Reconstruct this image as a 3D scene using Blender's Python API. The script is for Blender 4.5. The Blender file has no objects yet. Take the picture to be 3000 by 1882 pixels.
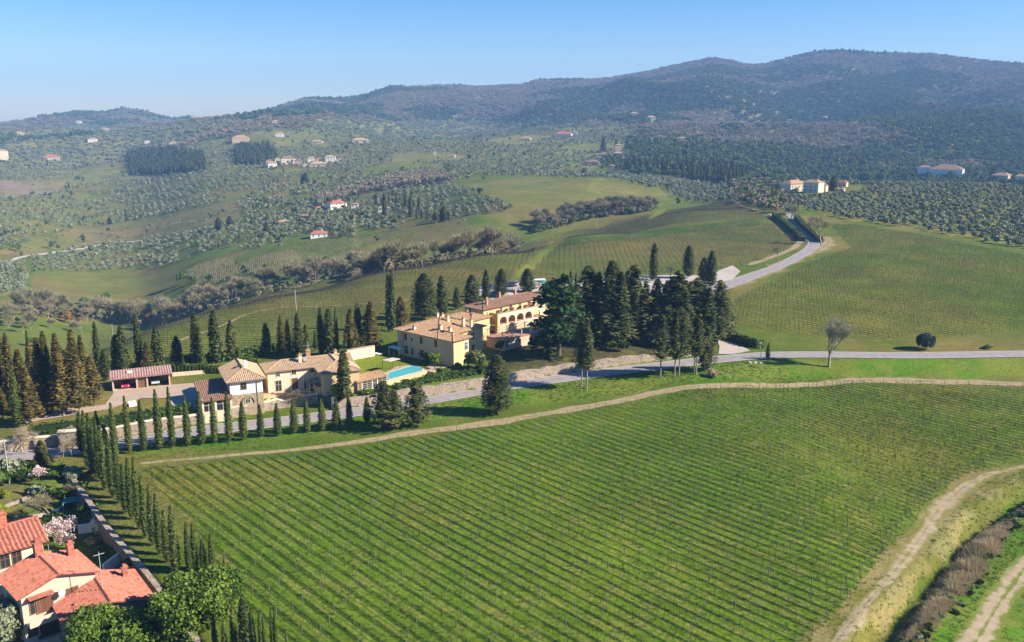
import bpy, math, random
import numpy as np
from mathutils import Vector, Matrix
R = math.radians
SC = bpy.context.scene
COL = SC.collection
random.seed(7)
rng = np.random.default_rng(11)

# ------------------------------------------------------------------ camera, light, exposure
CAMZ, PITCH, FPX = 58.0, R(13.0), 2600.0
cam_d = bpy.data.cameras.new('camera')
cam = bpy.data.objects.new('camera', cam_d); COL.objects.link(cam)
cam.location = (0, 0, CAMZ); cam.rotation_euler = (R(90) - PITCH, 0, 0)
cam_d.sensor_width = 36; cam_d.lens = 36 * FPX / 3000; cam_d.clip_start = 1; cam_d.clip_end = 20000
SC.camera = cam
SUN_EL, SUN_AZ = R(32), R(99)          # azimuth clockwise from +Y (the view direction)
world = bpy.data.worlds.new('World'); SC.world = world; world.use_nodes = True
wn = world.node_tree.nodes; wl = world.node_tree.links; wn.clear()
w_out = wn.new('ShaderNodeOutputWorld'); w_bg = wn.new('ShaderNodeBackground'); w_sky = wn.new('ShaderNodeTexSky')
w_sky.sky_type = 'NISHITA'; w_sky.sun_disc = False; w_sky.sun_elevation = SUN_EL; w_sky.sun_rotation = SUN_AZ
w_sky.altitude = 200; w_sky.air_density = 1.0; w_sky.dust_density = 0.2; w_sky.ozone_density = 3.0
w_hs = wn.new('ShaderNodeHueSaturation'); w_hs.inputs['Saturation'].default_value = 1.45
wl.new(w_sky.outputs[0], w_hs.inputs['Color']); w_tn = wn.new('ShaderNodeMix'); w_tn.data_type = 'RGBA'; w_tn.blend_type = 'MULTIPLY'; w_tn.inputs['Factor'].default_value = 1; w_tn.inputs[7].default_value = (.88, .91, 1.12, 1)
wl.new(w_hs.outputs[0], w_tn.inputs[6]); wl.new(w_tn.outputs[2], w_bg.inputs['Color'])
wl.new(w_bg.outputs[0], w_out.inputs['Surface']); w_bg.inputs['Strength'].default_value = 0.07
sun_d = bpy.data.lights.new('sun', 'SUN'); sun_d.energy = 5.0; sun_d.angle = R(0.55); sun_d.color = (1.0, 0.92, 0.77)
sun = bpy.data.objects.new('sun', sun_d); COL.objects.link(sun)
sdir = Vector((math.sin(SUN_AZ) * math.cos(SUN_EL), math.cos(SUN_AZ) * math.cos(SUN_EL), math.sin(SUN_EL)))
sun.rotation_euler = sdir.to_track_quat('Z', 'Y').to_euler(); sun.location = sdir * 300
SC.view_settings.view_transform = 'Standard'; SC.view_settings.look = 'None'
SC.view_settings.exposure = 1.1; SC.view_settings.gamma = 1.0
SC.render.engine = 'CYCLES'
SC.cycles.volume_bounces = 0; SC.cycles.max_bounces = 5; SC.cycles.transparent_max_bounces = 6
SC.cycles.use_denoising = True

# ------------------------------------------------------------------ projection (source photograph is 3000 x 1882)
CP, SP = math.cos(PITCH), math.sin(PITCH)
def zoomf(x0, y0, s): return lambda x, y: (x0 + x * s, y0 + y * s)
W = zoomf(0, 0, 1.24481); A = zoomf(0, 900, .29106); B = zoomf(550, 900, .29106); Cc = zoomf(1050, 750, .29106)
D = zoomf(1500, 700, .29106); E = zoomf(0, 1280, .3982); F = zoomf(2200, 1280, .3982); G = zoomf(0, 280, .41494)
H = zoomf(900, 380, .33195); I = zoomf(1500, 380, .33195); J = zoomf(2200, 380, .33195); K = zoomf(1800, 100, .49793)
L = zoomf(600, 200, .49793); M = zoomf(2000, 700, .41494); N = zoomf(1130, 900, .13278); O = zoomf(1330, 820, .13278)
Q = zoomf(590, 1000, .13278); RR = zoomf(800, 1000, .13278); S = zoomf(0, 1480, .13278); T = zoomf(0, 1660, .19917)
U = zoomf(0, 1330, .16598); V = zoomf(1000, 1040, .13278); X = zoomf(280, 1060, .19917); Y = zoomf(720, 420, .17197)
ZC = zoomf(2200, 460, .17197); AA = zoomf(2600, 460, .16598); AB = zoomf(1650, 380, .16598); AC = zoomf(0, 1200, .14938)
AD = zoomf(2060, 920, .17197); AE = zoomf(600, 1740, .12448)
def pts(f, *xy): return [f(xy[i], xy[i + 1]) for i in range(0, len(xy), 2)]

def ray(p):
    x, y = p[0] - 1500.0, 941.0 - p[1]
    d = np.array([x, FPX * CP + y * SP, -FPX * SP + y * CP]); return d / np.linalg.norm(d)
def project(x, y, z):
    z = z - CAMZ
    d = y * CP - z * SP; up = y * SP + z * CP
    d = np.where(d < 1e-3, 1e-3, d)
    return 1500 + FPX * x / d, 941 - FPX * up / d
def Gz(p, z=0.0):
    d = ray(p); t = (z - CAMZ) / d[2]; return np.array([d[0] * t, d[1] * t, z])

# ------------------------------------------------------------------ noise
def _h(ix, iy, seed):
    n = (ix.astype(np.int64) * 374761393 + iy.astype(np.int64) * 668265263 + seed * 69069) & 0x7fffffff
    n = ((n ^ (n >> 13)) * 1274126177) & 0x7fffffff
    return ((n ^ (n >> 16)) & 0xffff) / 65535.0
def vnoise(x, y, seed=0):
    ix, iy = np.floor(x), np.floor(y); fx, fy = x - ix, y - iy
    fx = fx * fx * (3 - 2 * fx); fy = fy * fy * (3 - 2 * fy)
    a, b, c, d = _h(ix, iy, seed), _h(ix + 1, iy, seed), _h(ix, iy + 1, seed), _h(ix + 1, iy + 1, seed)
    return (a * (1 - fx) + b * fx) * (1 - fy) + (c * (1 - fx) + d * fx) * fy
def fbm(x, y, scale, octv=4, seed=0):
    x = np.asarray(x, float) / scale; y = np.asarray(y, float) / scale; s = 0; a = .5
    for k in range(octv):
        s = s + a * vnoise(x + 13.7 * k, y - 7.1 * k, seed + k); a *= .5; x = x * 2.03; y = y * 2.03
    return s / (1 - .5 ** octv)
def sstep(a, b, x):
    t = np.clip((x - a) / (b - a), 0, 1); return t * t * (3 - 2 * t)
def seg_dist(x, y, poly):
    """distance to a polyline, and the sign of the side (left of its direction positive), and t along it"""
    best = np.full(np.shape(x), 1e9); side = np.zeros(np.shape(x)); along = np.zeros(np.shape(x)); acc = 0
    for (ax, ay), (bx, by) in zip(poly[:-1], poly[1:]):
        dx, dy = bx - ax, by - ay; l2 = dx * dx + dy * dy
        t = np.clip(((x - ax) * dx + (y - ay) * dy) / l2, 0, 1)
        d = np.hypot(x - ax - t * dx, y - ay - t * dy); m = d < best
        best = np.where(m, d, best); side = np.where(m, np.sign(dx * (y - ay) - dy * (x - ax)), side)
        along = np.where(m, acc + t * math.sqrt(l2), along); acc += math.sqrt(l2)
    return best, side, along
def inpoly(u, v, poly):
    ins = np.zeros(np.shape(u), bool); n = len(poly)
    for i in range(n):
        (x1, y1), (x2, y2) = poly[i], poly[(i + 1) % n]
        if y1 == y2: continue
        c = ((y1 > v) != (y2 > v)) & (u < (x2 - x1) * (v - y1) / (y2 - y1) + x1); ins ^= c
    return ins

# ------------------------------------------------------------------ terrain
def zv(r, v):                                   # height seen at distance r in picture row v (on the middle column)
    return CAMZ + r * math.tan(math.atan((941 - v) / FPX) - PITCH)
TAB = [
 (-600, [(190, 0), (300, -28), (400, -42), (480, -45), (600, -47), (850, -57), (1150, -53), (1600, -37), (2100, -19), (2800, -3), (4000, 345)]),
 (0, [(205, 0), (300, -28), (400, -42), (480, -45), (600, -47), (850, -57), (1150, -53), (1600, -37), (2100, -19), (2800, -3), (4000, 359)]),
 (250, [(222, 0), (300, -24), (400, -48), (500, -58), (700, -64), (1000, -68), (1400, -60), (2000, -32), (2800, 2), (3900, 330)]),
 (400, [(245, 0), (320, -20), (430, -52), (520, -60), (700, -65), (1000, -68), (1400, -58), (2000, -30), (2800, 5), (3900, 324)]),
 (600, [(268, 0), (350, -22), (430, -42), (560, -46), (750, -45), (1000, -45), (1300, -30), (1800, -8), (2500, 20), (3600, 346)]),
 (800, [(290, 0), (350, -15), (440, -36), (580, -34), (850, -34), (1300, -19), (1800, 6), (2400, 34), (3200, 319)]),
 (1100, [(330, 0), (400, -15), (470, -30), (600, -28), (850, -22), (1100, -12), (1500, 2), (2000, 18), (2600, 70), (3200, 272)]),
 (1400, [(370, 0), (450, -18), (540, -28), (650, -12), (800, -6), (1000, -6), (1400, 2), (2000, 14), (2700, 98), (3300, 254)]),
 (1700, [(440, 0), (520, -16), (600, -20), (680, -8), (900, -4), (1100, -10), (1400, 2), (2000, 25), (2700, 105), (3300, 236)]),
 (2000, [(560, 0), (640, -8), (750, -14), (900, -8), (1150, -6), (1400, 5), (1700, 21), (2500, 95), (3300, 195)]),
 (2300, [(640, 0), (850, -1), (1000, -16), (1200, -20), (1500, -4), (1900, 30), (2500, 100), (3300, 175)]),
 (2700, [(500, 0), (800, 2), (900, -3), (1050, -26), (1300, -22), (1800, 19), (2400, 94), (2900, 185), (3300, 160)]),
 (3000, [(500, 0), (800, 2), (900, -3), (1050, -26), (1300, -22), (1800, 19), (2400, 94), (2900, 175), (3300, 190)]),
 (3600, [(500, 0), (800, 2), (900, -3), (1050, -26), (1300, -22), (1800, 19), (2400, 94), (2900, 165), (3300, 235)])]
SKY = [(-600, 350), (0, 359), (100, 348), (228, 329), (311, 330), (365, 319), (398, 321), (456, 334), (510, 348), (560, 346), (614, 348), (705, 341), (768, 332), (809, 317),
 (851, 303), (900, 290), (946, 291), (1023, 292), (1073, 280), (1148, 256), (1247, 252), (1307, 249), (1397, 254), (1446, 254), (1531, 250), (1576, 237), (1745, 235),
 (1795, 230), (1900, 212), (1974, 195), (2039, 182), (2089, 172), (2139, 180), (2188, 192), (2248, 190), (2298, 175), (2388, 156), (2462, 151), (2572, 159), (2721, 160),
 (2796, 169), (2896, 182), (3000, 190), (3600, 235)]
def pchip(xk, yk, x):
    xk = np.array(xk, float); yk = np.array(yk, float); h = np.diff(xk); d = np.diff(yk) / h; m = np.zeros_like(yk)
    for i in range(1, len(xk) - 1):
        if d[i - 1] * d[i] > 0:
            w1, w2 = 2 * h[i] + h[i - 1], h[i] + 2 * h[i - 1]; m[i] = (w1 + w2) / (w1 / d[i - 1] + w2 / d[i])
    m[-1] = d[-1]
    i = np.clip(np.searchsorted(xk, x) - 1, 0, len(h) - 1); t = np.clip((x - xk[i]) / h[i], 0, 1)
    return (yk[i] * (2 * t**3 - 3 * t**2 + 1) + h[i] * m[i] * (t**3 - 2 * t**2 + t) + yk[i + 1] * (3 * t**2 - 2 * t**3) + h[i] * m[i + 1] * (t**3 - t**2))
def az_of(u, v=700):
    d = ray((u, v)); return math.atan2(d[0], d[1])
AZ = np.concatenate([np.linspace(-180, -42, 36)[:-1], np.linspace(-42, -36, 8)[:-1], np.arange(-36, 36.001, .12), np.linspace(36, 42, 8)[1:], np.linspace(42, 180, 36)[1:]]) * math.pi / 180
RS = np.concatenate([[2, 6, 12, 20, 30, 40, 50, 60], 68 * 1.0082 ** np.arange(0, 524)]); RS[-1] = 5000.0
# world lines of the near ground, from the flat plane
ROADPX = [(-200, 1375), (0, 1341), (60, 1337), (344, 1303), (560, 1266), (790, 1241), (1000, 1215), (1300, 1165), (1500, 1129), (1791, 1090), (2082, 1056), (2249, 1041), (2415, 1040), (2664, 1043), (3000, 1038), (3400, 1030)]
WALLPX = [(-150, 1352), (0, 1330), (113, 1316), (193, 1306), (358, 1280), (559, 1249), (681, 1228), (841, 1191), (928, 1186), (975, 1203), (1088, 1188), (1260, 1160), (1411, 1141), (1545, 1111), (1742, 1084), (1913, 1061), (2030, 1044)]
BANKPX = [(205, 1372), (247, 1430), (338, 1559), (430, 1660), (474, 1712), (540, 1800), (600, 1882)]
DITCHPX = pts(F, 2300, 190, 2009, 300, 1720, 500, 1500, 800, 1290, 1080, 1000, 1400, 850, 1700)
def flat(pl): return [tuple(Gz(p)[:2]) for p in pl]
POOLW = [tuple(Gz(p, 2.0)[:2]) for p in pts(V, 330, 815, 990, 690, 1300, 605, 1600, 528, 1900, 452, 2100, 400)]
ROADW, WALLW, BANKW, DITCHW = flat(ROADPX), flat(WALLPX), flat(BANKPX), flat(DITCHPX)
def near_z(x, y):
    r = np.hypot(x, y)
    z = (fbm(x, y, 60, 3, 5) - .5) * 1.6 * sstep(60, 200, r) * 0.5
    d, s, al = seg_dist(x, y, WALLW)
    tot = sum(math.dist(a, b) for a, b in zip(WALLW[:-1], WALLW[1:]))
    up = 2.0 * sstep(.7, 1.5, d) * (1 - sstep(60, 130, d)) * (1 - sstep(tot - 18, tot - 2, al)) * (s > 0)
    z = z * 0.35 + up
    d2, s2, al2 = seg_dist(x, y, ROADW)
    z = z - 2.6 * sstep(4.0, 16, d2) * (s2 < 0) * sstep(40, 75, x)
    d3, s3, al3 = seg_dist(x, y, BANKW)
    z = z - 2.8 * sstep(0, 1.0, d3) * (s3 < 0) * sstep(3, 14, al3) * (1 - sstep(28, 60, d3) * 0.4)
    d5, s5, al5 = seg_dist(x, y, POOLW); t5 = sum(math.dist(a, b) for a, b in zip(POOLW[:-1], POOLW[1:]))
    z = z + .95 * sstep(.35, 1.0, d5) * (s5 > 0) * (1 - sstep(22, 50, d5)) * sstep(0, 3, al5) * (1 - sstep(t5 - 2, t5, al5))
    d4, s4, _ = seg_dist(x, y, DITCHW)
    z = z - 1.8 * (1 - sstep(.6, 3.2, d4)) - .9 * sstep(1, 6, d4) * (s4 < 0) * (1 - sstep(6, 40, d4)) * .0
    return z
def build_height():
    colu = [az_of(c[0]) for c in TAB]; prof = []
    for c, ks in TAB:
        zr = zv(ks[-1][0], ks[-1][1]); kk = [(0.0, 0.0), (ks[0][0] * .8, 0.0)] + list(ks[:-1]) + [(ks[-1][0], zr)]
        prof.append(pchip([k[0] for k in kk], [k[1] for k in kk], RS))
    prof = np.array(prof); rend = np.array([c[1][-1][0] for c in TAB], float)
    Z = np.zeros((len(AZ), len(RS)))
    azc = np.clip(AZ, colu[0], colu[-1])
    for j in range(len(RS)):
        Z[:, j] = np.interp(azc, colu, prof[:, j])
    rr = np.interp(azc, colu, rend)
    # smooth in azimuth a little
    ker = np.hanning(41); ker /= ker.sum(); pad = np.pad(Z, ((20, 20), (0, 0)), 'edge')
    dense = (np.abs(AZ) < R(36)); Zs = np.array([np.convolve(pad[:, j], ker, 'valid') for j in range(len(RS))]).T
    Z[dense] = Zs[dense]
    xx = np.sin(AZ)[:, None] * RS[None]; yy = np.cos(AZ)[:, None] * RS[None]
    amp = sstep(1100, 2300, RS)[None] * 60 * (1 - .75 * sstep(.80, .97, RS[None] / rr[:, None]))
    n1 = fbm(xx, yy, 520, 4, 3); rid = 1 - np.abs(2 * fbm(xx, yy, 640, 3, 21) - 1)
    Z = Z + amp * ((n1 - .5) * 1.6 + (rid - .7) * 1.3) + sstep(500, 900, RS)[None] * (1 - sstep(1600, 2400, RS))[None] * (fbm(xx, yy, 140, 3, 31) - .5) * 5
    # skyline: bring the crest to the photographed line
    su = [az_of(p[0], p[1]) for p in SKY]
    sv = [math.atan2(ray(p)[2], math.hypot(*ray(p)[:2])) for p in SKY]
    tgt = np.interp(azc, su, sv)
    el = np.arctan2(Z - CAMZ, RS[None]); far = RS > 2300
    cur = el[:, far].max(1)
    w = sstep(.55, 1.0, RS[None] / rr[:, None])
    Z = Z + w * (np.tan(tgt) - np.tan(cur))[:, None] * RS[None] * 1.0
    over = RS[None] > rr[:, None]
    zend = CAMZ + rr * np.tan(tgt)
    Z = np.where(over, zend[:, None] - (RS[None] - rr[:, None]) * .16, Z)
    nearm = RS < 760
    Z[:, nearm] += near_z(xx[:, nearm], yy[:, nearm]) * (1 - sstep(480, 720, RS[nearm]))[None]
    return Z, xx, yy
ZG, XG, YG = build_height()
ELG = np.arctan2(ZG - CAMZ, RS[None])
LR = np.log(RS)
def zat(x, y):
    x = np.asarray(x, float); y = np.asarray(y, float)
    a = np.arctan2(x, y); r = np.clip(np.hypot(x, y), RS[0], RS[-1] - 1)
    i = np.clip(np.searchsorted(AZ, a) - 1, 0, len(AZ) - 2); j = np.clip(np.searchsorted(RS, r) - 1, 0, len(RS) - 2)
    s = (a - AZ[i]) / (AZ[i + 1] - AZ[i]); t = (r - RS[j]) / (RS[j + 1] - RS[j])
    return (ZG[i, j] * (1 - s) + ZG[i + 1, j] * s) * (1 - t) + (ZG[i, j + 1] * (1 - s) + ZG[i + 1, j + 1] * s) * t
def at(p, rmin=60.0):
    """ground point seen at picture point p (first hit beyond rmin)"""
    d = ray(p); a = math.atan2(d[0], d[1]); e = math.atan2(d[2], math.hypot(d[0], d[1]))
    i = int(np.clip(np.searchsorted(AZ, a) - 1, 0, len(AZ) - 2)); s = (a - AZ[i]) / (AZ[i + 1] - AZ[i])
    zc = ZG[i] * (1 - s) + ZG[i + 1] * s; ec = np.arctan2(zc - CAMZ, RS)
    j0 = int(np.searchsorted(RS, rmin)); k = np.nonzero(ec[j0:] >= e)[0]
    if len(k) == 0: k = [int(np.argmax(ec[j0:]))]
    j = j0 + int(k[0])
    if j == 0: r = RS[0]
    else:
        t = (e - ec[j - 1]) / (ec[j] - ec[j - 1]) if ec[j] != ec[j - 1] else 1; t = min(max(t, 0), 1)
        # interpolate in tan space for accuracy
        r = RS[j - 1] + (RS[j] - RS[j - 1]) * t
    x, y = r * math.sin(a), r * math.cos(a)
    return np.array([x, y, float(zat(x, y))])
def ats(pl, rmin=60.0): return [at(p, rmin) for p in pl]
# ------------------------------------------------------------------ object helpers
def link(o, parent=None):
    COL.objects.link(o)
    if parent is not None: o.parent = parent
    return o
def tag(o, label=None, cat=None, group=None, kind=None):
    for k, v in (('label', label), ('category', cat), ('group', group), ('kind', kind)):
        if v: o[k] = v
    return o
def empty(name, loc, label=None, cat=None, group=None, rz=0.0):
    o = bpy.data.objects.new(name, None); link(o); o.location = loc; o.rotation_euler = (0, 0, rz); o.empty_display_size = .5
    return tag(o, label, cat, group)
def mesh_from(name, verts, faces, mats=(), midx=None, tint=None, smooth=False):
    me = bpy.data.meshes.new(name); V_ = np.asarray(verts, np.float32).reshape(-1, 3)
    if len(faces) and isinstance(faces, np.ndarray):
        k = faces.shape[1]; me.vertices.add(len(V_)); me.vertices.foreach_set('co', V_.ravel())
        me.loops.add(faces.size); me.loops.foreach_set('vertex_index', faces.astype(np.int32).ravel())
        me.polygons.add(len(faces)); me.polygons.foreach_set('loop_start', np.arange(0, faces.size, k, dtype=np.int32))
        me.update(calc_edges=True)
    else: me.from_pydata([tuple(v) for v in V_], [], faces)
    for m in (mats if isinstance(mats, (list, tuple)) else [mats]): me.materials.append(m)
    if midx is not None: me.polygons.foreach_set('material_index', np.asarray(midx, np.int32))
    if tint is not None:
        at_ = me.attributes.new('tint', 'FLOAT', 'POINT'); at_.data.foreach_set('value', np.asarray(tint, np.float32))
    if smooth: me.polygons.foreach_set('use_smooth', np.ones(len(me.polygons), bool))
    return me
class MB:
    """collects boxes, prisms and tubes into one mesh"""
    def __init__(s): s.v = []; s.f = []
    def add(s, vs, fs):
        k = len(s.v); s.v += [tuple(map(float, v)) for v in vs]; s.f += [tuple(i + k for i in f) for f in fs]; return s
    def box(s, x0, y0, z0, x1, y1, z1):
        return s.add([(x0, y0, z0), (x1, y0, z0), (x1, y1, z0), (x0, y1, z0), (x0, y0, z1), (x1, y0, z1), (x1, y1, z1), (x0, y1, z1)],
                     [(0, 3, 2, 1), (4, 5, 6, 7), (0, 1, 5, 4), (1, 2, 6, 5), (2, 3, 7, 6), (3, 0, 4, 7)])
    def prism(s, poly, z0, z1):
        n = len(poly); vs = [(p[0], p[1], z0) for p in poly] + [(p[0], p[1], z1) for p in poly]
        return s.add(vs, [tuple(range(n - 1, -1, -1)), tuple(range(n, 2 * n))] + [(i, (i + 1) % n, n + (i + 1) % n, n + i) for i in range(n)])
    def tube(s, a, b, r0, r1, n=5):
        a = Vector(a); b = Vector(b); d = (b - a)
        if d.length < 1e-6: return s
        q = d.to_track_quat('Z', 'Y'); vs = []
        for c, r in ((a, r0), (b, r1)):
            vs += [c + q @ Vector((r * math.cos(2 * math.pi * i / n), r * math.sin(2 * math.pi * i / n), 0)) for i in range(n)]
        return s.add(vs, [(i, (i + 1) % n, n + (i + 1) % n, n + i) for i in range(n)] + [tuple(range(n - 1, -1, -1)), tuple(range(n, 2 * n))])
    def quad(s, a, b, c, d): return s.add([a, b, c, d], [(0, 1, 2, 3)])
    def mesh(s, name, m): return mesh_from(name, s.v, s.f, m)
    def build(s, name, m, parent=None, loc=None):
        o = bpy.data.objects.new(name, s.mesh(name, m)); link(o, parent)
        if loc is not None: o.location = loc
        return o
def copy_tree(o, parent=None):
    c = o.copy(); COL.objects.link(c); c.parent = parent
    for ch in o.children: copy_tree(ch, c)
    return c

# ------------------------------------------------------------------ materials
def newmat(name):
    m = bpy.data.materials.new(name); m.use_nodes = True; n = m.node_tree.nodes; l = m.node_tree.links
    return m, n, l, n['Principled BSDF']
def nd(n, t, **kw):
    x = n.new(t)
    for k, v in kw.items():
        if k.startswith('i_'):
            key = k[2:]; key = int(key) if key.isdigit() else key.replace('_', ' ')
            x.inputs[key].default_value = v
        else: setattr(x, k, v)
    return x
def mixc(n, l, fac, a, b, blend='MIX'):
    m = n.new('ShaderNodeMix'); m.data_type = 'RGBA'; m.blend_type = blend
    for s, v in ((m.inputs['Factor'], fac), (m.inputs[6], a), (m.inputs[7], b)):
        if isinstance(v, (int, float)): s.default_value = v
        elif isinstance(v, tuple): s.default_value = (*v, 1)
        else: l.new(v, s)
    return m.outputs[2]
def mth(n, l, op, a, b=None, c=None, clamp=False):
    m = n.new('ShaderNodeMath'); m.operation = op; m.use_clamp = clamp
    for i, v in enumerate((a, b, c)):
        if v is None: continue
        if isinstance(v, (int, float)): m.inputs[i].default_value = v
        else: l.new(v, m.inputs[i])
    return m.outputs[0]
def ramp(n, l, x, a, b): 
    m = n.new('ShaderNodeMapRange'); m.inputs['From Min'].default_value = a; m.inputs['From Max'].default_value = b; l.new(x, m.inputs['Value']); return m.outputs[0]
def plain(name, c1, c2=None, scale=2.0, rough=.85, c3=None, scale3=.3, bump=0.0, spec=.2, coord='Object', amt=.8, detail=5):
    """a painted / plastered / stony surface: two colours mixed by noise, a third by large stains, optional relief"""
    m, n, l, p = newmat(name); p.inputs['Roughness'].default_value = rough; p.inputs['Specular IOR Level'].default_value = spec
    tc = nd(n, 'ShaderNodeTexCoord'); no = nd(n, 'ShaderNodeTexNoise', i_Scale=scale, i_Detail=float(detail), i_Roughness=.65); l.new(tc.outputs[coord], no.inputs['Vector'])
    c2 = c2 or tuple(x * .75 for x in c1)
    col = mixc(n, l, mth(n, l, 'MULTIPLY', ramp(n, l, no.outputs[0], .35, .68), amt), c1, c2)
    if c3:
        n3 = nd(n, 'ShaderNodeTexNoise', i_Scale=scale3, i_Detail=4.0); l.new(tc.outputs[coord], n3.inputs['Vector'])
        col = mixc(n, l, ramp(n, l, n3.outputs[0], .5, .75), col, c3)
    l.new(col, p.inputs['Base Color'])
    if bump:
        b = nd(n, 'ShaderNodeBump', i_Strength=bump, i_Distance=.05); l.new(no.outputs[0], b.inputs['Height']); l.new(b.outputs[0], p.inputs['Normal'])
    return m
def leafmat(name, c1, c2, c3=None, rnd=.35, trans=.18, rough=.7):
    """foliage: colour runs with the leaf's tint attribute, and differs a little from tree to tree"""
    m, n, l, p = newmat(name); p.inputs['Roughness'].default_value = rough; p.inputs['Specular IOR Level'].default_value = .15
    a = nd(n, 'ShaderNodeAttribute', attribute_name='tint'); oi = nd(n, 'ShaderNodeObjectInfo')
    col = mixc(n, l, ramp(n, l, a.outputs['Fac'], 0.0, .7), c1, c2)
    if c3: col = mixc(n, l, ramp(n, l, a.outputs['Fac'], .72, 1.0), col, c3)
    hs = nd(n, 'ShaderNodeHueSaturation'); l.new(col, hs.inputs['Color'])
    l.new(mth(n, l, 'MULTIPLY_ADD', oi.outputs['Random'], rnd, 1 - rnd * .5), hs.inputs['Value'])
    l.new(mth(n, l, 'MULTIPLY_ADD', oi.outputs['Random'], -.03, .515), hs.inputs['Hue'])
    l.new(hs.outputs[0], p.inputs['Base Color'])
    if trans:
        t = nd(n, 'ShaderNodeBsdfTranslucent'); l.new(hs.outputs[0], t.inputs['Color']); mx = nd(n, 'ShaderNodeMixShader', i_Fac=trans)
        l.new(p.outputs[0], mx.inputs[1]); l.new(t.outputs[0], mx.inputs[2]); l.new(mx.outputs[0], n['Material Output'].inputs['Surface'])
    return m

# ------------------------------------------------------------------ land cover on the ground
GRASS = np.array((.100, .132, .020)); LUSH = np.array((.085, .19, .014)); YEL = np.array((.20, .225, .035)); TAN = np.array((.22, .17, .085))
BROWN = np.array((.13, .105, .055)); OLIVEG = np.array((.135, .165, .045)); WOODG = np.array((.075, .075, .045)); DARK = np.array((.03, .04, .02)); FIELD = np.array((.155, .165, .045))
VG = np.array((.10, .15, .03)); DIRT = np.array((.36, .27, .16)); SAND = np.array((.5, .37, .23))
P_FRONT = pts(W, 345, 1103, 420, 1098, 530, 1086, 640, 1079, 800, 1060, 1000, 1030, 1210, 1003, 1450, 958, 1640, 923, 1900, 914, 2000, 904, 2200, 908, 2410, 916, 2600, 925, 2600, 1060, 2410, 1075, 2300, 1105, 2200, 1160, 2110, 1255, 2020, 1385, 1940, 1475, 1880, 1530, 1850, 1700, 720, 1700, 645, 1512, 540, 1375, 470, 1255, 400, 1175, 340, 1115)
P_RIGHT = pts(W, 1722, 712, 1765, 688, 1830, 660, 1905, 620) + pts(J, 880, 1050, 800, 960, 690, 850, 900, 845, 1300, 905, 1700, 975, 2100, 1060, 2410, 1120, 2900, 1230) + pts(M, 2900, 620, 2410, 655, 1800, 698, 1400, 700, 900, 688, 600, 650, 330, 590, 312, 480)
P_BACK = [(262, 990), (284, 984), (390, 975), (495, 964), (567, 938), (640, 918), (720, 880), (800, 855), (900, 836), (1000, 804), (1132, 786), (1219, 774), (1325, 756), (1431, 739), (1521, 723), (1700, 670)] + pts(I, 760, 880, 900, 820, 1280, 740, 1650, 680, 1900, 635, 1960, 660, 2250, 790, 2400, 930) + pts(J, 380, 965, 385, 1020, 230, 1100, 0, 1180) + [(2100, 793), (1890, 804), (1700, 830), (1560, 846), (1440, 864), (1300, 905), (1180, 932), (1100, 985), (1000, 1008), (850, 1034), (700, 1044), (560, 1048), (480, 1083), (380, 1092), (262, 1078)]
P_BANKT = pts(I, 400, 1020, 480, 975, 1150, 900, 1700, 830, 2100, 790, 2210, 815, 2150, 850, 1700, 885, 1100, 965, 600, 1010)
P_LANE = pts(I, 340, 985, 450, 985, 330, 1090, 180, 1240, 20, 1340, -40, 1360, 60, 1240, 200, 1130) + []
P_LANE2 = pts(I, 1180, 800, 1280, 715, 1360, 700, 1320, 760, 1240, 800)
P_HILL = [(1347, 546), (1400, 536), (1510, 521), (1600, 518), (1700, 529), (1758, 523), (1833, 537), (1925, 553), (1975, 586), (1900, 592), (1800, 597), (1700, 622), (1630, 634), (1560, 614), (1480, 598), (1413, 567)]
P_HLANE = pts(I, 640, 540, 690, 470, 770, 425, 820, 430, 770, 480, 700, 540, 560, 620, 480, 640)
P_V1 = [(539, 790), (680, 757), (705, 799), (650, 832), (580, 836)]
P_V2 = [(701, 770), (863, 736), (892, 774), (809, 795), (730, 807)]
P_V3 = [(863, 720), (1000, 690), (1043, 702), (1053, 742), (950, 765), (890, 765)]
P_LEFTF = [(100, 770), (300, 760), (519, 775), (539, 832), (415, 861), (240, 885), (0, 900), (0, 880), (90, 860)]
P_OL_A = [(-200, 776), (75, 772), (80, 858), (-200, 885)]
P_OL_B = pts(G, 200, 1150, 850, 1050, 1500, 1000, 2000, 900, 2150, 960, 1950, 1060, 1600, 1110, 1250, 1210, 700, 1240, 250, 1240)
P_SCRUB = pts(G, -400, 1130, 0, 1090, 500, 950, 1200, 850, 1800, 710, 2050, 690, 2000, 760, 1700, 870, 1300, 970, 600, 1070, 0, 1190, -400, 1230)
P_OL_C = pts(G, -500, 760, 0, 730, 450, 680, 850, 610, 1500, 530, 2000, 480, 2500, 490, 2600, 600, 2300, 640, 2000, 690, 1500, 770, 1100, 850, 600, 930, 0, 1030, -500, 1080)
P_PINK = pts(G, -300, 590, 0, 598, 250, 605, 480, 640, 400, 690, 0, 725, -300, 740)
P_PINE1 = pts(G, 900, 420, 1000, 395, 1250, 395, 1440, 430, 1455, 530, 1200, 555, 920, 560)
P_PINE2 = pts(G, 1640, 400, 1700, 370, 1900, 360, 1960, 440, 1830, 495, 1680, 490)
P_CYPW = pts(I, 760, 230, 900, 260, 1150, 250, 1500, 290, 1750, 320, 2000, 380, 2120, 460, 1950, 490, 1700, 470, 1400, 400, 1000, 370, 800, 340)
P_BAREB = pts(H, 60, 620, 400, 520, 800, 430, 1100, 390, 1270, 430, 1290, 470, 1050, 490, 800, 520, 450, 580, 100, 680)
P_TERR = pts(H, 420, 600, 800, 530, 1290, 490, 1500, 570, 1850, 680, 1700, 740, 1250, 790, 900, 760, 600, 720)
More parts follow.
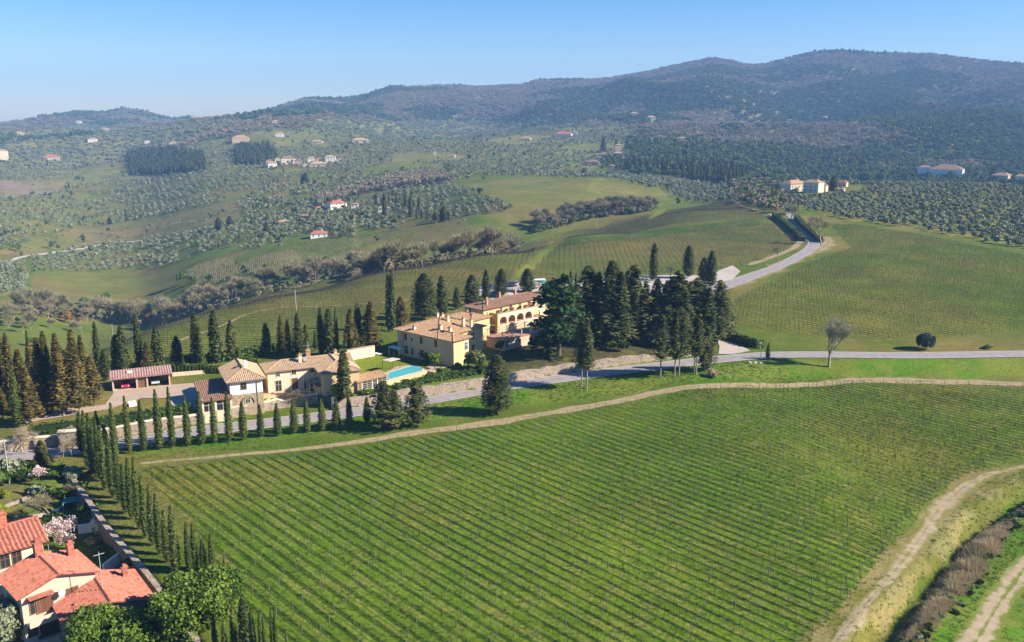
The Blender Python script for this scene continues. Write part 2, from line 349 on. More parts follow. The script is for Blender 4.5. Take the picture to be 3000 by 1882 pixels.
P_OL_R = pts(J, 350, 610, 600, 585, 900, 575, 1150, 480, 1500, 430, 1900, 480, 2410, 520, 3000, 560, 3000, 1200, 2410, 1060, 2000, 975, 1500, 885, 1100, 825, 850, 795, 620, 740, 390, 680)
P_OL_I = pts(I, 820, 390, 1000, 380, 1250, 410, 1500, 460, 1950, 520, 1960, 600, 1850, 640, 1600, 640, 1430, 590, 1320, 500, 1000, 460)
P_RDARK = pts(J, -400, 330, 0, 400, 350, 590, 370, 760, 150, 740, 0, 690, -200, 640, -180, 480)
P_OL_V = pts(H, -620, 640, -200, 600, 60, 620, 450, 640, 620, 740, 880, 800, 820, 880, 600, 900, 430, 860, 460, 980, 300, 960, -60, 900, -420, 900)
P_BRN = pts(H, 850, 800, 1350, 800, 1650, 860, 1900, 880, 1650, 980, 1300, 1090, 950, 1100, 650, 1100, 480, 1000, 640, 910, 820, 890)
P_GARD = [(-200, 1330)] + pts(AC, 0, 1010, 300, 1000, 900, 1060, 1350, 990) + [(205, 1372), (247, 1430), (338, 1559), (430, 1660), (474, 1712), (540, 1800), (600, 1960), (-200, 2000)]
P_RGREEN = pts(F, 2009, 400, 1850, 560, 1700, 760, 1560, 1000, 1420, 1250, 1330, 1512, 1300, 1800, 2600, 1800, 2600, 200)
P_VERGE = [(1500, 1142), (1791, 1104), (2082, 1068), (2249, 1054), (2415, 1052), (2664, 1053), (3000, 1048), (3400, 1040), (3400, 1100), (3000, 1105), (2600, 1108), (2450, 1106), (2200, 1118), (2000, 1128), (1800, 1160), (1500, 1190), (1260, 1230), (1100, 1250), (900, 1275), (600, 1310), (400, 1330), (560, 1284), (790, 1256), (1000, 1230), (1300, 1178)]
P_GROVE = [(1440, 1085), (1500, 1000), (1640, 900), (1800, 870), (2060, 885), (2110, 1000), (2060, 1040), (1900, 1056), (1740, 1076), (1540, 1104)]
P_LAWN = pts(B, 1600, 560, 1780, 520, 1960, 505, 2200, 560, 2230, 590, 2030, 640, 1900, 690, 1720, 690)
P_BANKS = pts(F, 2009, 290, 1720, 500, 1500, 800, 1290, 1080, 1000, 1400, 850, 1700, 250, 1700, 420, 1440, 700, 1180, 950, 930, 1170, 690, 1330, 500, 1500, 320, 1700, 240, 2009, 200)
COVERS = [  # polygon, colour, colour 2, noise size, rmin, rmax
 (P_SCRUB, (.20, .155, .065), (.165, .16, .04), 60, 350, 1500), (P_OL_C, (.155, .16, .038), (.175, .14, .055), 50, 400, 2500), (P_PINK, (.25, .17, .15), (.2, .17, .1), 20, 500, 2500),
 (P_LEFTF, (.155, .155, .038), (.16, .13, .05), 40, 300, 900), (P_OL_A, (.17, .16, .07), (.15, .16, .06), 10, 300, 900), (P_OL_B, (.14, .17, .032), (.17, .155, .045), 40, 350, 1500),
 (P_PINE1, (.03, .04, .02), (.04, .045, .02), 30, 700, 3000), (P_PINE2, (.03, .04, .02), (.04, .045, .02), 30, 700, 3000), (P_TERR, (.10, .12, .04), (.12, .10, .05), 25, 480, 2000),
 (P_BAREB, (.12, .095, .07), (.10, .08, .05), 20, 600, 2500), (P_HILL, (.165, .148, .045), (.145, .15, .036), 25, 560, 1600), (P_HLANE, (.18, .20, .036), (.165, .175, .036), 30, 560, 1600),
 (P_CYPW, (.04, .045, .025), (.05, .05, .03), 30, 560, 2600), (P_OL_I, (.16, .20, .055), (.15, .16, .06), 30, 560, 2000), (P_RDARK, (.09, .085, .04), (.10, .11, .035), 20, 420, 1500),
 (P_OL_V, (.14, .16, .032), (.15, .13, .045), 22, 400, 1500), (P_BRN, (.15, .12, .05), (.135, .14, .035), 25, 380, 900), (P_V1, (.17, .18, .045), (.15, .15, .05), 20, 400, 1200), (P_V2, (.17, .18, .045), (.15, .15, .05), 20, 400, 1200), (P_V3, (.15, .18, .04), (.15, .16, .05), 20, 400, 1200),
 (P_OL_R, (.17, .20, .032), (.19, .18, .05), 18, 250, 1000), (P_BACK, (.118, .140, .028), (.145, .132, .04), 45, 200, 640), (P_LANE, (.18, .19, .036), (.165, .17, .04), 20, 200, 640),
 (P_LANE2, (.165, .19, .03), (.165, .175, .036), 20, 200, 900), (P_BANKT, (.055, .10, .015), (.08, .09, .03), 14, 250, 700), (P_RIGHT, (.104, .148, .016), (.13, .138, .026), 30, 180, 640),
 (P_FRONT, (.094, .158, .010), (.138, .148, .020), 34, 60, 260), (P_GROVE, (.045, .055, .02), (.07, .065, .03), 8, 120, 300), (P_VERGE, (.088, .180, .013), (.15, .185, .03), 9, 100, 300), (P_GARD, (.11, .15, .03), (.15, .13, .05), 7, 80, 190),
 (P_LAWN, (.17, .21, .02), (.15, .2, .02), 8, 100, 260), (P_RGREEN, (.088, .175, .016), (.13, .17, .03), 7, 60, 200), (P_BANKS, (.155, .145, .035), (.24, .19, .09), 4, 60, 200)]
def cover_colour(x, y):
    """land colour at world points: what grows or lies there"""
    z = zat(x, y); u, v = project(x, y, z); r = np.hypot(x, y)
    j = np.clip(r * .012, .1, 14)
    n1 = fbm(x, y, 9, 3, 41) - .5; n2 = fbm(x, y, 9, 3, 47) - .5
    uj = u + n1 * FPX / np.maximum(r, 60) * 3; vj = v + n2 * FPX / np.maximum(r, 60) * 1.1
    nb = fbm(x, y, 42, 4, 51)[..., None]; nf = fbm(x, y, 9, 3, 57)[..., None]
    col = GRASS * (1 - sstep(.45, .7, nb)) + np.array((.155, .14, .042)) * sstep(.45, .7, nb)
    # far slopes: groves low down, woods above
    f = sstep(900, 1500, r)[..., None]; hgt = np.clip(sstep(20, 110, z) + (fbm(x, y, 300, 5, 75) - .5) * 1.2, 0, 1)[..., None]
    grove = np.array((.19, .19, .06)) * (1 - nb) + np.array((.165, .15, .055)) * nb
    woods = np.array((.19, .155, .10)) * (1 - sstep(.5, .62, nb)) + np.array((.075, .09, .05)) * sstep(.5, .62, nb)
    far = grove * (1 - hgt) + woods * hgt
    col = col * (1 - f) + far * f
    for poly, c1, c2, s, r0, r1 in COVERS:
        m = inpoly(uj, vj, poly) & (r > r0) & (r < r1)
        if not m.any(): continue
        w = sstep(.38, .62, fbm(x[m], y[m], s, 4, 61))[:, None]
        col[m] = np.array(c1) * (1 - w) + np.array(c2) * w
    col *= (.82 + .36 * nf)
    return col, u, v, r
ROWA = np.array((-.682, .731)); PERA = np.array((.731, .682)); ROWB = np.array((-1.0, .06)) / math.hypot(1, .06); PERB = np.array((.06, 1.0)) / math.hypot(1, .06)
PITCH_ROW = 1.8
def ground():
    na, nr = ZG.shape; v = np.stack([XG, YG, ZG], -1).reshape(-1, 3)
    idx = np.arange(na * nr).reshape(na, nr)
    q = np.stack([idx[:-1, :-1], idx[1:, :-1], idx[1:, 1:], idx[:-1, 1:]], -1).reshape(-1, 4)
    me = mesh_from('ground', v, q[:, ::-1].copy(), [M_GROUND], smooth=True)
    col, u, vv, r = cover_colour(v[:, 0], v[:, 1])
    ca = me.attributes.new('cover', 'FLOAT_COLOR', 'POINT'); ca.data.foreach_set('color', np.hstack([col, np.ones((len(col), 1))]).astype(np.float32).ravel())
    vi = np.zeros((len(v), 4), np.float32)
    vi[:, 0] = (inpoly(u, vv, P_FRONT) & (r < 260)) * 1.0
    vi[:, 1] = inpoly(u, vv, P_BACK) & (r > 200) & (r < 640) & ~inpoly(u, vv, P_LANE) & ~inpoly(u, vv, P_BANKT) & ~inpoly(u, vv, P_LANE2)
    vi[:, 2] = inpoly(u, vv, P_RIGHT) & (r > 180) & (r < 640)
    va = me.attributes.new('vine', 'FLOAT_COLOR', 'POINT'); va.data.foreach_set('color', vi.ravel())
    o = bpy.data.objects.new('ground', me); link(o); tag(o, 'rolling grassy hills with vineyards, groves and wooded slopes', None, None, 'structure')
def ground_material():
    m, n, l, p = newmat('ground'); p.inputs['Roughness'].default_value = .95; p.inputs['Specular IOR Level'].default_value = .05
    cv = nd(n, 'ShaderNodeAttribute', attribute_name='cover'); n4 = nd(n, 'ShaderNodeTexNoise', i_Scale=.014, i_Detail=6.0, i_Roughness=.7); vn = nd(n, 'ShaderNodeAttribute', attribute_name='vine'); ge = nd(n, 'ShaderNodeNewGeometry')
    sx = nd(n, 'ShaderNodeSeparateXYZ'); l.new(ge.outputs['Position'], sx.inputs[0]); sv = nd(n, 'ShaderNodeSeparateColor'); l.new(vn.outputs['Color'], sv.inputs[0])
    n1 = nd(n, 'ShaderNodeTexNoise', i_Scale=1.3, i_Detail=6.0, i_Roughness=.7); l.new(ge.outputs['Position'], n1.inputs['Vector'])
    n2 = nd(n, 'ShaderNodeTexNoise', i_Scale=.22, i_Detail=5.0, i_Roughness=.6); l.new(ge.outputs['Position'], n2.inputs['Vector'])
    n3 = nd(n, 'ShaderNodeTexNoise', i_Scale=.05, i_Detail=4.0); l.new(ge.outputs['Position'], n3.inputs['Vector'])
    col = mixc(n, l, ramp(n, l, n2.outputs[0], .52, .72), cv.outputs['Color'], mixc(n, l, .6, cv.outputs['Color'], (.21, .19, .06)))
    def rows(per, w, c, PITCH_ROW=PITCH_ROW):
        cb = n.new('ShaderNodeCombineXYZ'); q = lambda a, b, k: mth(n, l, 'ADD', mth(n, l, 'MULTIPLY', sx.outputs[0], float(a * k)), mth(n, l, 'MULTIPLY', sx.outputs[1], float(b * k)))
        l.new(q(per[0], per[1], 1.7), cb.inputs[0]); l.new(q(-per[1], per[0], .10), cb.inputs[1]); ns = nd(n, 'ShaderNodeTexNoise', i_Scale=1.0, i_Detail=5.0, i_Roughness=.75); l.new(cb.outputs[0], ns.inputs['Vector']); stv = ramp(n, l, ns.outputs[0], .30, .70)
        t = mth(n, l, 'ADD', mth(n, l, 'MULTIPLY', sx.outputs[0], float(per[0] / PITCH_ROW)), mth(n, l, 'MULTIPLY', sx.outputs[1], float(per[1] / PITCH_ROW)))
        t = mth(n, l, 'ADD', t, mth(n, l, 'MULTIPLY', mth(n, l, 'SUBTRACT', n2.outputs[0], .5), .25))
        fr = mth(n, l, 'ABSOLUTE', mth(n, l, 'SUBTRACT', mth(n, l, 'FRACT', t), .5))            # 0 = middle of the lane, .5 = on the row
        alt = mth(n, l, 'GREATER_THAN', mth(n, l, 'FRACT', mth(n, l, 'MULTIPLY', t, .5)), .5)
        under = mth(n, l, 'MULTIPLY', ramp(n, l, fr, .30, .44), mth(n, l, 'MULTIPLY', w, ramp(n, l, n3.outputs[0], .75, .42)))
        c = mixc(n, l, under, c, mixc(n, l, ramp(n, l, n1.outputs[0], .4, .65), (.028, .062, .008), (.075, .095, .02)))  # dark line on the row: tufted grass, with the vines' shadow painted in
        wheel = mth(n, l, 'MULTIPLY', mth(n, l, 'SUBTRACT', 1.0, ramp(n, l, mth(n, l, 'ABSOLUTE', mth(n, l, 'SUBTRACT', fr, .16)), .03, .13), None, True), mth(n, l, 'MULTIPLY', w, mth(n, l, 'MULTIPLY_ADD', alt, .45, .2)))
        wheel = mth(n, l, 'MULTIPLY', wheel, ramp(n, l, n1.outputs[0], .38, .6))
        c = mixc(n, l, wheel, c, (.25, .20, .09))
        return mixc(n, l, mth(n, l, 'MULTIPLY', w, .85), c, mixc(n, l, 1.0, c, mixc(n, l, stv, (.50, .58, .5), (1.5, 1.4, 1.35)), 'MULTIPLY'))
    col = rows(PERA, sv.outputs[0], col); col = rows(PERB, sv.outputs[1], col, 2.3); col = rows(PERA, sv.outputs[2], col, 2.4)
    col = mixc(n, l, 1.0, col, mixc(n, l, ramp(n, l, n1.outputs[0], .25, .75), (.62, .66, .6), (1.3, 1.28, 1.2)), 'MULTIPLY')
    col = mixc(n, l, 1.0, col, mixc(n, l, ramp(n, l, n3.outputs[0], .3, .7), (.86, .9, .85), (1.12, 1.08, 1.05)), 'MULTIPLY')
    l.new(ge.outputs['Position'], n4.inputs['Vector']); col = mixc(n, l, 1.0, col, mixc(n, l, ramp(n, l, n4.outputs[0], .36, .64), (.78, .93, .8), (1.22, 1.08, 1.1)), 'MULTIPLY')
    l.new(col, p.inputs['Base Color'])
    b = nd(n, 'ShaderNodeBump', i_Strength=.55, i_Distance=.35); l.new(n1.outputs[0], b.inputs['Height']); l.new(b.outputs[0], p.inputs['Normal'])
    return m
M_GROUND = ground_material()
ground()
# the air: an even pale haze in a closed box round the whole place
HZ = bpy.data.materials.new('haze'); HZ.use_nodes = True; hn = HZ.node_tree.nodes; hl = HZ.node_tree.links; hn.clear()
ho = hn.new('ShaderNodeOutputMaterial'); hv = hn.new('ShaderNodeVolumePrincipled')
hv.inputs['Color'].default_value = (.32, .57, 1.0, 1); hv.inputs['Density'].default_value = .00016; hv.inputs['Anisotropy'].default_value = .0
hl.new(hv.outputs[0], ho.inputs['Volume'])
zlo = float(ZG.min()) - 1.5; zhi = max(CAMZ, float(ZG.max())) + 30
hb = MB().box(-5100, -5100, zlo, 5100, 5100, zhi).build('haze', HZ); tag(hb, 'pale blue haze over the far hills', None, None, 'stuff')
# ------------------------------------------------------------------ roads, tracks, paving
def resample(pl, step):
    pl = np.asarray(pl, float); seg = np.hypot(*np.diff(pl, axis=0).T); s = np.concatenate([[0], np.cumsum(seg)])
    n = max(2, int(s[-1] / step) + 1); q = np.linspace(0, s[-1], n)
    xy = np.stack([np.interp(q, s, pl[:, 0]), np.interp(q, s, pl[:, 1])], 1)
    k = max(1, int(4 / step))                                   # round the corners
    for _ in range(2):
        pad = np.vstack([np.repeat(xy[:1], k, 0), xy, np.repeat(xy[-1:], k, 0)])
        ker = np.ones(2 * k + 1) / (2 * k + 1)
        sm = np.stack([np.convolve(pad[:, i], ker, 'valid') for i in (0, 1)], 1); sm[0], sm[-1] = xy[0], xy[-1]; xy = sm
    return xy
def ribbon(name, world, width, m, off=.10, step=1.5, ragged=0.0, label=None, na=6, kind='structure', smooth=True, taper=None, flatx=False):
    xy = resample([p[:2] for p in world], step) if smooth else np.array([p[:2] for p in world])
    t = np.gradient(xy, axis=0); t /= np.linalg.norm(t, axis=1)[:, None]; nrm = np.stack([-t[:, 1], t[:, 0]], 1)
    n = len(xy); hw = np.full((n, 2), width / 2.0)
    if ragged:
        hw[:, 0] += (vnoise(xy[:, 0] * .5, xy[:, 1] * .5, 3) - .5) * ragged + (vnoise(xy[:, 0] * .13, xy[:, 1] * .13, 4) - .5) * ragged * 1.4
        hw[:, 1] += (vnoise(xy[:, 0] * .5, xy[:, 1] * .5, 8) - .5) * ragged + (vnoise(xy[:, 0] * .13, xy[:, 1] * .13, 9) - .5) * ragged * 1.4
    if taper is not None: hw *= np.interp(np.linspace(0, 1, n), np.linspace(0, 1, len(taper)), taper)[:, None]
    a = np.linspace(-1, 1, na); V_ = np.zeros((n, na, 3))
    for k, s in enumerate(a):
        w = np.where(s < 0, hw[:, 0], hw[:, 1]) * s
        V_[:, k, :2] = xy + nrm * w[:, None]
    V_[..., 2] = (zat(xy[:, 0], xy[:, 1])[:, None] if flatx else zat(V_[..., 0], V_[..., 1])) + off
    idx = np.arange(n * na).reshape(n, na)
    q = np.stack([idx[:-1, :-1], idx[1:, :-1], idx[1:, 1:], idx[:-1, 1:]], -1).reshape(-1, 4)[:, ::-1].copy()
    me = mesh_from(name, V_.reshape(-1, 3), q, m, tint=np.tile(a, n), smooth=True)
    o = bpy.data.objects.new(name, me); link(o); return tag(o, label, None, None, kind)
def sheet(name, poly, m, off=.12, label=None, step=1.0, kind='structure'):
    """a paved or mown area draped on the ground: world polygon cut into small cells"""
    import bmesh
    bm = bmesh.new(); vs = [bm.verts.new((p[0], p[1], 0)) for p in poly]; bm.faces.new(vs)
    xs = [p[0] for p in poly]; ys = [p[1] for p in poly]
    for ax, lo, hi in ((0, min(xs), max(xs)), (1, min(ys), max(ys))):
        c = lo + step
        while c < hi:
            bmesh.ops.bisect_plane(bm, geom=bm.verts[:] + bm.edges[:] + bm.faces[:], plane_co=(c, c, 0), plane_no=(1, 0, 0) if ax == 0 else (0, 1, 0)); c += step
    bmesh.ops.recalc_face_normals(bm, faces=bm.faces)
    co = np.array([v.co[:] for v in bm.verts]); zz = zat(co[:, 0], co[:, 1]) + off
    for v, z in zip(bm.verts, zz): v.co.z = z
    if sum(f.normal.z for f in bm.faces) < 0: bmesh.ops.reverse_faces(bm, faces=bm.faces)
    me = bpy.data.meshes.new(name); bm.to_mesh(me); bm.free(); me.materials.append(m)
    o = bpy.data.objects.new(name, me); link(o); return tag(o, label, None, None, kind)
def roadmat():
    m, n, l, p = newmat('asphalt'); p.inputs['Roughness'].default_value = .85; p.inputs['Specular IOR Level'].default_value = .2
    a = nd(n, 'ShaderNodeAttribute', attribute_name='tint'); ge = nd(n, 'ShaderNodeNewGeometry')
    no = nd(n, 'ShaderNodeTexNoise', i_Scale=.6, i_Detail=6.0); l.new(ge.outputs['Position'], no.inputs['Vector'])
    c = mixc(n, l, ramp(n, l, no.outputs[0], .35, .65), (.255, .225, .21), (.33, .29, .27))
    ab = mth(n, l, 'ABSOLUTE', a.outputs['Fac'])
    tr = mth(n, l, 'SUBTRACT', 1.0, ramp(n, l, mth(n, l, 'ABSOLUTE', mth(n, l, 'SUBTRACT', ab, .42)), .0, .16), None, True)
    c = mixc(n, l, mth(n, l, 'MULTIPLY', tr, .35), c, (.33, .30, .30))
    ln = mth(n, l, 'LESS_THAN', mth(n, l, 'ABSOLUTE', mth(n, l, 'SUBTRACT', ab, .92)), .022)
    c = mixc(n, l, mth(n, l, 'MULTIPLY', ln, .75), c, (.7, .68, .66))
    c = mixc(n, l, ramp(n, l, ab, .95, 1.0), c, (.3, .26, .18))
    l.new(c, p.inputs['Base Color']); return m
def trackmat(name, dirt, dirt2, grass, centre=.5, edge=.55):
    """a dirt track: bare wheel ruts, grass creeping in along the edges and the middle"""
    m, n, l, p = newmat(name); p.inputs['Roughness'].default_value = .95; p.inputs['Specular IOR Level'].default_value = .05
    a = nd(n, 'ShaderNodeAttribute', attribute_name='tint'); ge = nd(n, 'ShaderNodeNewGeometry')
    no = nd(n, 'ShaderNodeTexNoise', i_Scale=.7, i_Detail=7.0, i_Roughness=.7); l.new(ge.outputs['Position'], no.inputs['Vector'])
    n2 = nd(n, 'ShaderNodeTexNoise', i_Scale=.12, i_Detail=4.0); l.new(ge.outputs['Position'], n2.inputs['Vector'])
    c = mixc(n, l, ramp(n, l, no.outputs[0], .35, .65), dirt, dirt2); ab = mth(n, l, 'ABSOLUTE', a.outputs['Fac'])
    g = mth(n, l, 'ADD', ramp(n, l, ab, edge, 1.0), mth(n, l, 'MULTIPLY', mth(n, l, 'SUBTRACT', 1.0, ramp(n, l, ab, .0, .3), None, True), centre))
    g = ramp(n, l, mth(n, l, 'ADD', g, mth(n, l, 'ADD', mth(n, l, 'MULTIPLY', mth(n, l, 'SUBTRACT', no.outputs[0], .5), 1.6), mth(n, l, 'MULTIPLY', mth(n, l, 'SUBTRACT', n2.outputs[0], .5), 1.2))), .3, .7)
    c = mixc(n, l, g, c, grass); l.new(c, p.inputs['Base Color'])
    b = nd(n, 'ShaderNodeBump', i_Strength=.5, i_Distance=.2); l.new(no.outputs[0], b.inputs['Height']); l.new(b.outputs[0], p.inputs['Normal']); return m
M_ROAD = roadmat()
M_TRACK = trackmat('dirt_track', (.37, .28, .165), (.27, .205, .115), (.15, .17, .045), .55, .5)
M_TRACK2 = trackmat('worn_track', (.36, .285, .185), (.27, .21, .12), (.19, .17, .05), .6, .1)
M_TRACK3 = trackmat('rutted_track', (.38, .30, .20), (.29, .225, .14), (.14, .17, .03), .8, .25)
M_GRAVEL = plain('gravel', (.50, .38, .27), (.40, .30, .21), 1.5, .95, (.46, .33, .22), .15)
M_SAND = plain('pale_gravel', (.50, .42, .36), (.40, .34, .29), .8, .95, (.36, .30, .25), .1)
M_PAVE = plain('stone_paving', (.46, .34, .25), (.36, .27, .20), 1.2, .8, (.50, .38, .30), .3)
M_COURT = plain('ochre_paving', (.56, .40, .22), (.48, .34, .19), .8, .9, (.60, .45, .27), .2)
M_SOIL = plain('garden_soil', (.30, .17, .10), (.22, .13, .08), .8, .95)
ribbon('road', [at(p) for p in ROADPX], 5.8, M_ROAD, .12, label='grey asphalt road running past the villa with worn wheel lines', na=14, flatx=True)
ribbon('dirt_track', ats(pts(W, 330, 1092, 430, 1082, 520, 1074, 640, 1064, 750, 1054, 850, 1042, 950, 1022, 1070, 1008, 1150, 999, 1210, 988, 1330, 966, 1450, 947, 1560, 921, 1640, 909, 1760, 909, 1900, 906, 2000, 896, 2200, 898, 2410, 905, 2600, 912)), 3.6, M_TRACK, .035, 1.5, .9, 'pale dirt track between the green verge and the large vineyard', na=9, taper=[.25, .5, .8, 1, 1, 1.1, 1.1, 1, 1, .9, .9])
ribbon('field_track', ats(pts(W, 2600, 1085, 2410, 1098, 2350, 1108, 2290, 1128, 2240, 1168, 2200, 1210, 2150, 1290, 2105, 1345, 2060, 1400, 2000, 1470, 1950, 1530)), 3.4, M_TRACK2, .03, 1.2, 1.4, 'worn dirt track curving round the vineyard corner', na=9, taper=[.9, .9, 1, .9, .8, .8, .7, .5])
ribbon('farm_track', ats(pts(W, 2520, 1200, 2450, 1290, 2405, 1345, 2370, 1395, 2330, 1455, 2300, 1505, 2260, 1580)), 3.2, M_TRACK3, .03, 1.0, .8, 'rutted dirt track across the bright green field corner', na=9)
ribbon('upper_road', ats([W(1655, 690)] + pts(J, -60, 1320, 60, 1275, 200, 1228, 340, 1165, 440, 1110, 520, 1060, 560, 1010, 545, 965, 490, 900, 430, 850, 370, 780, 330, 735)), 5.5, M_ROAD, .16, 2.0, label='grey lane climbing past the vineyards towards the hilltop houses', na=14, taper=[1.5, 1.2, 1, 1, 1, 1, 1, .9, .9])
ribbon('road_verge', ats([W(1640, 700)] + pts(J, -60, 1330, 60, 1285, 200, 1238, 340, 1172, 450, 1118, 560, 1070, 640, 1040, 690, 1000, 680, 950)), 7.5, M_TRACK2, .06, 2.0, 3.0, 'broad sandy verge along the upper lane and its lay-by', na=9, taper=[1.3, 1.2, 1, 1, 1, 1, 1.1, 1, .5])
ribbon('gravel_track', ats(pts(J, -20, 1200, 100, 1160, 230, 1115, 380, 1050, 445, 985, 430, 940, 370, 895, 260, 800, 160, 745, 60, 715, -30, 695) + [(2147, 587)]), 3.4, M_TRACK, .16, 2.0, .6, 'sandy track along the edge of the upper vineyard', na=9)
ribbon('vineyard_track', ats(pts(H, -120, 1400, 0, 1368, 110, 1330, 300, 1276, 420, 1255), 180), 3.2, M_TRACK, .15, 2.0, .8, 'pale track along the top edge of the middle vineyard', na=9)
ribbon('footpath', ats([(525, 1000), (640, 962), (720, 922), (800, 905), (900, 900), (1050, 893), (1200, 882)] , 150), 1.2, M_TRACK, .15, 2.0, .5, 'thin pale path crossing the middle vineyard', na=9)
ribbon('valley_lane', ats(pts(G, -100, 1215, 0, 1190, 120, 1150, 230, 1130, 420, 1105, 640, 1070, 720, 1050, 860, 1036, 1000, 1026), 350), 5.0, M_SAND, .3, 4.0, .8, 'pale lane winding through the olive groves in the valley', na=9)
sheet('forecourt', [p[:2] for p in ats(pts(A, 900, 1010, 1060, 985, 1140, 870, 1150, 830, 1740, 785, 2000, 762, 2060, 800, 1960, 1050, 1590, 1080, 1590, 1010, 1680, 1000, 1680, 920, 1420, 920, 1330, 965, 1230, 985, 1110, 1030, 800, 1080, 420, 1140, 250, 1180, 245, 1150, 420, 1105, 570, 1060, 640, 1000, 760, 985))], M_PAVE, .10, 'pink paved forecourt and drive in front of the carport')
sheet('courtyard', [p[:2] for p in ats(pts(B, 690, 640, 720, 740, 800, 860, 1120, 820, 1330, 900, 1290, 930, 1160, 990, 700, 1020, 680, 1000, 675, 700, 620, 640))], M_COURT, .10, 'ochre paved yard between the white house and the farmhouse')
sheet('pool_terrace', [p[:2] for p in ats(pts(B, 1720, 700, 1900, 690, 2030, 640, 2110, 600, 2230, 590, 2405, 610) + pts(Cc, 720, 1090, 900, 1120, 900, 1165, 700, 1190, 480, 1240, 300, 1275, 200, 1240, 100, 1240))], M_PAVE, .10, 'stone paved terrace around the swimming pool')
sheet('car_park', [p[:2] for p in ats(pts(Cc, 1190, 420, 1230, 345, 1500, 310, 1640, 285, 1780, 275, 1930, 272, 2100, 262, 2250, 250) + pts(D, 900, 408, 1300, 378, 1620, 366, 1900, 372, 2060, 330, 2220, 270, 2300, 330, 2120, 510, 1900, 640, 1500, 560, 1300, 545, 1000, 480, 500, 480) + pts(Cc, 1700, 380, 1500, 400, 1350, 440))], M_SAND, .12, 'pale gravel car park behind the villa', 2.0)
sheet('side_drive', [p[:2] for p in ats(pts(AD, 760, 602, 640, 560, 480, 490, 370, 440, 300, 430, 240, 470, 280, 560, 260, 690, 500, 690, 800, 640))], M_SAND, .11, 'pale gravel drive leaving the road beside the dark trees')
sheet('garden_patio', [p[:2] for p in ats(pts(S, 1080, 180, 1400, 0, 1260, 200, 900, 300, 700, 330, 730, 220))], M_SAND, .10, 'paved patio beside the red roofed houses')

# ------------------------------------------------------------------ foliage shapes
def tri_cloud(c, nrm, size, up=None, flat=.6, quad=False):
    """small leaf faces at points c facing about nrm"""
    n = len(c); r = rng.normal(size=(n, 3)); nn = nrm + r * flat; nn /= np.linalg.norm(nn, axis=1)[:, None] + 1e-9
    a = np.cross(nn, np.array((0, 0, 1.0)) + rng.normal(size=(n, 3)) * (.15 if up else 1.0)); a /= np.linalg.norm(a, axis=1)[:, None] + 1e-9
    b = np.cross(nn, a); s = np.asarray(size).reshape(-1, 1) * (.65 + .7 * rng.random((n, 1))); e = up or 1.0
    if quad:
        V_ = np.stack([c - a * s - b * s * .2 * e, c - b * s * e, c + a * s + b * s * .2 * e, c + b * s * e], 1); F_ = np.arange(4 * n).reshape(n, 4)
    else: V_ = np.stack([c - a * s - b * s * e * .7, c + a * s - b * s * e * .7, c + b * s * e], 1); F_ = np.arange(3 * n).reshape(n, 3)
    return V_.reshape(-1, 3), F_
def crown_column(name, mats, prof, n, lump=.18, leaf=.2, elong=.2, seed=0, core=.7, gap=0.0):
    """upright crown, unit height and radius; prof(t) is its outline"""
    g = np.random.default_rng(seed); t = g.random(n) ** .85; th = g.random(n) * 2 * math.pi
    lm = (vnoise(th * 1.9 + 40, t * 9, seed) - .5) * 2 * lump + (vnoise(th * 4.1 + 10, t * 24, seed + 5) - .5) * lump
    rr = np.array([prof(x) for x in t]) * (1 + lm) * (.78 + .3 * g.random(n))
    if gap: keep = vnoise(th * 2.3 + 9, t * 14, seed + 9) > gap; t, th, rr, lm = t[keep], th[keep], rr[keep], lm[keep]
    c = np.stack([rr * np.cos(th), rr * np.sin(th), t], 1); nr = np.stack([np.cos(th), np.sin(th), np.full(len(th), .25)], 1)
    # leaves are sized in the tree's own unequal units: wide in radius units, thin in height units
    V_, F_ = tri_cloud(np.zeros_like(c), nr, np.full(len(c), leaf), up=1.3, flat=.5)
    V_ = V_.reshape(len(c), 3, 3); V_[..., 2] *= elong; V_ += c[:, None]
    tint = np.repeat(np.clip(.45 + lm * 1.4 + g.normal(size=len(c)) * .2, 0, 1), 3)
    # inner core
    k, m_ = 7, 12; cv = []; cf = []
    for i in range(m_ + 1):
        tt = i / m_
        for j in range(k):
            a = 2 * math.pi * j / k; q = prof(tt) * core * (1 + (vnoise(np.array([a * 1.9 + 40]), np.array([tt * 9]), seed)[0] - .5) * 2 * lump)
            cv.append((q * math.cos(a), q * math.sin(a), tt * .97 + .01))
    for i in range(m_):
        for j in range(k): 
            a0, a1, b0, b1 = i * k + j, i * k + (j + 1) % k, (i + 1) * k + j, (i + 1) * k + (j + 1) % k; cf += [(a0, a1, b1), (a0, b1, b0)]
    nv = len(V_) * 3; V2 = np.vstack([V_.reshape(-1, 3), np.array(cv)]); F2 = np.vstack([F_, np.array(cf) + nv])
    return mesh_from(name, V2, F2, mats, tint=np.concatenate([tint, np.full(len(cv), .2)]))
